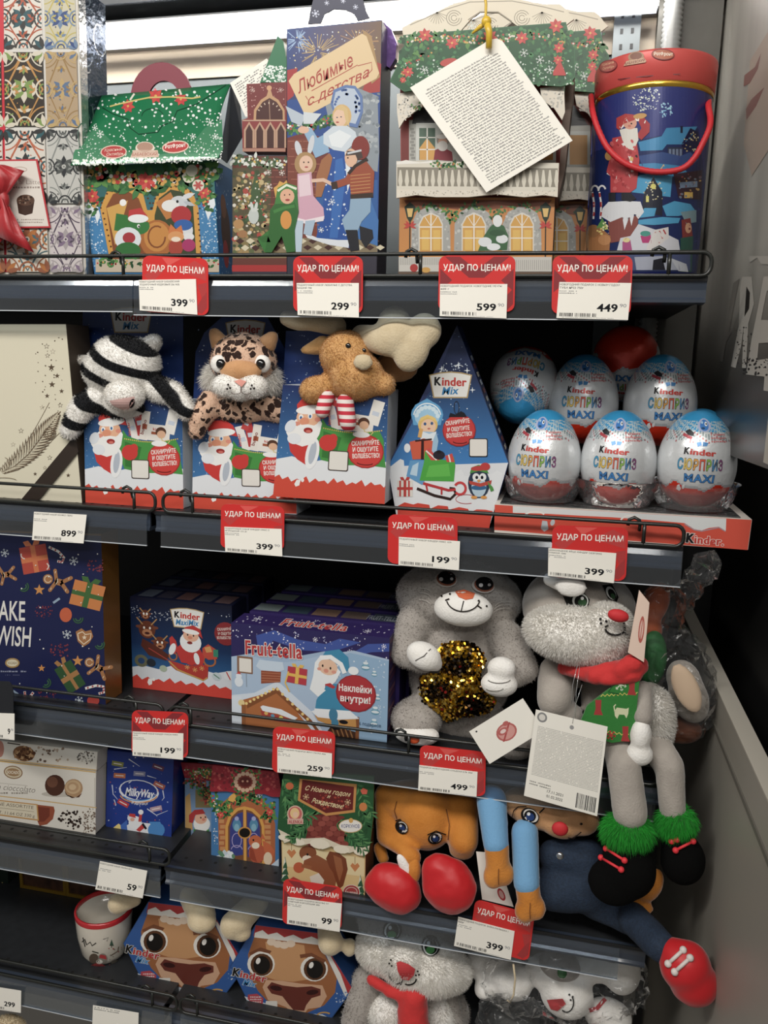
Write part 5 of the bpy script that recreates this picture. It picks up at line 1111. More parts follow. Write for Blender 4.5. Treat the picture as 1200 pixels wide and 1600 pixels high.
A.arc(0, 960, 60, 40, -60, 60, 3, '9a8a70'); A.arc(60, 880, 40, 60, 0, 120, 3, '9a8a70'); A.arc(20, 1060, 80, 20, 180, 340, 3, '9a8a70')
show(A, 'cover_print', t, PP)
obj('ribbon_band', MB().prism(front_pts(Ze, [(425, 800), (445, 895), (210, 1180), (112, 1175)], Yc_-.0028), (0, -1, 0), .0006), mat('ribbon_brown', '2e241d', .5), t)

SK, RD, GR = 'f0b58c', 'd8281f', '3f9a3a'
def mix_art(A):
    """the Santa-with-sack front picture, 560 x 600"""
    A.poly([(0, 0), (560, 0), (560, 600), (0, 600)], [lin('1d2f66'), lin('1d2f66'), lin('3f8fd0'), lin('3f8fd0')], 1)
    A.L = 2; A.dots(120, 5, 5, 555, 400, 1.5, 4, ['c8dcf0', '7fa6d8'])
    A.poly([(0, 395), (80, 375), (180, 400), (300, 370), (420, 385), (500, 360), (560, 375), (560, 600), (0, 600)], 'e9edf2')
    wv = [(0, 492)]
    for i in range(12): x = 560*(i+1)/12; wv += [(x-24, 478+(i % 3)*8), (x-6, 502+(i % 2)*10)]
    A.poly(wv+[(560, 500), (560, 600), (0, 600)], 'e0401f'); A.poly([(115, 500), (135, 500), (130, 530), (112, 538), (104, 524)], 'f4f4f2'); A.ell_(145, 500, 8, 11, 'f4f4f2')
    # sweets in the sack
    for x, y, w_, h_, a, cc_, tx in ((278, 150, 44, 150, -18, 'ece8e4', 0), (318, 120, 44, 150, -10, 'c02c30', 0), (350, 140, 46, 160, 8, 'e8e2da', 1), (425, 180, 130, 90, 6, 'ebe6de', 1), (500, 120, 60, 130, 14, 'ece9e2', 0), (300, 60, 40, 80, 20, 'c93a3a', 0)):
        q = math.radians(a); R = lambda u, v: (x+u*math.cos(q)-v*math.sin(q), y+u*math.sin(q)+v*math.cos(q))
        A.poly([R(-w_/2, -h_/2), R(w_/2, -h_/2), R(w_/2, h_/2), R(-w_/2, h_/2)], cc_); A.poly([R(-w_*.3, -h_*.05), R(w_*.3, -h_*.05), R(w_*.3, h_*.12), R(-w_*.3, h_*.12)], 'a8552c' if tx else 'c9d4e4')
    A.T('bueno', 340, 190, 362, 110, 20, '8a2c22', .02); A.T('kinder', 395, 165, 465, 172, 16, 'c83a30', .02); A.ell_(440, 175, 30, 28, '5a3826'); A.ell_(442, 188, 24, 22, 'e6b48e'); A.T('kinder', 272, 195, 262, 120, 16, 'c83a30', .02)
    A.poly([(225, 165), (250, 200), (330, 225), (440, 228), (520, 210), (545, 260), (548, 330), (560, 405), (470, 398), (350, 405), (230, 385), (200, 300)], GR); A.poly([(235, 230), (330, 260), (300, 380), (235, 370)], '2f7c2e')
    A.L += 1; [A.ell_(235+i*11, 215+16*math.sin(i*.12)-i*.1, 4, 4, 'e0b84a', 0, 6, A.L) for i in range(28)]
    A.line([(430, 250), (450, 225), (440, 205)], 5, 'd9c46a'); A.line([(440, 250), (475, 240), (490, 222)], 5, 'd9c46a')
    # Santa
    A.poly([(55, 290), (100, 270), (210, 300), (205, 400), (170, 425), (110, 390), (70, 350)], RD); A.ell_(185, 355, 34, 85, 'f2f4f6', 8); A.ell_(186, 350, 18, 62, 'b8c2d0', 8); A.ell_(262, 292, 46, 44, RD); A.ell_(288, 268, 22, 26, RD)
    A.poly([(95, 150), (85, 100), (120, 55), (180, 45), (225, 75), (250, 140), (215, 135)], RD); A.poly([(90, 175), (60, 200), (40, 250), (70, 300), (130, 320), (190, 300), (215, 250), (225, 190), (190, 140), (130, 150)], 'f4f4f2')
    A.ell_(150, 165, 62, 48, SK); A.ell_(160, 122, 78, 24, 'f4f4f2', -8); A.ell_(112, 165, 12, 16, 'f4f4f2'); A.ell_(112, 168, 6, 9, '2e6aa8'); A.ell_(160, 155, 12, 16, 'f4f4f2'); A.ell_(160, 158, 6, 9, '2e6aa8'); A.ell_(132, 185, 26, 20, 'e8946c'); A.ell_(95, 200, 16, 12, 'e89078'); A.ell_(200, 172, 16, 12, 'e89078')
    A.poly([(100, 208), (150, 200), (190, 205), (180, 222), (110, 228)], 'f4f4f2'); A.ell_(155, 232, 24, 15, 'a8201c'); A.ell_(157, 237, 14, 7, 'e07060'); A.ell_(60, 215, 26, 36, 'e2e8f0', 30); A.ell_(85, 280, 36, 30, 'e8ecf2')
    # round seal and the blank label beside it
    A.ell_(455, 325, 92, 90, 'b81c18'); A.ell_(455, 325, 86, 84, 'dc2f26'); A.ell_(430, 238, 44, 16, 'f2f2f0'); A.arc(455, 385, 40, 12, 10, 170, 6, '7a1410')
    A.T('СКАНИРУЙТЕ', 385, 300, 524, 284, 24, 'f6eee6', .03); A.T('И ОЩУТИТЕ', 392, 332, 520, 318, 24, 'f6eee6', .03); A.T('ВОЛШЕБСТВО!', 392, 366, 528, 352, 24, 'f6eee6', .03)
    A.rrect(270, 330, 372, 438, 10, '4a3c34'); A.rrect(275, 335, 367, 433, 8, 'ece8e0')
def mix_logo(A, x0, y0, w_, big=True, sub='Mix'):
    """white shield with the two-line name; w_ is its width"""
    s_ = w_/100
    P = lambda pts: [(x0+x*s_, y0+y*s_) for x, y in pts]
    A.poly(P([(0, 8), (25, 2), (50, 0), (75, 2), (100, 8), (90, 62), (10, 62)]), 'b79a62'); A.poly(P([(3, 10), (26, 5), (50, 3), (74, 5), (97, 10), (87.5, 59), (12.5, 59)]), 'ecebe6')
    a, b = P([(13, 32), (87, 34)]); c_ = (a[0]*.78+b[0]*.22, a[1]*.78+b[1]*.22)
    A.T('K', a[0], a[1], c_[0]-s_, c_[1], 20*s_, '17171a', .04); A.T('inder', c_[0]+s_, c_[1], b[0], b[1], 20*s_, 'cc2e26', .035)
    e, f_ = P([(30, 54), (70, 52)]) if sub == 'Mix' else P([(16, 54), (84, 52)]); A.T(sub, e[0], e[1], f_[0], f_[1], 18*s_, '2f86c0', .03, .25)
def mix_box(name, z, quad, header, Y, label, k=2, logo=None, lift=None, depth=.062, kk=.86):
    t = thing(name, at(*W(z, [quad[3]])[0], Y), label, 'gift box', 'plush topped sweet boxes')
    c = front_pts(z, [quad[3], quad[2], quad[1], quad[0]], Y)
    if lift is None: c[0].z = c[1].z = ZK[k]+.0004
    carton('carton', c, depth, mat('box_white_side', 'c6ccd2', .45), t)
    hb = cut('header_card', header, Y+depth+.001, .0015, mat('header_navy', '22386e', .4, var=.15, vscale=30), t, z)
    A = Art(qmap(*front_pts(z, quad, Y), 560, 600), k=kk); mix_art(A); show(A, 'front_print', t)
    A = Art(pmap((0, Y+depth+.001, 0), (0, -1, 0)), z, k=.85); xs = [p[0] for p in header]; ys = [p[1] for p in header]
    A.dots(60, min(xs)+20, min(ys)+20, max(xs)-20, max(ys)-20, 2, 5, ['8fa8d0', 'c9d8ec'])
    if logo: mix_logo(A, *logo)
    show(A, 'header_print', t)
    return t
bt = mix_box('plush_gift_box', Ze, [(474, 600), (1035, 600), (1042, 1222), (486, 1192)], [(470, 100), (1040, 115), (1040, 620), (462, 610)], .035, 'blue gift box with Santa sack print below the striped white tiger', logo=(625, 70, 240))
bl = mix_box('plush_gift_box', Zf, [(72, 600), (600, 640), (612, 1142), (68, 1132)], [(85, 300), (130, 200), (220, 120), (460, 120), (560, 300), (590, 660), (70, 620)], .045, 'blue gift box with Santa sack print below the spotted leopard', logo=(240, 130, 210))
bm_ = mix_box('plush_gift_box', Zf, [(540, 470), (1090, 500), (1070, 1092), (488, 1052)], [(556, 190), (900, 190), (1000, 330), (1085, 520), (540, 480)], .018, 'blue gift box with Santa sack print tipped forward below the tan moose', lift=True)

# ---- soft toy materials
def furmat(name, base, kind=None, c2='1a1a1c', scale=30, rough=.8, sheen=.5, c3=None, rot=(0, 0, 0), stretch=(1, 1, 1), width=.5):
    m = mat(name, base, rough, sheen=sheen, spec=.15)
    N = m.node_tree.nodes; L = m.node_tree.links; b = N['Principled BSDF']
    tc = N.new('ShaderNodeTexCoord'); mp = N.new('ShaderNodeMapping'); mp.inputs['Scale'].default_value = stretch; mp.inputs['Rotation'].default_value = rot; L.new(tc.outputs['Object'], mp.inputs[0])
    if kind == 'stripes':
        w_ = N.new('ShaderNodeTexWave'); w_.inputs['Scale'].default_value = scale; w_.inputs['Distortion'].default_value = 5.5; w_.inputs['Detail'].default_value = 1; w_.inputs['Detail Scale'].default_value = .7; L.new(mp.outputs[0], w_.inputs[0])
        r = N.new('ShaderNodeMapRange'); r.inputs[1].default_value = width-.06; r.inputs[2].default_value = width+.06; L.new(w_.outputs['Fac'], r.inputs[0]); fac = r.outputs[0]
    elif kind == 'spots':
        nz = N.new('ShaderNodeTexNoise'); nz.inputs['Scale'].default_value = scale*.9; L.new(mp.outputs[0], nz.inputs[0])
        mx = N.new('ShaderNodeMix'); mx.data_type = 'VECTOR'; mx.inputs[0].default_value = .018; L.new(mp.outputs[0], mx.inputs[4]); L.new(nz.outputs['Color'], mx.inputs[5])
        v = N.new('ShaderNodeTexVoronoi'); v.inputs['Scale'].default_value = scale; L.new(mx.outputs[1], v.inputs['Vector'])
        r = N.new('ShaderNodeMapRange'); r.inputs[1].default_value = .50; r.inputs[2].default_value = .44; L.new(v.outputs['Distance'], r.inputs[0]); fac = r.outputs[0]
    else:
        nz = N.new('ShaderNodeTexNoise'); nz.inputs['Scale'].default_value = scale; nz.inputs['Detail'].default_value = 5; L.new(mp.outputs[0], nz.inputs[0]); r = N.new('ShaderNodeMapRange'); r.inputs[1].default_value = .35; r.inputs[2].default_value = .7; L.new(nz.outputs[0], r.inputs[0]); fac = r.outputs[0]
    mc = N.new('ShaderNodeMix'); mc.data_type = 'RGBA'; mc.inputs[6].default_value = (*lin(base), 1); mc.inputs[7].default_value = (*lin(c2), 1); L.new(fac, mc.inputs[0]); L.new(mc.outputs[2], b.inputs['Base Color'])
    nb = N.new('ShaderNodeTexNoise'); nb.inputs['Scale'].default_value = 420; L.new(tc.outputs['Object'], nb.inputs[0]); bp = N.new('ShaderNodeBump'); bp.inputs['Strength'].default_value = .5; bp.inputs['Distance'].default_value = .0015; L.new(nb.outputs[0], bp.inputs['Height']); L.new(bp.outputs[0], b.inputs['Normal'])
    return m
F_white = furmat('white_pile', 'f0eeea', None, 'e6e3dd', 60)
F_tiger = furmat('tiger_pile', 'efede9', 'stripes', '15161a', 15, stretch=(.35, .3, 1.2), rot=(0, .5, .25), width=.60)
F_leo = furmat('leopard_pile', 'd6b49c', 'spots', '33221d', 92)
F_tan = furmat('tan_pile', 'd0a470', None, 'c0925c', 90)
F_cream = furmat('cream_pile', 'cfc0a2', None, 'c4b394', 60)
F_grey = furmat('grey_pile', 'a8a29c', None, '98928c', 50)
F_grey2 = furmat('grey_velour', 'aca59d', None, '9c958e', 40)
F_orange = furmat('orange_velour', 'cb853e', None, 'bd7832', 40)
F_tanv = furmat('tan_velour', 'c99a70', None, 'bb8c62', 50)
EYE = mat('toy_eye_black', '0c0c0d', .08, coat=1)
def toy(name, p, label, cat='plush toy', group=None): return thing(name, p, label, cat, group)
def bead(parent, skin, px, py, r, m=None, name='eye', z=(0, 0, 1)):
    (x, y), = W(z, [(px, py)]); p, n = onskin(skin, x, y); s_ = mpp(p)*r/z[2]
    return obj(name, MB().ell(p, (s_, s_*.7, s_)), m or EYE, parent)
def zel(z, x, y, Y, rx, ry, rd, ang=0): (a, b), = W(z, [(x, y)]); return pel(a, b, Y, rx/z[2], ry/z[2], rd/z[2], ang)
def zca(z, x0, y0, Y0, x1, y1, Y1, r0, r1): (a, b), (c, d) = W(z, [(x0, y0), (x1, y1)]); return pca(a, b, Y0, c, d, Y1, r0/z[2], r1/z[2])

# striped white tiger
t = toy('plush_tiger', at(190, 620, .05), 'fluffy white plush tiger with black stripes and pink nose, lying over its gift box')
b = fused('body', [zel(Ze, 690, 400, .045, 190, 165, 150), zel(Ze, 620, 430, .045, 150, 120, 130), zel(Ze, 780, 400, .045, 130, 150, 120), zel(Ze, 720, 640, .05, 210, 85, 90),
   zca(Ze, 560, 590, .04, 470, 640, .03, 75, 70), zca(Ze, 470, 640, .03, 395, 770, .022, 70, 52), zca(Ze, 900, 540, .04, 985, 560, .03, 75, 62), zca(Ze, 985, 560, .03, 1060, 660, .022, 62, 55)], F_tiger, t)
fur(b, 'pile', F_tiger, t, 26000, .0045, .00035)
for nm, pr in (('ear', [zca(Ze, 820, 320, .05, 880, 265, .05, 55, 38)]), ('ear', [zca(Ze, 540, 385, .05, 420, 362, .055, 34, 14)])):
    e = fused(nm, pr, F_white, t, smooth=3); fur(e, 'ear_pile', F_white, t, 2500, .004)
mz = fused('muzzle', [zel(Ze, 705, 575, .012, 122, 88, 90)], F_white, t); fur(mz, 'muzzle_pile', F_white, t, 3500, .0025)
A = Art(skinmap(mz, .0034), Ze, strip=4); A.poly([(620, 605), (700, 590), (765, 580), (762, 610), (720, 665), (680, 650), (640, 632)], 'd9aea8'); A.ell_(750, 620, 14, 28, '1c1416', 18); A.line([(700, 665), (690, 690)], 6, '1c1416'); show(A, 'nose_patch', t, EM)
bead(t, b, 597, 505, 16, z=Ze)
# leopard
t = toy('plush_leopard', at(370, 640, .05), 'spotted plush leopard with white ruff and shiny black eyes above its gift box')
b = fused('body', [zel(Zf, 335, 350, .05, 178, 150, 140), zel(Zf, 330, 590, .055, 215, 85, 90), zca(Zf, 170, 560, .045, 110, 640, .03, 70, 60), zca(Zf, 110, 640, .03, 90, 715, .028, 60, 44), zca(Zf, 470, 590, .05, 530, 620, .05, 70, 55)], F_leo, t)
fur(b, 'pile', F_leo, t, 15000, .0022, .0003)
for x0, y0, x1, y1 in ((215, 262, 185, 205), (455, 262, 485, 222)):
    e = fused('ear', [zca(Zf, x0, y0, .05, x1, y1, .05, 52, 34)], F_tanv, t, smooth=3)
rf = fused('ruff', [zel(Zf, 325, 445, .055, 205, 115, 90)], F_white, t); fur(rf, 'ruff_pile', F_white, t, 9000, .013, .0004, droop=.5)
mz = fused('muzzle', [zel(Zf, 250, 475, .014, 82, 62, 60), zel(Zf, 385, 480, .014, 82, 62, 60), zel(Zf, 320, 500, .018, 80, 55, 60)], F_white, t, smooth=3); fur(mz, 'muzzle_pile', F_white, t, 2500, .0022)
sn = fused('snout_patch', [zel(Zf, 320, 398, .022, 120, 60, 70), zel(Zf, 318, 370, .026, 70, 40, 60)], F_tanv, t, smooth=4)
A = Art(skinmap(mz, .0030, .01), Zf, strip=4); A.poly([(285, 452), (318, 442), (350, 452), (325, 482)], 'd98f80'); A.line([(322, 480), (322, 510)], 5, '5a4038')
A.L += 1; [A.ell_(x, y, 6, 6, '2a2020', 0, 8, A.L) for x, y in ((255, 470), (265, 488), (250, 492), (378, 474), (390, 490), (372, 492))]; A.arc(295, 505, 28, 14, 20, 160, 4, '8a7a74'); A.arc(350, 505, 28, 14, 20, 160, 4, '8a7a74'); show(A, 'nose_and_freckles', t, EM)
for x in (208, 432):
    o_ = bead(t, b, x, 362, 47, F_white, 'eye_patch', Zf); bead(t, o_, x+(8 if x < 300 else -8), 362, 26, z=Zf)
# moose
t = toy('plush_moose', at(540, 620, .03), 'tan plush moose with big cream antlers and red striped legs above the tipped box')
b = fused('body', [zel(Zf, 870, 320, .03, 140, 130, 120), zel(Zf, 925, 430, .022, 145, 130, 120), zel(Zf, 900, 540, .05, 165, 60, 80), zca(Zf, 800, 480, .03, 700, 500, .018, 70, 72), zel(Zf, 690, 500, .012, 68, 60, 50), zca(Zf, 1010, 480, .03, 1070, 470, .02, 58, 60)], F_tan, t)
fur(b, 'pile', F_tan, t, 20000, .0024, .00032, mess=.9)
e = fused('ear', [zca(Zf, 750, 265, .05, 650, 292, .045, 52, 22)], F_tan, t, smooth=3)
sn = fused('nose_patch', [zel(Zf, 958, 352, -.008, 56, 46, 26)], F_cream, t, smooth=3)
an = fused('antler', [zca(Zf, 820, 165, .05, 560, 125, .04, 55, 42), zel(Zf, 640, 140, .045, 110, 50, 50)], F_cream, t)
an2 = fused('antler', [zca(Zf, 950, 215, .05, 1060, 240, .02, 60, 80), zel(Zf, 1120, 225, .01, 120, 95, 60, -30), zel(Zf, 1210, 290, .01, 95, 120, 55, 20), zel(Zf, 1275, 190, .015, 95, 95, 55), zel(Zf, 1120, 140, .03, 90, 80, 55)], F_cream, t)
obj('antler_flap', MB().ell(at(580+140/3.636, 480+340/3.636, .06), (.03, .01, .02)), F_tanv, t)
bead(t, b, 880, 268, 15, z=Zf); bead(t, b, 962, 292, 12, z=Zf)
M_str = mat('striped_leg_red', 'b8293a', .8); N = M_str.node_tree.nodes; L = M_str.node_tree.links
tc = N.new('ShaderNodeTexCoord'); wv = N.new('ShaderNodeTexWave'); wv.wave_type = 'BANDS'; wv.bands_direction = 'Z'; wv.inputs['Scale'].default_value = 33; L.new(tc.outputs['Object'], wv.inputs[0]); cr_ = N.new('ShaderNodeMapRange'); cr_.inputs[1].default_value = .45; cr_.inputs[2].default_value = .55; L.new(wv.outputs['Fac'], cr_.inputs[0]); mc = N.new('ShaderNodeMix'); mc.data_type = 'RGBA'; mc.inputs[6].default_value = (*lin('b8293a'), 1); mc.inputs[7].default_value = (*lin('dcd3ce'), 1); L.new(cr_.outputs[0], mc.inputs[0]); L.new(mc.outputs[2], N['Principled BSDF'].inputs['Base Color'])
for pr in ([zca(Zf, 770, 530, .015, 745, 610, .004, 42, 40)], [zca(Zf, 865, 560, .008, 880, 672, .0, 48, 46)]): fused('leg', pr, M_str, t, smooth=3)

# diamond-shaped blue box
Yd = .045
t = thing('diamond_gift_box', at(690, 830, Yd), 'pointed diamond shaped blue gift box with sledge, penguin and snow maiden print', 'gift box')
fpts = [(487, 104), (782, 884), (668, 1272), (150, 1240), (92, 905)]
P3 = [at(*p, Yd) for p in W(Zg, fpts)]; P3[2].z = P3[3].z = Z2+.0005
obj('carton', MB().prism(P3, (0, -1, 0), .05), mat('diamond_side_navy', '28345c', .4, var=.3, vscale=90), t)
A = Art(pmap((0, Yd, 0), (0, -1, 0)), Zg, k=.86)
nv_ = ['20305e', '20305e', '3a80c4', '2f6fb8', '2a62ac']
A.poly([(487, 108), (600, 408), (372, 408)], '213058', 1); A.poly([(372, 408), (600, 408), (778, 884), (95, 904)], [lin('213058'), lin('213058'), lin('3585cc'), lin('3585cc')], 1)
A.poly([(95, 904), (778, 884), (665, 1268), (152, 1236)], 'e3e7ec', 1); A.poly([(110, 905), (165, 862), (185, 870), (190, 935), (250, 950), (290, 930), (330, 960), (480, 940), (510, 920), (530, 960), (690, 945), (715, 925), (745, 945), (730, 1010), (690, 1180), (150, 1180)], 'e9edf1', 2)
A.L = 3; ins = lambda x, y: y > 120 and abs(x-487+(y-108)*.06) < (y-108)*.34
A.dots(160, 130, 130, 770, 860, 1.5, 4.5, ['b9cfe8', '6f93cc', 'e4eef6'], ins); A.dots(90, 370, 320, 600, 420, 2, 6, ['e8f0f6', 'c0d4ec'], ins)
for x, y, r in ((495, 330, 22), (545, 360, 20), (400, 350, 18), (575, 470, 18), (430, 370, 16)): A.star(x, y, r, 'e9f1f7', 4, .22)
mix_logo(A, 328, 365, 245)
# snow maiden and gift
A.ell_(318, 610, 92, 76, '3f8fc8'); A.poly([(228, 600), (250, 555), (318, 518), (385, 560), (408, 610), (395, 670), (240, 670)], '58a8dc'); A.ell_(318, 620, 72, 62, '9fd0ee'); A.arc(318, 625, 78, 78, 190, 350, 7, 'eef6fa'); [A.ell_(318+62*math.cos(math.radians(a)), 630+62*math.sin(math.radians(a)), 13, 13, 'd4ecf8') for a in range(195, 350, 22)]
A.ell_(322, 668, 56, 54, 'e8bf5a'); A.ell_(325, 678, 42, 42, 'f2c8a4'); A.ell_(306, 663, 8, 9, '2f5a90'); A.ell_(345, 660, 8, 9, '2f5a90'); A.ell_(328, 690, 9, 5, 'd07060'); A.poly([(275, 650), (320, 625), (375, 655), (365, 630), (320, 610), (280, 628)], 'f0cc6a')
A.poly([(270, 720), (290, 705), (370, 710), (382, 760), (370, 830), (330, 860)], '9fc6e2'); A.poly([(290, 705), (330, 720), (372, 705), (350, 760), (280, 750)], 'e4eef4'); A.line([(285, 690), (275, 740)], 22, 'e0a850')
A.poly([(218, 765), (300, 745), (350, 760), (340, 860), (235, 865)], 'd9552f'); A.poly([(285, 750), (300, 748), (300, 865), (282, 865)], '3a1c18'); A.line([(250, 760), (345, 750)], 10, '3a1c18'); A.ell_(205, 800, 18, 26, 'e8edf2'); A.poly([(220, 870), (300, 870), (320, 960), (290, 1010), (200, 960)], '5aa0d4'); A.poly([(235, 900), (270, 880), (260, 960), (220, 950)], 'b9d8ec')
# sledge and sack
A.poly([(300, 880), (305, 815), (350, 860), (440, 870), (470, 850), (478, 900), (470, 990), (275, 985)], '3fae2c'); A.poly([(330, 900), (440, 890), (450, 960), (310, 965)], '57c23a'); A.poly([(305, 812), (330, 800), (390, 870), (340, 870)], 'd9443a'); A.line([(312, 815), (372, 868)], 8, 'f0ece6'); A.ell_(385, 840, 34, 26, '2a2430'); A.ell_(385, 822, 14, 10, '1a161c'); A.poly([(420, 845), (460, 830), (475, 880), (430, 880)], 'd9443a'); A.line([(440, 838), (450, 880)], 8, 'f0ece6')
A.line([(260, 1030), (360, 1070), (450, 1090), (480, 1060), (470, 1030), (445, 1028)], 16, '33221e'); A.line([(295, 1000), (440, 1040), (480, 1035)], 15, 'c8252c'); A.line([(310, 1000), (320, 1045)], 10, 'c8252c'); A.line([(400, 1020), (400, 1065)], 10, 'c8252c'); A.arc(505, 1030, 32, 34, -150, 140, 14, 'd83034'); A.arc(540, 1090, 60, 26, 60, 330, 3, 'c83034')
fig_gift(A, 192, 1030, 88, 92, 'e6e2d8', 'c8322c'); A.line([(165, 985), (165, 1075)], 10, 'c8322c'); A.line([(215, 985), (215, 1075)], 10, 'c8322c')
A.ell_(612, 1000, 62, 85, '2c3c54'); A.ell_(612, 1020, 42, 58, 'b9d4e6'); A.ell_(596, 965, 20, 22, 'f0f2f2'); A.ell_(634, 965, 20, 22, 'f0f2f2'); A.ell_(600, 967, 8, 10, '141a22'); A.ell_(630, 967, 8, 10, '141a22'); A.ell_(612, 1025, 46, 14, '2c6a9c'); A.poly([(555, 985), (620, 1000), (685, 982), (680, 1005), (620, 1020), (560, 1005)], 'c8402c'); A.poly([(660, 990), (690, 1020), (698, 1040), (680, 1048)], '4a9a3a')
A.poly([(560, 945), (570, 910), (610, 895), (650, 905), (668, 945), (612, 930)], '4a9a3a'); A.ell_(648, 905, 28, 22, 'cc3432'); A.ell_(612, 915, 46, 14, 'cc3432', -4); A.poly([(600, 985), (612, 978), (624, 985), (612, 998)], 'e89a2c'); A.ell_(585, 1080, 18, 9, 'e89a2c'); A.ell_(640, 1080, 18, 9, 'e89a2c')
A.ell_(500, 700, 95, 92, 'a81c1c'); A.ell_(500, 698, 89, 88, 'd42c2a'); A.arc(505, 762, 40, 12, 10, 170, 6, '6a1210'); A.poly([(440, 625), (450, 600), (480, 610), (510, 590), (530, 600), (545, 625)], '1c1c26'); A.arc(485, 570, 14, 36, 0, 360, 4, '2a2c3c')
A.T('СКАНИРУЙТЕ', 425, 672, 560, 655, 24, 'f4ece4', .03); A.T('И ОЩУТИТЕ', 435, 708, 560, 695, 24, 'f4ece4', .03); A.T('ВОЛШЕБСТВО!', 430, 742, 574, 728, 24, 'f4ece4', .03)
A.rrect(556, 745, 662, 850, 10, '3a3330'); A.rrect(561, 750, 657, 845, 8, 'ece8e0')
wv = [(140, 1155)]; 
for i in range(5): x = 150+i*105; wv += [(x+20, 1120+i*4), (x+60, 1112+i*5), (x+85, 1125+i*6), (x+70, 1142+i*5)]
A.poly([(150, 1130), (190, 1108), (240, 1120), (265, 1112), (330, 1122), (335, 1145), (380, 1125), (435, 1130), (440, 1150), (500, 1135), (550, 1145), (560, 1165), (600, 1148), (650, 1150), (690, 1158), (668, 1268), (152, 1236)], 'dc3a20')
show(A, 'front_print', t)
B_ = Art(lambda x, y, o: P3[0].lerp(P3[1], y)+Vector((.0006+o, .05*x, .0002)), k=.9); B_.L = 1
for i in range(12): B_.poly([(.25, .22+i*.06), (.75, .21+i*.06), (.72, .245+i*.06), (.3, .255+i*.06)], ['b9c4d4', '8c4a4a', 'c9c2b4'][i % 3], 1)
show(B_, 'side_print', t)

# egg tray carton
Yt2 = .014
t = thing('egg_tray', at(970, 850, Yt2), 'red and white display tray with clear plastic cups holding large foil eggs', 'display tray')
tq_ = front_pts(Zh, [(85, 912), (1118, 993), (1135, 866), (88, 803)], Yt2); dz = Z2+.0005-min(tq_[0].z, tq_[1].z)
for p in tq_[:2]: p.z = Z2+.0005
ztt = (tq_[2].z+tq_[3].z)/2; tq_[2].z = tq_[3].z = ztt
DT = .235
mb = MB(); th = .002; x0, x1 = tq_[0].x, tq_[1].x; Xa, Xb = tq_[3].x, tq_[2].x
mb.hexa([tq_[0], tq_[1], tq_[2], tq_[3]]+[p+Vector((0, DT, 0)) for p in (tq_[0], tq_[1], tq_[2], tq_[3])])
obj('tray_carton', mb, mat('tray_white_card', 'd8d2ca', .5), t)
A = Art(pmap((0, Yt2, 0), (0, -1, 0)), Zh, k=.9)
A.poly([(86, 805), (1134, 867), (1117, 990), (84, 908)], 'e2492c', 1); A.poly([(160, 810), (1030, 862), (1028, 912), (1000, 895), (960, 900), (930, 910), (900, 905), (860, 880), (700, 866), (560, 856), (440, 850), (300, 842), (160, 838)], 'dfe2e2', 2); A.line([(860, 884), (900, 908), (930, 913), (1000, 898), (1027, 914)], 3, '8fa8b8', 3)
A.L = 4; A.poly([(280, 870), (300, 872), (305, 905), (288, 915), (274, 902)], 'c4ced4'); A.ell_(322, 878, 9, 13, 'c4ced4', 20); A.arc(250, 850, 40, 16, 180, 340, 7, 'f0ece6'); A.arc(640, 872, 40, 22, 190, 340, 7, 'f0ece6')
A.T('K', 866, 958, 898, 962, 40, '17171a', .05, 0, 'f4efe8', .05); A.T('inder.', 900, 962, 1018, 972, 34, 'd2382a', .045, 0, 'f4efe8', .05)
show(A, 'tray_print', t)
# eggs
EGR, EGB, EGT = .0470, .052, .068
def eprof(n=80):
    out = []
    for i in range(n+1):
        a = -math.pi/2+math.pi*i/n; r = EGR*max(.002, math.cos(a))**.92*(1-.10*max(0, math.sin(a))**2); out.append((r, EGB+(EGT if a > 0 else EGB)*math.sin(a)))
    return out
EP = eprof(); HN = 144
def ecol(i, k):
    z = EP[min(i, len(EP)-1)][1]; a = 2*math.pi*k/HN; wl = .030+.0035*math.sin(a*5)+.002*math.sin(a*11+1)
    H = EGB+EGT
    n_ = math.sin(a*23+z*900)*math.sin(a*37-z*1400)
    if z < wl-.001: return lin('d8361f')
    if z < wl+.002: return lin('b8c0c4')
    if z > H*.90: return lin('3f9ed4')
    if z > H*.79: return lin('3f9ed4') if n_ > .1 else lin('b9cdd6')
    if z > H*.71 and n_ > .35: return lin('8fa0a4')
    if z > H*.69 and n_ < -.72: return lin('b9696c')
    return lin('d9dcde')
M_foil = mat('egg_foil', rough=.3, attr=True, bump=.35, bscale=130, spec=.8, metal=.25)
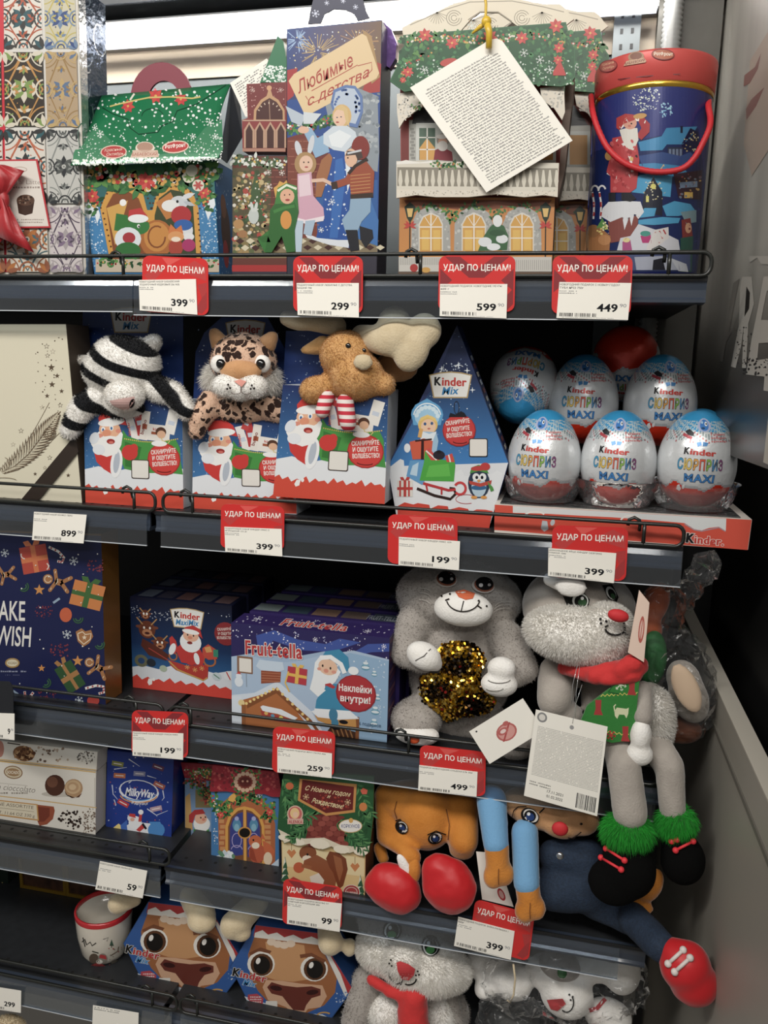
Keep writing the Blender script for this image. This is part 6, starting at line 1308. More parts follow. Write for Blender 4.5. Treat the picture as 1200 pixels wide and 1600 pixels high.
def egg_mesh_parts(root):
    mb = MB().lathe((0, 0, 0), EP, HN, cf=ecol); b_ = obj('foil_shell', mb, M_foil, root, fix=True)
    def em(x, y, o):
        # art units: millimetres, x right, y up from the base, wrapped round the front
        z = y/1000; r = np.interp(z, [p[1] for p in EP], [p[0] for p in EP]); a = x/1000/EGR*1.02; return Vector((r*math.sin(a)*(1), -r*math.cos(a), z))+Vector((math.sin(a), -math.cos(a), 0))*(o+.00025)
    A = Art(em, strip=4); f = lambda pts: pts
    A.L = 1
    Tn = lambda s, x0, y0, x1, y1, h, c_, b=.03, **k: A.T(s, x0, y0, x1, y1, -h, c_, b, **k)
    A.ell_(3, 104, 12, 8, 'aeb9dc', 0, 14); A.ell_(3, 104, 7.5, 6.5, '2f7fd0'); A.ell_(6, 105.5, 2.6, 2.6, 'e8f0f6'); A.ell_(6.5, 105.5, 1.2, 1.2, '16222c'); A.ell_(1, 100.5, 3, 1.2, '14466f'); A.ell_(-1, 107, 2, 1.5, 'a8d4f0')
    A.poly([(-26, 96), (-20, 92), (-12, 91), (-12, 95), (-20, 99)], '2c3036'); A.poly([(-28, 91), (-14, 87), (-13, 90), (-26, 94)], 'b83a48')
    A.fine(12, 84, 36, 96, 3, 'd07a7c', .95, .6)
    A.poly([(-7, 84), (-1, 85), (0, 81), (-5, 79)], '2f86c8'); A.poly([(1, 85), (8, 84), (6, 80), (1, 80)], '2f86c8')
    Tn('K', -20, 70, -14, 70, 8.2, '1a1a1c', .05); Tn('inder', -13, 70, 17, 68.5, 7, 'd0352a', .04)
    word = 'СЮРПРИЗ'; cs = ['2f9fd0', 'e8c23a', 'e8a02c', 'e0502c', '8ac03a', '2f8fd0', '8a4a80']
    A.TW(word, -26, 52, 26, 51.5, -12.5, cs, .018, '3a3a34', .03)
    A.TW('MAXI', -17, 37.5, 17, 37, -9.5, ['2f86d0'], .02, '1c3f6a', .03)
    A.poly([(-26, 31), (-23, 33), (-21, 27), (-24, 24), (-28, 26)], 'e6e8ea'); A.ell_(-18, 30, 1.6, 3, 'e6e8ea', -20)
    o = show(A, 'wrapper_print', root, PG)
    return b_
e0 = thing('chocolate_egg', (0, 0, 0), '', 'chocolate egg', 'large foil chocolate eggs'); egg_mesh_parts(e0)
def dup(root):
    r = root.copy(); COL.objects.link(r)
    for ch in list(root.children):
        c_ = ch.copy(); COL.objects.link(c_); c_.parent = r
        for g_ in list(ch.children): d_ = g_.copy(); COL.objects.link(d_); d_.parent = c_
    return r
EG = []
zb0 = ztt+.001
def place_egg(px, py, Y, rz, label, tilt=0, s=1, first=False, rx=0):
    o = e0 if first else dup(e0); c = at(px, py, Y); o['label'] = label
    m = Matrix.Translation(c) @ Matrix.Rotation(rz, 4, 'Z') @ Matrix.Rotation(tilt, 4, 'Y') @ Matrix.Rotation(rx, 4, 'X') @ Matrix.Translation((0, 0, -(EGB+EGT)*.47*s)) @ Matrix.Scale(s, 4)
    o.matrix_world = m; o.location, q, o.scale = m.decompose(); o.rotation_euler = q.to_euler(); EG.append(o); return o
place_egg(850, 717, .065, -.22, 'large foil chocolate egg in the front row, left, beside the diamond box', first=True)
place_egg(966, 720, .065, -.16, 'large foil chocolate egg in the middle of the front row')
place_egg(1088, 722, .062, -.04, 'large foil chocolate egg at the right end of the front row')
place_egg(911, 628, .165, -.06, 'large foil chocolate egg in the upper row above the left gap', s=1.02)
place_egg(1031, 630, .160, .16, 'large foil chocolate egg in the upper row, nearest the right wall', s=1.02)
place_egg(818, 601, .17, .0, 'upside down foil chocolate egg in shadow right of the diamond box', math.pi+.12, rx=.8)
place_egg(978, 568, .235, 0, 'upside down egg with its red base up, behind the upper row', math.pi-.12, 1, rx=-.75)
place_egg(1092, 712, .165, .2, 'foil egg hidden behind the right front egg, only its blue tip showing')
# clear cups
M_cup = clearmat('clear_cup_plastic', 'ffffff', .02, .07, bump=.25, bscale=70, diff=.10)
for i, (px, py) in enumerate(((850, 790), (967, 795), (1088, 800))):
    c = EG[i].location; cx_, cy_ = at(px, 720, .065).x, .065
    pr = [(.0415, ztt+.003), (.0475, ztt+.012), (.0515, ztt+.026), (.0535, ztt+.034), (.0555, ztt+.035)]
    o = obj('plastic_cup', MB().lathe((cx_, cy_, 0), pr, 40, sx=.98, sy=.98), M_cup, t)
obj('plastic_sheet', MB().box((Xa+.006, Yt2+.004, ztt+.0006), (Xb-.012, Yt2+DT-.01, ztt+.0016)), M_cup, t)
# ================= third shelf
# navy wish box with gold side
Yw = .03
t = thing('wish_box', at(75, 1105, Yw), 'navy box with gingerbread and presents print reading MAKE A WISH, gold side', 'gift box')
c = boxz(Zi, [(-90, 890), (552, 885), (526, -20), (-90, -40)], Yw, 3)
carton('carton', c, .046, mat('gold_bronze_card', '8a6030', .35, metal=.35), t)
A = Art(pmap((0, Yw, 0), (0, -1, 0)), Zi, k=.9)
A.poly([(-88, -30), (527, -10), (551, 882), (-88, 880)], '1c2350', 1); A.L = 2
wh = 'e4e2dc'
A.T('MAKE', -62, 428, 130, 432, 105, wh, .012); A.T('A WISH', -95, 552, 158, 568, 105, wh, .012)
for x, y, r in ((25, 80, 22), (384, 122, 24), (350, 505, 24), (412, 848, 22)): A.flake(x, y, r, 'c3cdd6', 4)
fig_gift(A, 180, 112, 140, 140, 'b8402e', 'd2703a', -10); A.arc(130, 90, 20, 20, 90, 200, 6, 'd9ccc0'); A.arc(235, 150, 18, 18, -60, 60, 6, 'd9ccc0')
fig_gift(A, 455, 300, 165, 130, 'cd7a30', '3f6a34', 14); fig_gift(A, 365, 725, 100, 150, '2f5530', 'a8763c', -32)
def gman(x, y, s, a):
    q = math.radians(a); R = lambda u, v: (x+s*(u*math.cos(q)-v*math.sin(q)), y+s*(u*math.sin(q)+v*math.cos(q))); c_ = 'a8703e'
    A.L += 1; l = A.L
    for (u0, v0), (u1, v1), w in (((0, -.1), (0, .5), .55), ((0, 0), (-.85, -.35), .3), ((0, 0), (.85, -.35), .3), ((0, .4), (-.6, 1.1), .32), ((0, .4), (.6, 1.1), .32)): A.line([R(u0, v0), R(u1, v1)], w*s, c_, l)
    for u, v in ((-.85, -.35), (.85, -.35), (-.6, 1.1), (.6, 1.1)): A.ell_(*R(u, v), s*.16, s*.16, c_, 0, 8, l+.3); A.line([R(u*.85-.1, v*.85), R(u*.85+.1, v*.85)], s*.05, 'e0cdb0', l+.6)
    A.ell_(*R(0, -.75), s*.42, s*.42, c_, 0, 14, l+.4); A.arc(*R(0, -.75), s*.28, s*.28, 20, 340, s*.06, 'e0cdb0', l+.8); A.line([R(-.25, .0), R(0, .1), R(.25, 0)], s*.06, 'e0cdb0', l+.8)
gman(20, 195, 52, -100); gman(295, 228, 62, -75); gman(505, 672, 60, -60)
for x, y, r in ((205, 272, 30), (405, 642, 30), (217, 680, 20)): A.star(x, y, r, 'd08a38')
A.ell_(343, 402, 32, 38, 'cc5a2c'); A.poly([(395, 490), (425, 472), (445, 488), (475, 480), (486, 515), (465, 550), (435, 568), (405, 540)], 'a8703e'); A.line([(405, 500), (430, 490), (445, 505), (475, 500), (470, 530), (437, 555), (410, 530), (405, 500)], 5, 'e4d2b4'); A.star(440, 520, 14, 'e4d2b4')
for x, y in ((230, 385), (310, 585), (500, 145), (245, 820)): A.L += 1; A.dots(34, x-45, y-28, x+45, y+32, 3, 6, ['8a3440', '7a2c3c'], k=6)
for x, y, a in ((125, 255, 40), (408, 420, 80), (520, 555, 60), (240, 755, 30)): A.arc(x, y, 24, 24, a-90, a+100, 7, '2f5a3c'); A.arc(x, y, 13, 13, a-90, a+100, 6, '3a6a44')
A.line([(278, 340), (312, 316)], 12, '8fa8c0'); A.line([(60, 790), (95, 815)], 10, '8fa8c0')
for pts in ([(255, 48), (305, 72), (335, 105), (325, 128), (300, 122)], [(445, 785), (500, 770), (540, 775), (542, 805), (515, 812)], [(175, 805), (155, 830), (132, 822), (130, 800)]):
    A.line(pts, 13, wh); 
    for i in range(len(pts)-1):
        for u in (.25, .7): x = pts[i][0]*(1-u)+pts[i+1][0]*u; y = pts[i][1]*(1-u)+pts[i+1][1]*u; A.ell_(x, y, 5, 6, 'b03a40', 30, 6)
A.dots(26, 60, 60, 530, 850, 3, 5, wh); A.ell_(487, 848, 32, 26, 'b83a30')
A.ell_(66, 652, 38, 26, 'a8864a'); A.ell_(66, 652, 30, 18, 'd8cfae'); A.T('SOCADO', 42, 658, 92, 658, 12, '6a4a24', .01); A.fine(5, 690, 140, 704, 1, '8a90ac', .95, .7); A.fine(30, 712, 112, 720, 1, '6a7098')
show(A, 'cover_print', t)
# sleigh box (maxi mix) and the ones behind it
def maxi(Y, label, front=True, dx=0):
    t = thing('sleigh_print_box', at(285, 1085, Y), label, 'gift box', 'sleigh print boxes')
    c = front_pts(Zi, [(693, 790), (1212, 850), (1212, 372), (690, 293)], .10)
    z0 = Z3+.0005; x0, x1 = c[0].x+dx, c[1].x+dx; zt = (c[2].z+c[3].z)/2
    cc_ = [Vector((x0, Y, z0)), Vector((x1, Y, z0)), Vector((x1, Y, zt)), Vector((x0, Y, zt))]
    carton('carton', cc_, .055, mat('box_midnight', '1d2038', .4), t)
    T_ = Art(lambda x, y, o: Vector((x0+(x1-x0)*x, Y+.055*y, zt+.0002+o)), k=.9); T_.L = 1
    for i, cl_ in enumerate(('5a6272', '3c3a4c', '6a4a48', '4a4a58', '74585a')): T_.poly([(.05+i*.19, .15), (.2+i*.19, .15), (.2+i*.19, .85), (.05+i*.19, .85)], cl_, 1)
    show(T_, 'top_print', t)
    if not front: return
    A = Art(qmap(cc_[3], cc_[2], cc_[1], cc_[0], 520, 500), k=.88)
    A.poly([(0, 0), (520, 0), (520, 250), (0, 250)], [lin('15172e'), lin('15172e'), lin('16335e'), lin('16335e')], 1); A.poly([(0, 250), (520, 250), (520, 500), (0, 500)], [lin('16335e'), lin('16335e'), lin('2f78b8'), lin('2f78b8')], 1)
    A.L = 2; A.dots(170, 5, 45, 515, 115, 1.5, 4, ['8f9ab0', 'c9cfd8'], lambda x, y: abs(y-60-40*math.sin(x/90)) < 32)
    A.poly([(0, 385), (60, 370), (140, 382), (220, 350), (330, 350), (430, 370), (520, 345), (520, 500), (0, 500)], 'd9dee6')
    wv = [(0, 440)]
    for i in range(9): x = 520*(i+1)/9; wv += [(x-34, 424+(i % 3)*6), (x-8, 450)]
    A.poly(wv+[(520, 440), (520, 500), (0, 500)], 'd9341f'); A.poly([(85, 440), (105, 440), (102, 470), (86, 478), (78, 462)], 'f0efec'); A.ell_(112, 442, 7, 9, 'f0efec')
    mix_logo(A, 207, 33, 175, sub='MaxiMix')
    for x, y, s_ in ((78, 90, 24), (85, 170, 44), (150, 240, 34)):
        A.ell_(x, y, s_, s_*1.1, '6a3420'); A.ell_(x, y+s_*.4, s_*.6, s_*.45, 'b87a50'); A.ell_(x-s_*.35, y-s_*.2, 5, 7, 'f0f0ea'); A.ell_(x+s_*.35, y-s_*.2, 5, 7, 'f0f0ea'); A.ell_(x, y+s_*.45, s_*.3, s_*.16, '4a201c')
        for g in (-1, 1): A.line([(x+g*s_*.5, y-s_*.6), (x+g*s_*1.2, y-s_*1.4)], 6, 'b8884a'); A.ell_(x+g*s_*1.0, y-s_*.3, s_*.35, s_*.18, '7a4028')
    A.poly([(60, 220), (140, 260), (200, 300), (180, 330), (90, 310), (50, 260)], '5c2a20'); A.line([(90, 270), (200, 330)], 5, 'b03a2c'); A.ell_(50, 345, 36, 34, '6a6a50'); A.ell_(50, 345, 18, 17, '2a4a78'); A.ell_(102, 350, 24, 22, '28303c'); A.ell_(165, 375, 20, 18, 'a8b8a0'); A.ell_(440, 385, 24, 22, 'c3d2d8'); A.line([(425, 375), (455, 395)], 5, '3a7a5a'); A.ell_(500, 375, 24, 26, 'dfe4e8'); A.line([(490, 355), (510, 395)], 6, 'c8302c')
    A.poly([(200, 325), (290, 345), (400, 325), (395, 400), (370, 418), (230, 375), (200, 350)], 'b83020'); A.line([(195, 330), (240, 372), (372, 415), (392, 398)], 8, 'c9963c'); A.arc(405, 305, 30, 28, 0, 360, 9, 'b5662c'); A.arc(218, 300, 20, 22, 0, 360, 7, 'b5662c'); [A.flake(x, y, 13, 'e8a050', 3) for x, y in ((290, 352), (330, 362), (365, 350))]
    A.poly([(370, 240), (400, 215), (440, 240), (445, 290), (400, 300), (370, 280)], 'c8432c'); A.poly([(380, 235), (410, 225), (420, 255), (390, 262)], 'd99a4c'); A.poly([(425, 240), (450, 240), (450, 280), (425, 280)], '2a8a6c')
    A.poly([(230, 260), (260, 230), (350, 230), (380, 290), (370, 335), (260, 330)], 'c52a26'); A.poly([(200, 205), (215, 190), (235, 215), (245, 260), (225, 290), (205, 250)], 'c52a26'); A.ell_(215, 262, 16, 34, 'e8ebee', 20); A.ell_(310, 310, 32, 30, 'c52a26'); A.ell_(340, 300, 14, 32, 'e8ebee', -10)
    A.ell_(310, 215, 55, 55, 'eceef0'); A.ell_(312, 180, 40, 32, 'e8b090'); A.poly([(270, 165), (285, 135), (325, 122), (360, 140), (372, 190), (350, 170)], 'c52a26'); A.ell_(312, 158, 44, 13, 'f0f0ee', 6); A.ell_(308, 190, 12, 9, 'd98868'); A.ell_(296, 176, 4, 5, '20262e'); A.ell_(326, 178, 4, 5, '20262e'); A.ell_(306, 218, 14, 8, '8a2420')
    A.ell_(490, 150, 58, 62, '8e2228'); A.T('СКАНИРУЙ', 448, 138, 520, 128, 15, 'e8d8d0', .02); A.T('И ОЩУТИ', 452, 160, 518, 152, 15, 'e8d8d0', .02); A.T('ВОЛШЕБСТВО', 446, 182, 520, 174, 14, 'e8d8d0', .02)
    show(A, 'front_print', t)
Z3 = ZK[3]
maxi(.10, 'dark blue box with Santa in a red sleigh print, left on the third shelf')
maxi(.165, 'dark box directly behind the sleigh print box', False); maxi(.23, 'dark box furthest behind the sleigh print box', False)
# purple sweets box
Yf = .022
def fruit(Y, label, front, dx=0):
    t = thing('purple_sweets_box', at(480, 1150, Y), label, 'gift box', 'purple sweets boxes')
    c = front_pts(Zj, [(85, 1020), (975, 1118), (1003, 510), (90, 428)], .022)
    x0, x1 = c[0].x+dx, c[1].x+dx+.004; z0, zt = Z3+.0005, (c[2].z+c[3].z)/2
    cc_ = [Vector((x0, Y, z0)), Vector((x1, Y, z0)), Vector((x1, Y, zt)), Vector((x0, Y, zt))]
    carton('carton', cc_, .048, mat('box_purple', '33285c', .4), t)
    T_ = Art(lambda x, y, o: Vector((x0+(x1-x0)*x/920, Y+.048*(1-y/100), zt+.0002+o)), k=.95)
    if front:
        T_.L = 2; T_.dots(40, 10, 8, 910, 92, 3, 7, 'c9c4e0'); T_.flake(120, 45, 26, 'dcd8ee', 4); T_.flake(780, 60, 20, 'dcd8ee', 4)
        T_.T('Fruit-tella', 275, 78, 660, 78, 62, 'c2302e', .025, 0, 'efe6e2', .04)
    else:
        T_.L = 1
        for i, cl_ in enumerate(('7c8a8a', '3c5060', '8a6a58', '6a5850', '46505c')): T_.poly([(10+i*180, 12), (165+i*180, 12), (165+i*180, 80), (10+i*180, 80)], cl_, 1)
        T_.T('FRUIT-TELLA', 700, 70, 890, 70, 40, '9aa0a8', .02)
    show(T_, 'top_print', t)
    if not front: return
    S_ = Art(lambda x, y, o: Vector((x1+.0002+o, Y+.048*x, z0+(zt-z0)*y)), k=.9); S_.L = 1
    for i in range(16): S_.poly([(.1, .03+i*.06), (.9, .03+i*.06), (.9, .07+i*.06), (.1, .07+i*.06)], ['6a3a5c', '8a5a70', '4a3a78'][i % 3], 1)
    show(S_, 'side_print', t)
    A = Art(qmap(cc_[3], cc_[2], cc_[1], cc_[0], 920, 600), k=.88)
    A.rect(0, 0, 920, 600, '9db8d6', 1); A.poly([(0, 0), (920, 0), (920, 130), (760, 100), (560, 110), (350, 170), (150, 160), (0, 200)], '2f2860', 2)
    A.poly([(150, 60), (260, 20), (400, 60), (560, 70), (640, 30), (760, 40), (600, 110), (420, 120), (250, 80), (220, 150), (160, 120)], '3f58a8', 3); A.poly([(720, 100), (800, 45), (920, 30), (920, 75), (820, 90), (760, 110)], '3f58a8', 3)
    A.L = 4; A.dots(70, 10, 10, 910, 120, 2, 6, ['e8e6f4', 'b4b8e0']); [A.flake(x, y, 15, 'e8e6f4', 2.5) for x, y in ((700, 100), (890, 50), (500, 50))]
    A.poly([(0, 200), (120, 180), (250, 210), (380, 190), (560, 130), (720, 90), (920, 120), (920, 600), (0, 600)], 'a9c2de'); A.poly([(520, 180), (700, 105), (920, 130), (920, 600), (700, 600)], '8fb4d6'); A.dots(80, 600, 130, 910, 560, 3, 6, ['dfe9f2', 'c4d6ea'])
    for x, y, s_ in ((790, 180, 50), (840, 215, 34), (860, 350, 40), (850, 430, 50), (845, 500, 46)): A.ell_(x, y, s_*.5, s_*.35, '5f9cb8'); A.ell_(x, y-s_*.4, s_*.35, s_*.3, '74acc6'); A.ell_(x, y-s_*.5, s_*.3, s_*.16, 'dce8f0'); A.ell_(x, y, s_*.45, s_*.15, 'dce8f0')
    A.poly([(0, 560), (0, 430), (140, 400), (270, 320), (300, 330), (480, 470), (560, 600), (0, 600)], 'd3dfec'); A.poly([(250, 380), (275, 350), (500, 600), (60, 600), (70, 450)], 'b4692c')
    A.poly([(270, 360), (90, 470), (95, 500), (272, 388), (440, 520), (470, 545), (490, 560), (520, 600), (545, 600), (480, 520)], '8a4f22'); A.L += 1
    [A.ell_(*(lambda u: (90+180*u, 470-115*u) if u < 1 else (270+(u-1)*230, 355+(u-1)*200))(i*.13), 9, 9, 'f0d078', 0, 8, A.L) for i in range(16)]
    A.poly([(175, 480), (190, 470), (300, 480), (400, 520), (380, 535), (280, 510), (190, 505)], 'e6eef4'); A.poly([(175, 500), (360, 530), (350, 560), (190, 550)], 'b03a2c'); [A.ell_(x, y, 12, 10, c_) for x, y, c_ in ((210, 515, 'e0b050'), (250, 525, '5a9ab8'), (300, 530, 'd9d04a'))]
    A.poly([(170, 200), (310, 200), (320, 245), (280, 260), (180, 262), (150, 240)], 'c6d8ea'); A.poly([(180, 262), (300, 258), (295, 320), (180, 340)], '9a4a2c'); A.L += 1; [A.line([(182, 275+i*16), (298, 270+i*15)], 3, 'c8825c', A.L) for i in range(4)]
    A.rrect(35, 190, 130, 290, 4, '8a6248'); A.rrect(48, 202, 122, 282, 3, 'e6e2da'); A.line([(90, 290), (92, 370)], 5, '8fa0b0'); A.ell_(45, 345, 26, 30, 'dfe8f2'); A.ell_(45, 310, 18, 17, 'dfe8f2'); A.poly([(30, 298), (45, 280), (60, 298)], 'c83a34')
    A.poly([(0, 440), (60, 430), (75, 600), (0, 600)], 'd9e4f0'); A.ell_(60, 470, 20, 20, 'e8cf8a'); A.rect(60, 480, 85, 600, '9a5a28'); A.rect(740, 470, 760, 600, '8a4f22'); A.poly([(560, 600), (600, 540), (740, 560), (740, 600)], '4a2c1c')
    for i in range(5): A.line([(600+i*26, 545), (620+i*26, 598)], 8, '9a6a38')
    A.poly([(500, 490), (740, 480), (745, 540), (620, 545), (520, 520)], 'c98f3c'); A.poly([(480, 470), (520, 450), (720, 450), (760, 480), (640, 500), (520, 500)], 'e9eff5')
    fig_gift(A, 395, 270, 115, 95, 'c03040', 'e8b83a', 4); A.line([(345, 250), (325, 320), (350, 370)], 9, 'e8b83a')
    # Father Frost in blue with round red sack
    A.poly([(560, 300), (640, 290), (700, 330), (715, 400), (710, 470), (500, 480), (510, 400)], '2f8fb8'); A.poly([(500, 450), (710, 440), (720, 480), (620, 495), (495, 485)], 'ecf1f5'); A.ell_(610, 475, 26, 40, '3a84a8'); A.ell_(620, 520, 22, 26, '3a84a8'); A.ell_(625, 550, 26, 12, '15181f'); A.ell_(670, 510, 26, 12, '15181f')
    A.poly([(500, 180), (530, 140), (600, 170), (650, 220), (620, 280), (560, 340), (520, 380), (470, 340), (490, 260)], 'ecf0f3'); A.ell_(575, 200, 56, 46, 'ecc0a0', 10); A.poly([(530, 160), (560, 110), (640, 90), (690, 130), (700, 200), (670, 220), (640, 180), (590, 150)], '2f8fb8'); A.line([(530, 150), (590, 140), (650, 175), (672, 225)], 26, 'f0f3f5'); A.ell_(545, 195, 5, 8, '20201f'); A.ell_(590, 205, 5, 8, '20201f'); A.ell_(565, 222, 14, 12, 'e09078'); A.ell_(525, 215, 12, 9, 'e49a84'); A.ell_(610, 225, 14, 10, 'e49a84')
    A.poly([(560, 300), (590, 290), (620, 310), (600, 330), (560, 330)], 'c03038'); A.line([(560, 320), (650, 350)], 26, '2f8fb8'); A.poly([(640, 290), (700, 280), (700, 320), (650, 330)], 'd9a03a')
    A.ell_(738, 335, 116, 108, '9c1c28'); A.ell_(738, 333, 108, 101, 'b8242f'); A.ell_(722, 205, 30, 24, 'eef1f4'); A.T('Наклейки', 640, 328, 828, 325, 40, 'f0e8e6', .03); A.T('внутри!', 650, 388, 822, 385, 40, 'f0e8e6', .03)
    A.T('Fruit-tella', 88, 175, 424, 168, 86, 'c02a2e', .03, 0, 'f0e9e4', .04)
    A.T('6 подарков', 760, 515, 885, 515, 20, '4a6a8a', .01)
    show(A, 'front_print', t)
fruit(.022, 'purple box of sweets with blue-coated Father Frost and red sticker bubble', True)
for i, (y_, l_) in enumerate(((.080, 'dark-topped sweets box directly behind the purple sweets box'), (.137, 'dark-topped sweets box third in the row going back'), (.194, 'dark-topped sweets box last in the row going back'))): fruit(y_, l_, False, .004*(i+1))

# ---- grey plush bunny holding a sequin heart
t = toy('plush_bunny', at(680, 1155, .08), 'big grey plush bunny with orange nose clutching a gold sequin heart')
Yb = .10
b = fused('body', [zel(Zk, 545, 290, Yb, 400, 235, 250), zel(Zk, 555, 760, Yb, 330, 330, 260), zel(Zk, 560, 560, Yb, 300, 160, 230), zca(Zk, 270, 470, .07, 210, 640, .045, 120, 95), zca(Zk, 210, 640, .045, 330, 700, .02, 95, 70),
   zca(Zk, 840, 560, .07, 950, 740, .045, 120, 100), zca(Zk, 950, 740, .045, 850, 800, .025, 95, 80), zel(Zk, 285, 1050, .05, 165, 130, 170), zel(Zk, 620, 1060, .10, 300, 110, 160), zel(Zk, 900, 1210, .045, 130, 90, 150)], F_grey, t, voxel=.0045, disp=.004, dscale=.04)
fur(b, 'pile', F_grey, t, 26000, .0026, .0004, mess=.8)
mz = fused('muzzle', [zel(Zk, 575, 365, .028, 190, 112, 110)], F_white, t)
A = Art(skinmap(mz, .0012, .03), Zk, strip=4)
A.poly([(522, 255), (580, 245), (650, 268), (635, 300), (590, 308), (545, 290)], 'd9622c'); A.arc(575, 300, 105, 82, 12, 168, 8, '2a2420'); A.line([(578, 315), (562, 380)], 7, '2a2420'); A.line([(462, 312), (488, 302)], 9, '2a2420'); A.line([(665, 345), (690, 362)], 9, '2a2420')
A.L += 1; [A.ell_(x, y, 7, 7, '2a2420', 0, 8, A.L) for x, y in ((492, 272), (672, 314), (440, 285), (722, 348))]; show(A, 'nose_and_smile', t, EM)
A = Art(skinmap(b, .0035, .05), Zk, strip=5)
for cx, cy, s_ in ((465, 178, 1), (700, 215, 1)):
    A.ell_(cx, cy+6, 72, 46, 'b9b0a8', 8); A.ell_(cx+5, cy, 62, 44, '8a4a30', 8); A.ell_(cx+8, cy-8, 56, 42, '120f10', 8); A.ell_(cx-(28 if cx < 500 else 14), cy+2, 13, 12, 'e8e4e0'); A.ell_(cx+38, cy, 10, 9, 'c9c2bc')
for x0, y0 in ((375, 255), (372, 275), (365, 305)): A.arc(x0-60, y0+20+(y0-255)*.4, 62, 38, -100, -20, 4, 'b5afa8')
for x0, y0 in ((780, 330), (775, 350), (770, 372)): A.arc(x0+70, y0+25, 75, 36, 190, 290, 4, 'b5afa8')
show(A, 'eyes_and_whiskers', t, EM)
for pr in ([zel(Zk, 330, 660, .008, 118, 88, 80, 25), zel(Zk, 400, 710, .010, 48, 50, 40)], [zel(Zk, 815, 735, .012, 92, 72, 70), zel(Zk, 800, 835, .012, 118, 82, 80)]):
    o_ = fused('paw', pr, F_white, t, smooth=3)
    A = Art(skinmap(o_, .0012, .01), Zk, strip=5)
    if pr[0][1].x < at(740, 1000, 0).x: A.line([(275, 690), (330, 660), (372, 615)], 6, '4a4642')
    else: A.arc(800, 800, 75, 30, 20, 160, 5, '6a6660'); A.arc(770, 855, 60, 25, 20, 150, 5, '8a867e')
    show(A, 'seam', o_, EM)
o_ = fused('paw', [zel(Zk, 285, 1150, .022, 150, 62, 90)], F_white, t); 
obj('toe_patch', MB().ell(at(*W(Zk, [(265, 1182)])[0], .002), (.008, .003, .006)), mat('orange_patch', 'c8522a', .6), t)
# heart of sequins
hp = [(450, 575), (530, 560), (640, 575), (700, 640), (722, 700), (690, 760), (690, 850), (760, 900), (790, 950), (740, 1020), (640, 1040), (560, 1045), (480, 1080), (400, 1010), (315, 940), (295, 860), (305, 780), (430, 765), (440, 700), (420, 620)]
hc = [(x*.97+17, y*.97+24) for x, y in hp]
core = MB(); vsf = []
def hY(x, y): r = ((x-545)/260)**2+((y-820)/280)**2; return .010+.035*min(1.3, r)
ctr = (550, 820); rings = 8; vs = [at(*W(Zk, [ctr])[0], hY(*ctr))]; nh = len(hc); fs = []
for k_ in range(1, rings+1):
    for x, y in hc: X_, Y_ = ctr[0]+(x-ctr[0])*k_/rings, ctr[1]+(y-ctr[1])*k_/rings; vs.append(at(*W(Zk, [(X_, Y_)])[0], hY(X_, Y_)))
fs += [(0, 1+(i+1) % nh, 1+i) for i in range(nh)]
for k_ in range(rings-1):
    for i in range(nh): j = (i+1) % nh; fs.append((1+k_*nh+i, 1+k_*nh+j, 1+(k_+1)*nh+j, 1+(k_+1)*nh+i))
nb_ = len(vs); vs += [at(*W(Zk, [(x, y)])[0], .085) for x, y in hc]; fs += [(1+(rings-1)*nh+i, 1+(rings-1)*nh+(i+1) % nh, nb_+(i+1) % nh, nb_+i) for i in range(nh)]
hs = thing('sequin_heart', at(*W(Zk, [(550, 1060)])[0], .03), 'gold and black sequin heart held between the grey bunny paws', 'heart cushion')
obj('heart_cushion', core.add(vs, fs, None, True), mat('sequin_ground', '3a2a14', .6), hs)
def inpoly(x, y, P):
    r = False; j = len(P)-1
    for i in range(len(P)):
        if (P[i][1] > y) != (P[j][1] > y) and x < (P[j][0]-P[i][0])*(y-P[i][1])/(P[j][1]-P[i][1])+P[i][0]: r = not r
        j = i
    return r
sq = MB(); gold = [lin(c_) for c_ in ('c9982c', 'b5831f', 'd9b04a', '9a6c1c', 'e0bc60')]; blk = [lin(c_) for c_ in ('14110e', '2a2018', '4a3418')]; r_ = random.Random(4)
yy = 560
while yy < 1085:
    xx = 290+(7 if int(yy/12) % 2 else 0)
    while xx < 800:
        x, y = xx+r_.uniform(-3, 3), yy+r_.uniform(-3, 3); xx += 14
        if not inpoly(x, y, hp): continue
        n_ = math.sin(x*.021+y*.017)+math.sin(x*.011-y*.03+1.7)+r_.uniform(-.9, .9)
        c_ = r_.choice(gold) if n_ > -.35 else r_.choice(blk)
        if r_.random() < .02: c_ = lin('a8322c')
        p = at(*W(Zk, [(x, y)])[0], hY(x, y)-.0012); nn = Vector((r_.gauss(0, .42)+(x-545)/500, -1, r_.gauss(.1, .42)-(y-820)/600)).normalized(); u = nn.cross(Vector((0, 0, 1))).normalized(); v = nn.cross(u); R_ = .0021
        sq.add([p+(u*math.cos(i*math.pi/3)+v*math.sin(i*math.pi/3))*R_ for i in range(6)], [tuple(range(6))], c_)
    yy += 12
o_ = obj('sequins', sq, mat('sequin_metal', rough=.16, metal=1, attr=True), hs, fix=False); o_['kind'] = 'stuff'

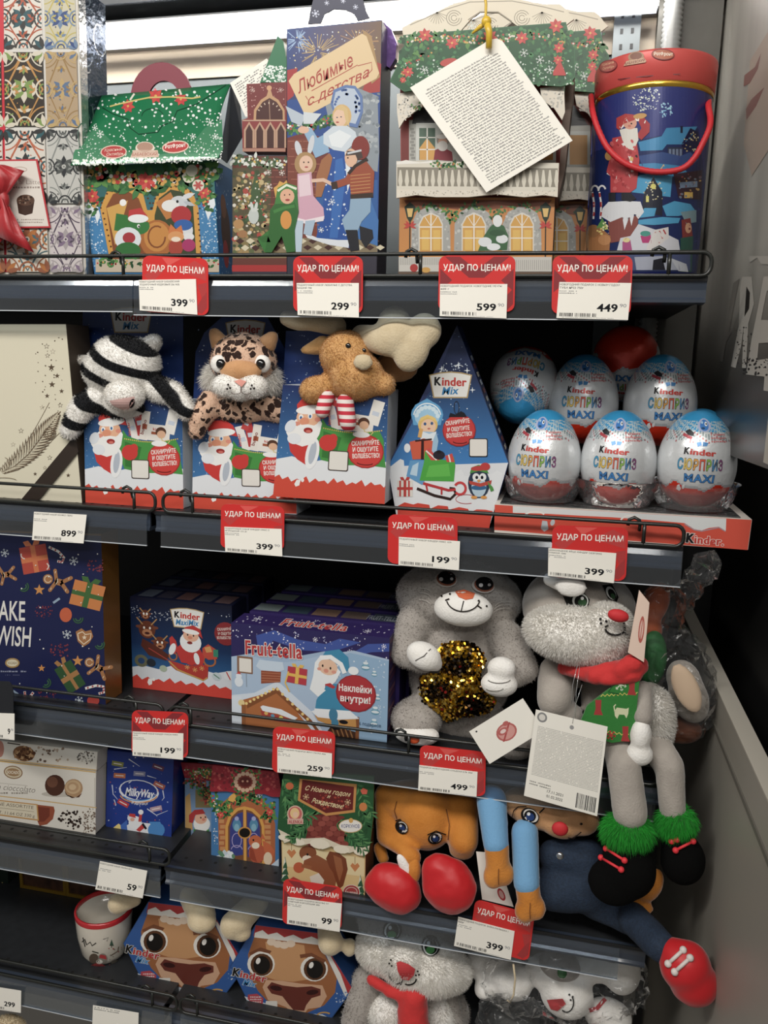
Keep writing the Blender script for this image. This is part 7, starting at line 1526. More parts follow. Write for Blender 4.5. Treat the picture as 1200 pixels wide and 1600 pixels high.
# ---- rabbit with red and green scarf sitting on the shelf edge
t = toy('plush_rabbit', at(930, 1180, .0), 'grey plush rabbit with fluffy white cheeks and red and green scarf, boots dangling over the shelf edge')
t['label'] = 'grey plush rabbit with red and green scarf, black boots dangling over the shelf edge'
b = fused('body', [zel(Zl, 330, 240, .075, 235, 180, 190), zel(Zl, 620, 700, .035, 95, 160, 90), zel(Zl, 470, 620, .06, 130, 150, 90), zca(Zl, 250, 520, .05, 230, 620, .03, 90, 75), zel(Zl, 260, 680, .035, 90, 60, 60),
   zca(Zl, 500, 800, .0, 520, 900, -.035, 75, 72), zca(Zl, 520, 900, -.035, 545, 1090, -.050, 72, 74), zca(Zl, 640, 800, .0, 710, 900, -.025, 70, 62), zca(Zl, 710, 900, -.025, 722, 1080, -.035, 62, 56)], F_grey2, t, voxel=.004)
ck = fused('cheeks', [zel(Zl, 330, 350, .018, 228, 118, 150, 4), zel(Zl, 450, 330, .01, 110, 110, 120)], F_white, t); fur(ck, 'cheek_pile', F_white, t, 26000, .0052, .0005, mess=.42)
bl_ = fused('belly', [zel(Zl, 650, 720, .012, 72, 150, 85)], F_white, t); fur(bl_, 'belly_pile', F_white, t, 12000, .0058, .0005, mess=.42)
e = fused('ear', [zca(Zl, 210, 120, .02, 300, 155, .01, 30, 38), zel(Zl, 300, 150, .004, 66, 48, 25)], F_white, t, smooth=3)
A = Art(skinmap(b, .0025, .03), Zl, strip=3)
A.poly([(265, 190), (300, 195), (345, 165), (378, 205), (370, 240), (320, 245), (285, 235)], '14120f'); A.ell_(338, 210, 34, 32, 'd8dcd6', 20); A.ell_(340, 212, 27, 26, '14120f'); A.ell_(346, 216, 18, 15, '2f5a34'); A.ell_(346, 200, 7, 7, 'f0f2f0')
A.poly([(430, 145), (470, 140), (498, 195), (490, 215), (455, 200)], '14120f'); A.ell_(466, 178, 18, 30, 'd8dcd6', -30); A.ell_(470, 182, 14, 24, '14120f', -30); A.ell_(474, 190, 8, 12, '2f5a34', -30)
show(A, 'eyes', t, EM)
A = Art(skinmap(ck, .0035, .0), Zl, strip=3); A.L = 1
A.arc(485, 325, 42, 28, 30, 175, 9, '1c1816'); A.line([(520, 300), (525, 350), (548, 352)], 9, '1c1816'); A.line([(440, 320), (455, 312)], 8, '1c1816'); [A.ell_(x, y, 6, 6, '1c1816', 0, 8, 3) for x, y in ((422, 286), (446, 296), (424, 304))]; show(A, 'smile', t, EM)
n_ = fused('nose', [zel(Zl, 496, 272, -.040, 46, 28, 26, 8)], mat('nose_red', 'c22a30', .7), t, voxel=.002, smooth=3)
M_scarf = mat('scarf_red', 'c53030', .85, bump=.4, bscale=160, sheen=.3)
fused('scarf', [zca(Zl, 270, 490, .02, 400, 520, -.022, 30, 40), zca(Zl, 400, 520, -.022, 580, 480, -.022, 42, 44), zca(Zl, 500, 500, -.03, 560, 470, -.03, 36, 40), zca(Zl, 440, 540, -.03, 560, 520, -.03, 24, 34)], M_scarf, t, voxel=.003, smooth=3, disp=.003, dscale=.012)
gp = [(585, 540), (560, 790), (470, 802), (335, 765), (338, 715), (365, 650), (450, 585), (530, 530)]
obj('green_scarf_end', MB().prism([at(*W(Zl, [p])[0], -.034) for p in gp], (0, -1, 0), .004), mat('fleece_green', '2f7a34', .9, bump=.3, bscale=250, sheen=.3), t)
A = Art(pmap((0, -.034, 0), (0, -1, 0)), Zl, k=.95); A.L = 1
for y0 in (602, 735):
    pts = [(350+i*10 if y0 > 700 else 405+i*9, y0+(0 if i % 2 else 9)-(i*.6 if y0 < 700 else -i*1.6)) for i in range(20)]; pts = [p for p in pts if inpoly(*p, gp)]
    if len(pts) > 2: A.line(pts, 4, 'd9c84a', 1)
for x, y, c_ in ((412, 655, 'b03030'), (525, 765, 'b03030'), (552, 572, 'b03030')): A.poly([(x-12, y-32), (x+14, y-32), (x+12, y+10), (x+20, y+32), (x-18, y+30), (x-10, y+4)], c_, 2)
A.poly([(480, 672), (490, 655), (530, 660), (540, 655), (538, 680), (530, 700), (522, 685), (500, 684), (492, 702), (482, 690)], 'd9dcae', 2); A.line([(482, 672), (478, 650), (486, 642)], 5, 'd9dcae', 2); A.flake(398, 762, 26, 'dcd6a0', 5, 2); A.flake(466, 770, 20, 'c83a34', 5, 2); A.flake(505, 560, 26, 'cfe0c0', 5, 2); A.line([(480, 555), (455, 590), (500, 600)], 6, '1a5a26', 2)
show(A, 'scarf_pattern', t, EM)
ar = fused('arm', [zca(Zl, 600, 580, -.012, 600, 690, -.030, 38, 42)], F_grey2, t, voxel=.003, smooth=3); pw = fused('paw', [zel(Zl, 590, 770, -.035, 44, 72, 44), zel(Zl, 585, 848, -.035, 56, 50, 46)], F_white, t, voxel=.003, smooth=3)
M_gf = mat('cuff_green', '2fae3a', .8, sheen=.3); M_boot = mat('boot_black_felt', '090909', .95, bump=.3, bscale=300, spec=.1)
for cx, cy, Y_, rx_, ry_ in ((535, 1160, -.05, 96, 58), (738, 1125, -.038, 70, 52)):
    q_ = fused('cuff', [zel(Zl, cx, cy, Y_, rx_, ry_, rx_*.8, -4 if cx < 600 else -18)], M_gf, t, voxel=.004, smooth=3); fur(q_, 'cuff_pile', M_gf, t, 7000, .012, .0005, droop=1.0, mess=.5)
for nm, prs in (('l', [zel(Zl, 535, 1330, -.055, 118, 128, 95), zel(Zl, 480, 1380, -.055, 110, 100, 85), zca(Zl, 540, 1190, -.05, 540, 1300, -.052, 75, 90)]), ('r', [zel(Zl, 765, 1290, -.040, 92, 108, 80), zca(Zl, 745, 1170, -.036, 755, 1260, -.038, 62, 80)])):
    o_ = fused('boot', prs, M_boot, t, voxel=.0045)
    ml = mat('lace_red', 'd8323c', .6)
    for a_, b_, in (((445, 1243), (522, 1292)), ((424, 1280), (508, 1330))) if nm == 'l' else (((735, 1250), (808, 1212)), ((718, 1212), (740, 1205))):
        P0, _ = onskin(o_, *W(Zl, [a_])[0], .002); P1, _ = onskin(o_, *W(Zl, [b_])[0], .002); Pm, _ = onskin(o_, *W(Zl, [((a_[0]+b_[0])/2, (a_[1]+b_[1])/2)])[0], .003)
        obj('lace', MB().tube([P0, Pm, P1], .0017, 8).ell(P0, .0038).ell(P1, .0038), ml, o_)

# ---- swing tags
def swing(name, z, q, Y, label, art, m=None):
    P = [at(x, y, Y) for x, y in W(z, q)]; t = thing(name, P[0], label, 'tag'); n = (P[2]-P[0]).cross(P[1]-P[0]).normalized(); n = n if n.y < 0 else -n
    obj('card', MB().prism(P, n, .0005), m or mat('tag_paper', 'f0ede4', .7), t); A = Art(qmap(*P, 100, 100), k=.95); art(A); show(A, 'tag_print', t, PP); return t
def a1(A):
    A.ell_(50, 52, 17, 23, 'c2605c'); A.ell_(50, 52, 14, 19, 'dc9a92'); A.line([(38, 70), (62, 34)], 3.4, 'b84a4a'); A.ell_(46, 46, 9, 9, 'c2605c'); A.ell_(46, 46, 5, 5, 'ead0ca'); A.ell_(56, 32, 5, 6, 'c2605c'); A.ell_(10, 10, 1.6, 2.4, '3a3a3a')
swing('round_logo_tag', Zk, [(612, 1132), (948, 925), (1080, 1125), (740, 1335)], -.036, 'white card with a round red logo tilted over the third shelf edge', a1)
def a2(A):
    A.ell_(10, 7, 7, 5.6, '8a8a8a'); A.ell_(10, 7, 4.5, 3.6, 'dedad2'); A.ell_(52, 10, 3, 2.4, '9a9a9a'); A.fine(6, 17, 97, 74, 34, 'b4b2ac', .96, .6); A.fine(5, 80, 34, 86, 2, '8c8a86'); A.T('17.11.2021', 30, 89, 52, 89, 3.2, '4a4a4a', .01); A.T('01.02.2022', 30, 94.5, 52, 94.5, 3.2, '4a4a4a', .01); A.L += 1; x = 70
    while x < 96: w_ = random.uniform(.4, 1.5); A.rect(x, 80, x+w_, 97, '3a3a3c', A.L); x += w_+random.uniform(.5, 1.3)
swing('text_label', Zl, [(153, 663), (452, 735), (408, 1108), (103, 1022)], -.046, 'cream label of fine print with a barcode hanging below the rabbit scarf', a2)
def a3(A): A.ell_(62, 52, 20, 22, 'c05a4c'); A.ell_(62, 52, 12, 16, 'e8c0b0'); A.line([(62, 34), (62, 70)], 5, 'c05a4c')
swing('pink_swing_tag', Zl, [(583, 165), (626, 218), (603, 466), (536, 425)], -.040, 'narrow pale pink tag hanging beside the rabbit nose', a3, mat('pink_paper', 'e6cdbd', .7))
mb = MB()
for x0, y0, x1, y1 in ((325, 480, 300, 640), (335, 485, 318, 700), (345, 560, 305, 720)): mb.tube([at(*W(Zl, [(x0, y0)])[0], -.04), at(*W(Zl, [((x0+x1)/2-6, (y0+y1)/2)])[0], -.045), at(*W(Zl, [(x1, y1)])[0], -.047)], .00035, 5)
tag(obj('tag_loop', mb, clearmat('nylon', 'f4f4f4', .3, .2, diff=.4)), 'thin clear nylon loops holding the fine print label', 'tag loop')

# ---- bagged moose toy at the right end
M_bag = clearmat('cellophane', 'ffffff', .0, .12, bump=.8, bscale=45, diff=.02, ior=1.3, gls=.6)
t = toy('bagged_plush_moose', at(1050, 1150, .05), 'plush toy in crinkled cellophane with green bib and beige hoof, behind the scarf rabbit')
fused('body', [zel(Zl, 640, 230, .09, 60, 110, 60, 20), zca(Zl, 620, 330, .08, 600, 420, .08, 60, 50)], mat('rust_plush', 'a8522c', .85, sheen=.3), t)
fused('bib', [zel(Zl, 640, 450, .06, 58, 125, 50)], mat('bib_green', '2a6a38', .7, bump=.2, bscale=60), t)
h = fused('hoof', [zel(Zl, 790, 610, .045, 78, 118, 62, -24), zel(Zl, 770, 540, .05, 70, 90, 60, -24)], F_grey2, t)
fused('hoof_sole', [zel(Zl, 780, 575, .008, 54, 116, 26, -27)], mat('sole_beige', 'cdb49a', .8, sheen=.3), t, voxel=.003)
fused('lower_body', [zel(Zl, 750, 745, .06, 95, 60, 60)], mat('brown_plush', '6a3c26', .9, sheen=.2), t)
def bag(name, prims, parent, seed=3, amp=.010):
    """crinkled film: a loose faceted skin around the toy"""
    o = fused('tmpbag', prims, M_bag, parent, voxel=.010, smooth=2); me = o.data; me.transform(Matrix.Translation(off_of(parent)))
    r = random.Random(seed)
    for v in me.vertices: v.co += Vector((r.uniform(-1, 1), r.uniform(-1, 1), r.uniform(-1, 1)))*amp*.45
    me.polygons.foreach_set('use_smooth', [False]*len(me.polygons)); me.transform(Matrix.Translation(-off_of(parent))); o.name = name; return o
bag('cellophane_wrap', [zel(Zl, 760, 560, .05, 140, 250, 100, -14), zel(Zl, 660, 280, .06, 100, 160, 90, 10), zca(Zl, 740, 250, .04, 860, 60, .0, 50, 60), zel(Zl, 860, 80, .0, 60, 95, 50, 10)], t)
# ================= fourth shelf
Z4, Z5 = ZK[4], ZK[5]
gold_ = 'c9a050'
def praline(pts, Y, lift, label, side=.03):
    t = thing('praline_box', at(*W(Zm, [pts[3]])[0], Y), label, 'chocolate box', 'white praline boxes')
    c = front_pts(Zm, [pts[3], pts[2], pts[1], pts[0]], Y)
    if not lift: c[0].z = c[1].z = Z4+.0005
    carton('carton', c, side, mat('praline_white', 'cfcabf', .5), t); return t
t = praline([(-90, 160), (522, 228), (520, 634), (-90, 560)], .05, False, 'white praline box with two chocolates and gold lines, on the fourth shelf')
A = Art(pmap((0, .05, 0), (0, -1, 0)), Zm, k=.9); A.L = 1
A.poly([(-88, 162), (521, 230), (519, 630), (-88, 556)], 'dad5ca', 1); A.L = 2
A.line([(-88, 352), (210, 385), (525, 425)], 5, gold_); A.line([(-88, 162), (520, 232)], 6, gold_); A.line([(515, 262), (515, 420)], 4, 'b9b3a6')
A.ell_(72, 232, 52, 36, '8a6a48', 8); A.ell_(72, 232, 46, 30, 'cbbd9f', 8); A.ell_(72, 232, 38, 22, '9a7a54', 8); A.T('SOCADO', 38, 238, 108, 242, 16, 'e4dac4', .02)
A.T('non cioccolato', -60, 320, 190, 344, 34, '6d655c', -.012, .25); A.fine(-20, 338, 150, 356, 1, '8a8276', .95); A.line([(-60, 285), (150, 305)], 2, 'a8a094')
A.ell_(325, 350, 100, 16, 'b9b2a6'); A.ell_(298, 303, 54, 58, '4e2c1e'); A.ell_(285, 285, 30, 30, '6e4430', -30); A.ell_(400, 318, 50, 50, 'b08a60'); A.ell_(398, 312, 42, 38, 'c9a87c'); A.ell_(396, 312, 32, 27, 'b9946a'); A.ell_(394, 312, 20, 16, 'd2b48a'); A.poly([(352, 330), (370, 362), (410, 370), (446, 345), (430, 368), (390, 372), (358, 352)], '5a3522')
A.poly([(205, 408), (292, 418), (298, 440), (288, 485), (255, 515), (215, 522), (205, 500)], '9a4a2a'); A.poly([(205, 418), (270, 425), (270, 470), (240, 500), (205, 500)], '7a3420')
A.poly([(-88, 372), (205, 405), (212, 496), (-88, 455)], 'c08a3c'); A.poly([(-88, 378), (198, 410), (205, 488), (-88, 448)], 'd8cdb2'); A.T('PRALINE ASSORTITE', -88, 402, 182, 432, 18, '6a5c4c', .0); A.T('NET WT. 11.64 OZ 330 g', -88, 446, 188, 478, 17, '6a5c4c', .0); A.line([(-40, 420), (185, 446)], 2, '8a7a62')
A.dots(60, 320, 435, 440, 540, 4, 11, ['3a2a22', '2a1e18'], lambda x, y: ((x-382)/62)**2+((y-488)/56)**2 < 1); A.dots(90, 450, 430, 518, 560, 2, 6, ['6a5648', '8a7868']); A.dots(70, 20, 500, 230, 575, 3, 9, ['3a2e28', '4a3c32'], lambda x, y: y > 500+(x-20)*.12 and y < 530+(x)*.14); A.ell_(375, 600, 66, 24, '7a4a32')
show(A, 'front_print', t, PP)
t = praline([(-90, 50), (530, 122), (524, 226), (-90, 158)], .049, True, 'upper white praline box with crumb pattern stacked on the first')
A = Art(pmap((0, .049, 0), (0, -1, 0)), Zm, k=.9); A.poly([(-88, 55), (529, 125), (523, 222), (-88, 155)], 'd9d3c6', 1); A.line([(-88, 152), (523, 220)], 5, gold_)
A.ell_(130, 130, 60, 42, '7c5230', 10); A.dots(60, 78, 95, 185, 168, 5, 12, ['a87a4c', '5c3820', 'c49a68'], lambda x, y: ((x-130)/55)**2+((y-130)/38)**2 < 1); A.dots(26, 195, 95, 370, 175, 4, 9, ['8a7460', '6a5648', 'b09a84']); A.dots(90, 420, 112, 520, 190, 2, 6, ['3a3430', '6a5e54'], lambda x, y: ((x-470)/50)**2+((y-150)/34)**2 < 1); A.ell_(0, 105, 22, 46, 'b87a68'); A.line([(40, 72), (110, 82)], 6, '4a4038')
show(A, 'front_print', t, PP)
# blue rocket box
Yr = .075
t = thing('rocket_box', at(225, 1330, Yr), 'deep blue sweets box with Santa riding a white rocket', 'gift box')
c = boxz(Zm, [(576, 616), (928, 690), (945, 150), (582, 110)], Yr, 4); carton('carton', c, .05, mat('box_royal_blue', '1c3076', .35, coat=.2), t)
A = Art(pmap((0, Yr, 0), (0, -1, 0)), Zm, k=.92); A.poly([(583, 112), (944, 152), (928, 688), (577, 614)], '1d3a90', 1); A.L = 2
A.ell_(755, 335, 110, 62, 'd8dbe4', 8); A.ell_(755, 330, 100, 52, '20388a', 8); A.arc(755, 345, 105, 52, 20, 165, 7, 'd08a4a'); A.arc(755, 340, 98, 45, 30, 150, 5, '3a8ad0')
A.T('MilkyWay', 680, 356, 836, 372, 44, 'e4e6ec', .03, .2); A.T('и друзья', 714, 402, 802, 412, 17, 'd8dbe4', .02, .2)
for x, y, a, c_ in ((650, 250, 4, 'c8703a'), (758, 240, 4, '8a8aa8'), (866, 302, 26, 'b8604a'), (670, 400, 28, 'c03038'), (848, 430, -12, 'b89aa8'), (860, 205, 20, '6a3a5c'), (640, 186, 10, '8a8a3a')): 
    q = math.radians(a); R = lambda u, v: (x+u*math.cos(q)-v*math.sin(q), y+u*math.sin(q)+v*math.cos(q)); A.poly([R(-32, -13), R(32, -13), R(32, 13), R(-32, 13)], c_); A.line([R(-22, 0), R(22, 0)], 5, 'e8dcd8')
for pts in ([(620, 215), (690, 205)], [(700, 160), (760, 200)], [(800, 250), (850, 265)], [(610, 300), (615, 350), (640, 380)], [(885, 330), (892, 370), (880, 385)], [(800, 430), (850, 465), (912, 440)], [(620, 380), (632, 410)], [(700, 290), (720, 275)]): A.line(pts, 6, 'cfd4e6', w2=2)
A.dots(60, 590, 130, 920, 600, 2, 5, ['c8cfe6', '8a9ad0', 'b04a5c'])
A.poly([(645, 510), (600, 545), (652, 560), (690, 545)], 'e8d070'); A.poly([(655, 520), (690, 490), (700, 560), (665, 580)], '3a6ac0'); A.poly([(690, 520), (720, 500), (820, 510), (870, 550), (830, 595), (740, 590), (695, 560)], 'e2e5ec'); A.ell_(850, 545, 46, 42, '3f8ad0'); A.poly([(810, 500), (870, 500), (895, 545), (860, 590), (815, 590), (835, 545)], '3f8ad0')
A.ell_(735, 505, 36, 36, 'e8eaee'); A.ell_(715, 480, 22, 22, 'e0e2e6'); A.poly([(700, 470), (705, 455), (735, 458), (738, 480)], 'c83030'); A.ell_(720, 488, 12, 10, 'e0a890'); A.poly([(740, 545), (775, 510), (790, 530), (760, 555)], 'c83030'); A.line([(760, 500), (768, 440)], 16, 'c83030'); A.ell_(766, 448, 14, 14, 'e8eaee'); A.line([(775, 510), (795, 540)], 12, '1a1a24')
A.poly([(660, 650), (720, 618), (800, 622), (815, 650), (800, 672), (700, 665)], 'c9ccd4'); A.poly([(830, 640), (905, 655), (905, 680), (835, 668)], 'b87a80')
show(A, 'front_print', t)
# gnome box behind and arched door box in front
def doorhouse(pts, roofp, Y, label, art, dx):
    t = thing('arched_door_box', at(*W(Zn, [pts[0]])[0], Y), label, 'gift box', 'arched door house boxes')
    c = boxz(Zn, pts, Y, 4); carton('carton', c, .05, mat('door_box_side', '5a6c88', .5), t)
    cut('roof', roofp, Y-.004, .003, mat('roof_card_crimson', '8a2430', .45), t, Zn)
    A = Art(pmap((0, Y, 0), (0, -1, 0)), Zn, k=.92); art(A, dx); show(A, 'front_print', t)
    A = Art(pmap((0, Y-.004, 0), (0, -1, 0)), Zn, k=.92); A.L = 1; xs = [p[0] for p in roofp]
    A.dots(120, min(xs)+15, 135, max(xs)-15, 262, 4, 12, ['a8303c', '7a1c28', 'c04a48'], lambda x, y: inpoly(x, y, roofp)); 
    x0 = (min(xs)+max(xs))/2; garland(A, [(x0-70, 250), (x0-60, 180), (x0-5, 150), (x0+55, 175), (x0+60, 240), (x0, 285), (x0-60, 250)], 22, 90, bd=.2)
    if dx == 0:
        A.ell_(x0-5, 218, 62, 56, '8a3a2c'); A.L += 1; [A.ell_(x0-5+52*math.cos(i*.45), 218+46*math.sin(i*.45), 12, 12, 'd8b090', 0, 8, A.L+.05*i) for i in range(14)]; A.ell_(x0-5, 218, 34, 28, '6a2420'); A.ell_(x0-18, 214, 6, 6, 'e0a080'); A.ell_(x0+8, 214, 6, 6, 'e0a080')
    else: A.dots(160, min(xs)+10, 140, max(xs)-10, 262, 3, 8, ['c8403c', '3f7a34', 'd8a040', 'e0d8c8'], lambda x, y: inpoly(x, y, roofp))
    show(A, 'roof_print', t); return t
def artA(A, d):
    A.poly([(247, 262), (620, 290), (620, 745), (248, 700)], '3a78b0', 1); A.L = 2; A.poly([(285, 420), (300, 340), (360, 290), (440, 275), (520, 300), (575, 370), (600, 450), (600, 680), (290, 640)], 'b0602c'); A.L += 1
    for i in range(7): A.rect(290+(i % 2)*6, 425+i*30, 318+(i % 2)*6, 445+i*30, 'c98a4c', A.L); A.rect(545-(i % 2)*4, 425+i*30, 575, 445+i*30, 'c98a4c', A.L)
    A.poly([(325, 645), (325, 460), (345, 400), (385, 362), (430, 352), (480, 365), (522, 405), (540, 460), (545, 670)], 'd99a2c'); A.poly([(340, 640), (340, 465), (358, 412), (395, 377), (430, 368), (470, 380), (508, 415), (525, 465), (528, 665)], '7a4a2c')
    A.poly([(350, 608), (350, 470), (366, 420), (395, 392), (422, 384), (422, 620), (385, 625)], '38408a'); A.poly([(445, 384), (478, 395), (505, 425), (516, 470), (518, 560), (480, 640), (448, 630)], '3a3f86')
    A.line([(432, 365), (434, 660)], 16, 'd99a2c'); 
    for cx, a0 in ((388, 0), (482, 0)): A.ell_(cx, 455, 24, 34, '4a8ab0'); A.ell_(cx, 470, 14, 22, '7ab0c8'); A.arc(cx, 540, 26, 40, 0, 360, 4, 'b0a0d0'); A.arc(cx, 590, 30, 22, 180, 360, 4, 'b0a0d0'); A.ell_(cx, 420, 12, 12, 'a0a8d8')
    A.ell_(432, 498, 38, 34, 'c98a2c'); A.ell_(432, 498, 30, 26, '14100e')
    garland(A, [(260, 300), (300, 400), (340, 350), (430, 300), (520, 320), (570, 420), (590, 330)], 34, 190, bd=.3); poinsettia(A, 300, 400, 22); poinsettia(A, 570, 385, 24); A.poly([(345, 300), (375, 275), (385, 300), (370, 330), (340, 320)], 'e0a83a'); A.flake(510, 285, 20, 'e4e8ee', 4)
    A.ell_(500, 610, 46, 55, 'b8502c'); A.ell_(490, 545, 36, 34, 'c8602c'); A.ell_(492, 568, 22, 18, 'e8d8c0'); A.ell_(480, 538, 5, 6, '1c1412'); A.poly([(460, 580), (480, 590), (500, 660), (460, 640)], '9a3c20'); A.poly([(530, 540), (570, 560), (600, 600), (580, 660), (540, 600)], 'c8602c'); A.ell_(560, 640, 24, 36, 'e0c8a8'); A.poly([(520, 530), (530, 500), (545, 535)], 'c8602c')
    A.poly([(250, 700), (270, 640), (320, 590), (370, 640), (380, 672), (560, 690), (620, 640), (620, 744), (250, 700)], 'bccfe0'); A.dots(26, 285, 605, 370, 680, 10, 18, ['dfe6ea', '5a8a6a', 'c4d2d8']); A.ell_(520, 705, 80, 18, '5a6a88'); A.dots(30, 255, 300, 285, 560, 2, 5, 'dfe6f0')
def artB(A, d):
    A.poly([(102, 200), (330, 215), (330, 668), (105, 640)], '7a9ac0', 1); A.L = 2; A.poly([(104, 300), (130, 280), (145, 480), (104, 500)], 'c89a50'); A.poly([(105, 560), (200, 530), (330, 560), (330, 668), (105, 640)], 'cdd8e4'); A.rect(160, 260, 330, 360, '8a7a4c'); garland(A, [(110, 215), (200, 225), (230, 330), (250, 230)], 30, 90, ('8a3a34', '6a3a30', '3f6a34', 'a86040'), bd=.4)
    A.poly([(150, 480), (185, 465), (235, 480), (245, 560), (225, 590), (165, 580), (148, 530)], '3a8a3c'); A.poly([(165, 575), (240, 580), (240, 605), (165, 605)], '7a2c20'); A.ell_(195, 450, 46, 44, 'ecece8'); A.ell_(190, 420, 34, 30, 'e8b090'); A.poly([(125, 440), (125, 400), (155, 372), (200, 368), (215, 392), (160, 400), (145, 445)], 'b82c2c'); A.ell_(205, 425, 9, 8, 'd88068'); A.ell_(190, 415, 4, 5, '20201c'); A.ell_(215, 412, 4, 5, '20201c'); A.rect(175, 555, 240, 566, '4a2c1c')
doorhouse([(105, 640), (330, 668), (330, 200), (100, 185)], [(78, 110), (330, 130), (332, 225), (100, 195)], .105, 'box with red-capped gnome print standing behind the arched door box', artB, -1)
doorhouse([(247, 702), (622, 748), (620, 262), (247, 235)], [(255, 125), (615, 165), (640, 302), (580, 300), (540, 285), (430, 285), (330, 270), (250, 272), (238, 268)], .047, 'gift box printed with golden arched door, squirrel and crimson wreath roof', artA, 0)
# squirrel box with fir roof
Ys = .014
t = thing('squirrel_box', at(500, 1410, Ys), 'gift box with red squirrel eating a nut under a fir and tile roof', 'gift box')
c = boxz(Zn, [(638, 793), (1095, 893), (1100, 560), (632, 480)], Ys, 4); carton('carton', c, .05, mat('squirrel_box_side', '7a5038', .5), t)
rp = [(650, 150), (1145, 190), (1140, 420), (1118, 605), (1085, 625), (1045, 600), (1010, 612), (960, 605), (910, 575), (860, 592), (790, 560), (740, 572), (695, 540), (650, 560), (612, 480), (625, 300)]
cut('roof', rp, Ys-.005, .004, mat('roof_fir_card', '24502f', .45), t, Zn)
A = Art(pmap((0, Ys, 0), (0, -1, 0)), Zn, k=.92); A.poly([(634, 482), (1098, 562), (1093, 890), (639, 790)], 'd8b878', 1); A.L = 2; A.poly([(640, 560), (1090, 640), (1090, 740), (640, 680)], 'e0cc98'); 
for x, y in ((690, 615), (1040, 690)): A.line([(x, y-60), (x, y-20)], 3, '8a6a3c'); A.poly([(x-26, y-10), (x-14, y-26), (x, y-14), (x+14, y-26), (x+26, y-8), (x, y+24)], 'c87a3c')
A.ell_(780, 610, 48, 42, '8a4a24'); A.poly([(765, 580), (800, 560), (822, 590), (812, 610)], '8a4a24'); A.ell_(775, 640, 26, 18, 'e4d4bc'); A.ell_(778, 618, 6, 7, '1a1210'); A.poly([(750, 690), (760, 650), (830, 620), (900, 660), (940, 740), (930, 800), (870, 790), (840, 720), (790, 700)], '92502a'); A.ell_(730, 690, 30, 30, 'c0582c'); A.line([(745, 680), (800, 690)], 18, '9c5a30'); A.poly([(880, 640), (900, 600), (950, 610), (990, 640), (1000, 700), (975, 790), (950, 810), (920, 720), (900, 690)], '7c3c1c'); A.poly([(920, 620), (965, 640), (975, 700), (955, 770), (935, 700)], '9c5a30'); A.poly([(790, 740), (840, 720), (870, 760), (860, 800), (800, 780)], 'dcd4c4')
for x, y, w_ in ((655, 700, 50), (1070, 800, 60)): fig_tree(A, x, y+60, w_, 130, '2c5a3a', 'cfd8cc')
A.poly([(670, 760), (700, 740), (740, 760), (720, 785)], 'b83a30'); A.ell_(1020, 825, 48, 42, 'd8c8b8'); A.ell_(1020, 825, 44, 38, 'a83434'); A.ell_(1020, 825, 34, 28, 'd8c8b8'); A.ell_(1020, 825, 31, 25, 'a83434'); A.T('СЛАВЯНКА', 985, 832, 1055, 836, 11, 'e8dcd0', .02); A.poly([(970, 855), (1093, 880), (1093, 890), (970, 865)], 'c9b890')
show(A, 'front_print', t)
A = Art(pmap((0, Ys-.005, 0), (0, -1, 0)), Zn, k=.92); A.L = 1
A.poly([(800, 400), (950, 390), (1000, 590), (900, 575), (850, 590), (760, 560)], '6a2420', 1); A.L += 1
for j in range(6):
    for i in range(5): A.ell_(795+i*42+(j % 2)*20, 420+j*28, 22, 16, ['8a3a30', '7c2e28', '9a463a'][(i+j) % 3], 0, 10, 2+j*.1)
A.poly([(616, 478), (700, 520), (760, 530), (870, 525), (960, 565), (1080, 580), (1120, 570), (1110, 612), (1085, 622), (1045, 598), (1010, 610), (960, 603), (910, 573), (860, 590), (790, 558), (740, 570), (695, 538), (650, 556)], 'd9cdb4', 4)
for x, y, r_ in ((650, 525, 34), (725, 550, 38), (845, 560, 55), (965, 590, 45), (1070, 605, 38)): A.ell_(x, y, r_, r_*.5, 'e6dcc6', 8, 12, 5)
A.L = 6
for x0, y0, x1, y1 in ((640, 200, 760, 330), (650, 300, 720, 500), (800, 420, 690, 520), (640, 420, 820, 400), (960, 420, 1100, 560), (1060, 300, 1110, 480), (980, 500, 1090, 600), (1050, 230, 1135, 400), (640, 250, 700, 400), (770, 470, 700, 530), (930, 450, 1060, 470)):
    l = A.L; A.L += 1
    for i in range(44): u = random.random(); x = x0+(x1-x0)*u; y = y0+(y1-y0)*u; a = math.degrees(math.atan2(y1-y0, x1-x0))+random.choice((-1, 1))*random.uniform(25, 60); A.leaf(x, y, 42, 9, a, random.choice(['2f6a3a', '3f8048', '1f4c2a', '558f50']), l+(i % 8)*.1)
A.L += 2; A.poly([(735, 200), (1050, 230), (1040, 385), (880, 405), (725, 320)], 'c98a3c'); A.poly([(750, 205), (1035, 245), (1028, 372), (880, 390), (738, 312)], '6a1c1c'); A.dots(30, 760, 290, 1010, 370, 4, 9, ['a83a28', '8a2c20'])
A.T('С Новым годом', 765, 262, 1015, 300, 26, 'dcc490', .02, .4); A.T('и', 885, 305, 905, 308, 20, 'dcc490', .02, .4); A.T('Рождеством!', 800, 330, 975, 368, 26, 'ecd8a0', .02, .4)
for x, y in ((770, 300), (1000, 330)): A.flake(x, y, 18, 'd8b080', 4)
A.ell_(710, 395, 44, 48, 'd8b8a0'); A.ell_(710, 393, 38, 40, 'c8605c'); A.ell_(708, 390, 26, 30, 'e8c080'); A.ell_(712, 398, 14, 16, 'ecc0a0'); A.rect(668, 420, 755, 450, 'd8a898'); A.T('ALENKA', 674, 445, 750, 447, 18, 'a83a40', .02)
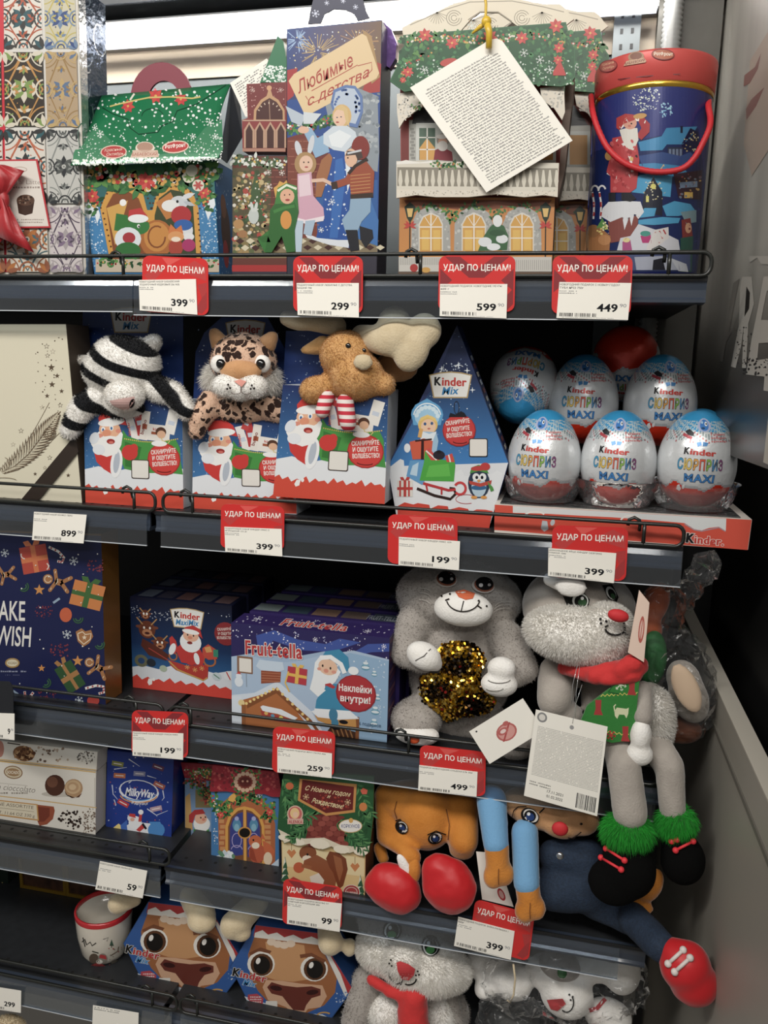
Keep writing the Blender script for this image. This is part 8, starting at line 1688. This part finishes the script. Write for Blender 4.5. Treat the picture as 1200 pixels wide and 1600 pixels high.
A.ell_(1015, 460, 66, 38, 'c9a86a'); A.ell_(1015, 460, 62, 34, 'e8e4dc'); A.T('КОРКУНОВ', 965, 470, 1065, 472, 20, '3a4a8a', .01); A.ell_(1018, 430, 12, 14, 'd8a040')
A.ell_(1085, 355, 22, 24, 'd07a30'); A.ell_(680, 240, 22, 20, 'c8602c'); A.poly([(1070, 265), (1085, 250), (1110, 262), (1105, 285), (1080, 285)], 'd0583c')
show(A, 'roof_print', t)

# ---- orange dog with red shoes
M_shoe = mat('shoe_red', 'c01f26', .5, bump=.25, bscale=45, sheen=.25)
t = toy('plush_dog', at(650, 1400, .03), 'orange plush dog bowing its head over two puffy red shoes')
b = fused('body', [zel(Zo, 470, 290, .055, 175, 195, 150), zel(Zo, 440, 200, .07, 260, 120, 150), zca(Zo, 240, 160, .07, 240, 400, .045, 75, 62), zca(Zo, 240, 400, .045, 340, 470, .02, 60, 50), zel(Zo, 380, 520, .012, 68, 60, 50, 10),
   zca(Zo, 690, 220, .07, 690, 420, .035, 90, 92), zel(Zo, 680, 480, .035, 80, 55, 60), zca(Zo, 200, 470, .06, 220, 530, .05, 40, 38)], F_orange, t, voxel=.004)
obj('chest_patch', MB().ell(at(*W(Zo, [(345, 575)])[0], .002), (.0075, .004, .019), Matrix.Rotation(-.5, 3, 'Y')), F_white, t)
obj('foot', MB().ell(at(*W(Zo, [(400, 600)])[0], .006), (.010, .009, .020)), F_orange, t)
for p_, a_ in (((285, 705, .0, 172, 142, 110), 25), ((605, 690, -.008, 160, 172, 115), -22)):
    o_ = fused('shoe', [zel(Zo, *p_, a_), zel(Zo, p_[0]-(60 if a_ > 0 else 50), p_[1]-(10 if a_ > 0 else 70), p_[2], p_[3]*.72, p_[4]*.72, p_[5]*.8, a_)], M_shoe, t, disp=.005, dscale=.03)
A = Art(skinmap(b, .0030, .0), Zo, strip=4)
def dogeye(A, x, y, s_, a, iris='22407a'):
    A.ell_(x, y, 46*s_, 36*s_, '15110f', a); A.ell_(x+4*s_, y-2*s_, 38*s_, 28*s_, 'dcd6ce', a); A.ell_(x, y, 29*s_, 28*s_, '15110f', a); A.ell_(x+2, y+4, 20*s_, 18*s_, iris, a); A.ell_(x-6*s_, y-10*s_, 8*s_, 8*s_, 'eef0f2')
dogeye(A, 328, 348, .95, 50); dogeye(A, 525, 412, .95, -18); A.line([(480, 392), (530, 370), (590, 392)], 7, '15110f'); A.line([(292, 310), (318, 300), (360, 360)], 7, '15110f'); A.line([(300, 195), (285, 250), (300, 300)], 4, '6a3a18'); A.line([(590, 240), (608, 330), (600, 420)], 5, '6a3a18')
show(A, 'eyes', t, EM)
# ---- second dog lying with blue sleeves, jeans and a red shoe
M_blue = mat('sleeve_blue', '6fa0c8', .85, sheen=.4, bump=.3, bscale=300); M_den = mat('denim', '1d2c40', .85, bump=.6, bscale=500, var=.25, vscale=300)
t = toy('plush_dog', at(850, 1420, .0), 'plush dog with blue sleeves and jeans lying across the fourth shelf, one red shoe hanging')
t['label'] = 'plush dog in blue sleeves and jeans with one red shoe hanging down'
b = fused('head', [zel(Zo, 1110, 235, .03, 200, 110, 130, 12), zel(Zo, 1250, 330, .015, 120, 80, 80, 12), zel(Zo, 1380, 300, .015, 110, 100, 80)], F_tanv, t, voxel=.004)
A = Art(skinmap(b, .0030, .0), Zo, strip=4); dogeye(A, 1080, 282, 1.25, 35); A.line([(985, 250), (1010, 228), (1060, 225)], 6, '15110f'); A.line([(1135, 265), (1165, 235)], 8, '15110f'); A.line([(985, 250), (975, 290), (1010, 320)], 5, '15110f')
A.Z(Zp); A.line([(450, 262), (470, 265), (500, 240)], 4, '2a1c16'); A.ell_(500, 210, 5, 5, '2a1c16'); show(A, 'eye_and_smile', t, EM)
obj('nose', MB().ell(at(*W(Zp, [(420, 228)])[0], -.024), (.0105, .006, .0095)), MATS['nose_red'], t)
for p0, p1, p2, nm in (((855, 190, .01), (880, 440, -.02), (895, 600, -.026), 0), ((1050, 380, .0), (1060, 670, -.028), (1080, 800, -.032), 1)):
    fused('sleeve', [zca(Zo, *p0[:2], p0[2], *p1[:2], p1[2], 92-nm*10, 78+nm*2)], M_blue, t)
    o_ = fused('paw', [zca(Zo, p1[0]+3, p1[1]+10, p1[2], p2[0], p2[1], p2[2], 76, 72), zel(Zo, p2[0]-30, p2[1]+35, p2[2]-.002, 62, 75, 60), zel(Zo, p2[0]+35, p2[1]+20, p2[2], 60, 72, 60)], F_orange, t)
    A = Art(skinmap(o_, .0022, -.03), Zo, strip=5); A.line([(p2[0]+2, p2[1]-10), (p2[0], p2[1]+40), (p2[0]+2, p2[1]+85)], 5, '7a4418'); show(A, 'seam', o_, EM)
fused('jeans', [zca(Zp, 400, 330, .02, 520, 340, .02, 62, 75), zca(Zp, 400, 450, .01, 560, 440, .01, 85, 100), zca(Zp, 560, 500, .01, 700, 570, -.02, 70, 60), zca(Zp, 700, 570, -.035, 800, 670, -.085, 62, 60)], M_den, t, voxel=.004, disp=.003)
obj('button', MB().ell(at(*W(Zp, [(420, 330)])[0], -.035), (.005, .003, .005)), mat('button_steel', 'b8bcc0', .25, metal=.9), t)
fused('foot', [zel(Zp, 760, 440, -.015, 42, 75, 40, 20), zel(Zp, 720, 520, -.015, 50, 28, 36)], F_orange, t)
o_ = fused('shoe', [zel(Zp, 890, 745, -.10, 95, 100, 85, -20), zel(Zp, 920, 800, -.10, 92, 92, 82), zel(Zp, 855, 700, -.095, 62, 60, 60)], M_shoe, t, disp=.003)
for a_, b_ in (((825, 734), (882, 682)), ((850, 765), (908, 712))):
    P0, _ = onskin(o_, *W(Zp, [a_])[0], .002); P1, _ = onskin(o_, *W(Zp, [b_])[0], .002); Pm, _ = onskin(o_, *W(Zp, [((a_[0]+b_[0])/2, (a_[1]+b_[1])/2)])[0], .0025)
    obj('lace', MB().tube([P0, Pm, P1], .0022, 8).ell(P0, .0042).ell(P1, .0042), mat('lace_white', 'd8d0cc', .6), o_)
def a4(A): A.ell_(70, 80, 13, 12, 'b83038'); A.ell_(70, 80, 8, 8, 'd8a8a0')
swing('white_swing_tag', Zo, [(765, 490), (880, 500), (985, 815), (800, 770)], .006, 'white card with a red emblem hanging behind the blue-sleeved paws', a4)

# ================= lowest shelf
# dark framed boxes in shadow
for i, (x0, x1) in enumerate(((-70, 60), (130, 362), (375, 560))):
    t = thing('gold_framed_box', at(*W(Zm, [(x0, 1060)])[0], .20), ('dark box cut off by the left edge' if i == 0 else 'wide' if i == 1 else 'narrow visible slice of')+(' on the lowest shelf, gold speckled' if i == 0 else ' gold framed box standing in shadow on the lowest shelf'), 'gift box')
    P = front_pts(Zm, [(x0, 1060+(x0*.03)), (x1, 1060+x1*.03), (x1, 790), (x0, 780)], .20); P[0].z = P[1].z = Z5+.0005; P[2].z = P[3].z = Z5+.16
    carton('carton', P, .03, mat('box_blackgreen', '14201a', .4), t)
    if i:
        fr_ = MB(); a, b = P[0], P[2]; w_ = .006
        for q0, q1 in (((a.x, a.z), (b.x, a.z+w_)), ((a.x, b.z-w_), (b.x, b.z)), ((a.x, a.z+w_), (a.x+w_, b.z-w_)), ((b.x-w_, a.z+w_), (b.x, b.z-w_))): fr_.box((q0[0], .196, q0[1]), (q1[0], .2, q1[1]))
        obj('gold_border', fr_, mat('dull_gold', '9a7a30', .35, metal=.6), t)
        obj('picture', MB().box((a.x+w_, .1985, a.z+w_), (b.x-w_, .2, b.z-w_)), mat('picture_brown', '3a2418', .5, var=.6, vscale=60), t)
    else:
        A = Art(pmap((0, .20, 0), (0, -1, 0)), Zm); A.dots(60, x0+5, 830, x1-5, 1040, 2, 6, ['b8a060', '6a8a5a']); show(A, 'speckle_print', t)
# mug
c_ = at(*W(Zm, [(570, 1330)])[0], .085); cY = .085
rm = (at(*W(Zm, [(700, 1000)])[0], cY).x-at(*W(Zm, [(432, 1000)])[0], cY).x)/2; cx_ = at(*W(Zm, [(566, 1000)])[0], cY).x; ztop_ = at(*W(Zm, [(566, 1075)])[0], cY-rm).z; zb0_ = Z5+.0006
t = thing('mug', (cx_, cY, zb0_), 'white mug with red rim and winter animals print, beside the cow face boxes', 'mug')
H = ztop_-zb0_; pr = [(.001, 0), (rm*.66, 0), (rm*.72, .003), (rm*.84, H*.15), (rm*.95, H*.5), (rm, H*.92)]
obj('mug_body', MB().lathe((cx_, cY, zb0_), pr+[(rm, H*.93)]+[(rm*.93, H*.93), (rm*.9, H*.5), (rm*.78, H*.14), (rm*.4, .006), (.001, .006)], 56), mat('mug_glaze', 'd6cfc2', .15, coat=.6), t)
obj('mug_rim', MB().lathe((cx_, cY, zb0_), [(rm*1.004, H*.90), (rm*1.012, H*.97), (rm*.99, H), (rm*.94, H), (rm*.925, H*.97), (rm*.93, H*.9)], 56), mat('rim_red', 'b02a30', .2, coat=.5), t)
def mugm(x, y, o):
    d = ray(x, y); r = rm*.97+o
    for _ in range(3):
        a = d.x**2+d.y**2; ox, oy = CAM.x-cx_, CAM.y-cY; b = 2*(ox*d.x+oy*d.y); q = ox*ox+oy*oy-r*r; D = max(0, b*b-4*a*q); p = CAM+d*((-b-math.sqrt(D))/(2*a)); zz = max(0, min(1, (p.z-zb0_)/H)); r = rm*float(np.interp(zz, [0, .02, .15, .5, .92, 1], [.66, .72, .84, .95, 1, 1]))+.0005+o
    return p
A = Art(mugm, Zm, strip=4); A.line([(445, 1155), (460, 1140), (470, 1170), (490, 1155), (500, 1175), (522, 1160)], 6, '2a2824'); A.line([(450, 1130), (462, 1180)], 5, '2a2824'); A.line([(560, 1140), (590, 1130), (580, 1150)], 3, '6a6660'); A.poly([(595, 1175), (606, 1140), (618, 1175)], '3a5a48'); A.line([(606, 1170), (606, 1185)], 4, '4a3a2c')
A.ell_(510, 1245, 26, 28, '5a4a3c'); A.ell_(558, 1245, 26, 28, '8a8478'); A.poly([(538, 1240), (545, 1222), (575, 1228), (580, 1250)], 'b82c30'); A.poly([(495, 1280), (535, 1265), (575, 1285), (570, 1312), (515, 1310)], 'a82a2c'); A.ell_(540, 1262, 18, 12, 'e0dcd0'); A.line([(500, 1205), (535, 1215)], 6, '3a3a30'); A.ell_(630, 1270, 26, 18, '6a6458'); A.line([(600, 1230), (640, 1205), (645, 1180)], 5, '6a5a48'); A.line([(595, 1290), (640, 1300), (655, 1270)], 4, '4a6a4c'); A.dots(20, 590, 1180, 665, 1310, 2, 5, ['8a8478', '5a6a58', 'a84a40'])
show(A, 'mug_print', t)
# cow-face boxes
def cow(dx, dy, Y, label):
    S = lambda pts: [(x+dx, y+dy) for x, y in pts]
    t = thing('cow_face_box', at(*W(Zn, S([(650, 1520)]))[0], Y), label, 'gift box', 'cow face boxes')
    hexp = S([(490, 1005), (835, 1050), (1030, 1360), (905, 1532), (470, 1470), (352, 1235)])
    P = [at(x, y, Y) for x, y in W(Zn, hexp)]; m = mat('cow_box_navy', '24406e', .45)
    obj('carton', MB().prism(P, (0, -1, 0), .055), m, t)
    A = Art(pmap((0, Y, 0), (0, -1, 0)), (Zn[0]+dx/Zn[2], Zn[1]+dy/Zn[2], Zn[2]), k=.92)
    A.poly([(492, 1008), (833, 1052), (1026, 1360), (903, 1528), (472, 1467), (355, 1236)], '2a5aa0', 1)
    A.poly([(560, 1500), (470, 1465), (430, 1400), (520, 1430), (700, 1490), (860, 1500), (900, 1520), (903, 1528)], 'd0d8e2', 1.5)
    A.poly([(492, 1008), (833, 1052), (862, 1105), (840, 1130), (560, 1090), (480, 1068)], 'b02428', 2); A.poly([(488, 1050), (530, 1035), (560, 1060), (610, 1048), (650, 1075), (700, 1060), (750, 1085), (800, 1070), (845, 1090), (850, 1120), (700, 1110), (600, 1100), (484, 1075)], 'e0dcd4', 2.5)
    A.poly([(484, 1075), (700, 1100), (848, 1118), (890, 1200), (940, 1300), (930, 1380), (870, 1450), (760, 1498), (700, 1490), (570, 1440), (505, 1370), (462, 1290), (450, 1170)], 'a0602e', 3)
    A.poly([(545, 1100), (650, 1100), (760, 1118), (770, 1200), (820, 1300), (700, 1320), (600, 1310), (540, 1290), (560, 1200)], 'c89058', 3.5)
    A.poly([(846, 1100), (872, 1118), (960, 1275), (1000, 1385), (985, 1400), (935, 1290)], 'dcd8d0', 3.7); A.poly([(835, 1055), (1026, 1358), (1000, 1385), (930, 1270), (862, 1120)], 'b02428', 3.6)
    A.poly([(530, 1350), (550, 1310), (640, 1315), (740, 1330), (860, 1340), (885, 1400), (850, 1460), (780, 1470), (760, 1498), (700, 1495), (660, 1460), (560, 1420)], 'cfa07c', 4)
    A.poly([(555, 1350), (580, 1322), (640, 1340), (720, 1350), (800, 1345), (850, 1360), (850, 1395), (800, 1410), (770, 1450), (760, 1480), (700, 1475), (670, 1440), (640, 1400), (580, 1385)], '6a2c20', 5); A.ell_(605, 1355, 34, 14, '3a1614', 10, 14, 6); A.ell_(805, 1378, 34, 14, '3a1614', -8, 14, 6)
    A.L = 6
    for x, a in ((522, 0), (815, 0)): A.ell_(x, 1222 if x < 600 else 1248, 76, 70, 'e4e0d8', 0 if x < 600 else 5); A.ell_(x+4, 1226 if x < 600 else 1250, 62, 62, '5a3418'); A.ell_(x+4, 1228 if x < 600 else 1252, 46, 50, '15100e'); A.ell_(x-16, 1205 if x < 600 else 1228, 12, 18, 'e8e4de', 20)
    A.poly([(455, 1160), (520, 1130), (580, 1150), (570, 1165), (510, 1150), (465, 1175)], '7a4424'); A.poly([(735, 1170), (800, 1160), (880, 1200), (870, 1215), (800, 1180), (740, 1190)], '7a4424')
    [A.ell_(x, y, 26, 20, 'e0c8b0') for x, y in ((580, 1100), (615, 1112), (650, 1118), (685, 1110))]
    A.T('K', 364, 1285, 402, 1293, 46, '18181a', .04, 0, 'd8d4cc', .04); A.T('inder', 405, 1293, 548, 1324, 40, 'b8282c', .035, 0, 'd8d4cc', .04); A.T('Mix', 420, 1335, 492, 1350, 32, '3a8ac8', .04, .25, 'd8d4cc', .04)
    A.poly([(450, 1390), (500, 1385), (535, 1410), (530, 1450), (480, 1440), (448, 1415)], 'b83a48'); A.fine(462, 1398, 524, 1438, 3, 'e0c8c8', .95, .6); A.rrect(548, 1425, 612, 1478, 5, 'd8d4cc'); A.dots(30, 930, 1370, 1015, 1440, 2, 5, ['c9d4e0', '6a8ac0'], lambda x, y: x < 1030-(y-1360)*.7)
    A.arc(870, 1510, 40, 22, 200, 320, 8, 'c8943c')
    show(A, 'face_print', t)
    return t
cow(0, 0, .045, 'gift box with a big-eyed brown cow face in Santa hat, left of the white bunny'); cow(-590, -127, .052, 'gift box with a big-eyed brown cow face in Santa hat, beside the mug')
# cream hoofed toys sitting on the cow boxes
t = toy('plush_calf', at(320, 1440, .04), 'cream plush hooves hanging over the left cow face box')
fused('leg', [zca(Zn, 130, 850, .07, 195, 950, .045, 60, 78), zel(Zn, 195, 985, .035, 84, 58, 70)], F_cream, t); fused('leg', [zca(Zn, 500, 880, .07, 400, 980, .04, 66, 76), zel(Zn, 360, 1010, .032, 66, 78, 62), zel(Zn, 410, 1050, .035, 60, 44, 50)], F_cream, t)
fused('leg', [zca(Zm, 740, 930, .05, 640, 945, .035, 30, 56)], F_cream, t)
t = toy('plush_calf', at(520, 1470, .04), 'cream plush hooves resting on the right cow face box beside the white bunny')
fused('leg', [zca(Zn, 880, 1000, .06, 905, 1100, .035, 50, 72), zel(Zn, 1010, 1130, .045, 42, 50, 46)], F_cream, t)
# white and grey bunny with red scarf
t = toy('plush_hare', at(640, 1590, .05), 'fluffy white faced grey bunny with green eyes and long red scarf on the lowest shelf')
Yq = .075
b = fused('body', [zel(Zo, 350, 960, Yq, 300, 130, 170, 12), zel(Zo, 240, 960, Yq, 170, 90, 120), zel(Zo, 480, 1420, Yq, 250, 200, 160), zca(Zo, 130, 1250, .06, 60, 1480, .04, 95, 90), zca(Zo, 600, 1380, .06, 660, 1560, .05, 70, 60)], F_grey, t)
fur(b, 'pile', F_grey, t, 9000, .004, .0004)
ck = fused('cheeks', [zel(Zo, 440, 1150, .035, 260, 150, 170, 8), zel(Zo, 240, 1060, .05, 180, 130, 140), zel(Zo, 560, 1180, .045, 180, 120, 130), zel(Zo, 340, 1130, .010, 110, 85, 90)], F_white, t, voxel=.004); fur(ck, 'cheek_pile', F_white, t, 30000, .0056, .0005, mess=.42)
w1 = fused('belly', [zel(Zo, 260, 1440, .045, 140, 120, 100), zel(Zo, 560, 1480, .05, 90, 150, 90)], F_white, t); fur(w1, 'belly_pile', F_white, t, 9000, .006, .0004)
A = Art(skinmap([ck, b], .0065, .02), Zo, strip=4)
for x, y, a in ((275, 950, 10), (500, 1040, -8)): A.ell_(x, y, 56, 62, '2a2a28', a); A.ell_(x-4, y+6, 44, 52, 'd8dcd8', a); A.ell_(x, y+6, 38, 46, '15160f', a); A.ell_(x-4, y+26, 26, 22, '3f8a44', a); A.ell_(x-14, y-14, 10, 12, 'eef2f0')
A.poly([(298, 1140), (320, 1132), (370, 1150), (408, 1178), (400, 1215), (370, 1245), (330, 1240), (305, 1190)], 'c22a30'); A.arc(300, 1200, 45, 66, 60, 190, 9, '1c1816'); A.arc(370, 1235, 44, 36, 0, 120, 9, '1c1816'); A.line([(335, 1240), (322, 1272)], 8, '1c1816')
A.L += 1; [A.ell_(x, y, 6, 6, '1c1816', 0, 8, A.L) for x, y in ((265, 1125), (256, 1145), (270, 1160), (422, 1192), (412, 1215), (430, 1212))]; show(A, 'face', t, EM)
fused('scarf', [zca(Zo, 150, 1240, .02, 260, 1310, .005, 34, 36), zca(Zo, 260, 1310, .005, 440, 1330, .0, 40, 44), zca(Zo, 400, 1340, .002, 400, 1540, .0, 80, 100), zca(Zo, 360, 1400, .0, 370, 1560, .0, 60, 70)], M_scarf, t, voxel=.004, disp=.004, dscale=.015)
# wrapped bunny at the right
t = toy('bagged_plush_hare', at(900, 1590, .06), 'white plush hare with red nose wrapped in shiny clear film, bottom right')
b = fused('body', [zel(Zp, 445, 845, .06, 100, 85, 90), zel(Zp, 400, 770, .07, 110, 70, 80), zel(Zp, 240, 800, .07, 80, 66, 70), zel(Zp, 650, 760, .07, 72, 90, 70), zca(Zp, 520, 730, .08, 620, 740, .08, 70, 60), zel(Zp, 600, 930, .07, 90, 60, 70), zel(Zp, 140, 830, .06, 45, 40, 40), zel(Zp, 180, 750, .09, 130, 60, 60)], F_white, t, voxel=.0045)
fused('forehead', [zel(Zp, 420, 740, .062, 80, 56, 60)], F_grey, t); 
A = Art(skinmap(b, .003, .0), Zp, strip=4); A.poly([(370, 870), (430, 865), (442, 885), (410, 912), (385, 905)], 'c22a30'); A.arc(445, 880, 26, 36, -40, 130, 5, '1c1816'); A.line([(530, 910), (560, 900), (590, 865)], 16, 'b82c34'); A.L += 1; [A.ell_(x, y, 4, 4, '1c1816', 0, 8, A.L) for x, y in ((455, 850), (468, 858), (460, 870))]; show(A, 'face', t, EM)
obj('eye', MB().ell(at(*W(Zp, [(428, 770)])[0], .012), (.007, .004, .008)), mat('eye_green', '2a5a34', .15, coat=.8), t)
obj('loop_cord', MB().tube([at(*W(Zp, [p])[0], .0) for p in ((245, 735), (252, 790), (246, 850), (232, 880), (222, 870))], .0014, 8), F_cream, t)
bag('cellophane_wrap', [zel(Zp, 460, 830, .05, 170, 135, 110), zel(Zp, 260, 810, .05, 140, 110, 100), zel(Zp, 640, 800, .06, 110, 140, 90)], t, 5)
t = toy('dark_bagged_toy', at(820, 1600, .04), 'dark film-wrapped bundle below the wrapped hare at the bottom edge', 'bag')
fused('bundle', [zel(Zp, 250, 960, .05, 110, 70, 80)], mat('dark_bundle', '1c1e1e', .6), t); bag('cellophane_wrap', [zel(Zp, 250, 950, .03, 150, 90, 100)], t, 9)
t = toy('plush_fragment', at(15, 1600, .0), 'beige furry curl at the bottom left corner below the lowest shelf'); e = fused('body', [zel(Zm, 50, 1620, .0, 95, 58, 60)], F_cream, t); fur(e, 'pile', F_cream, t, 3000, .004)
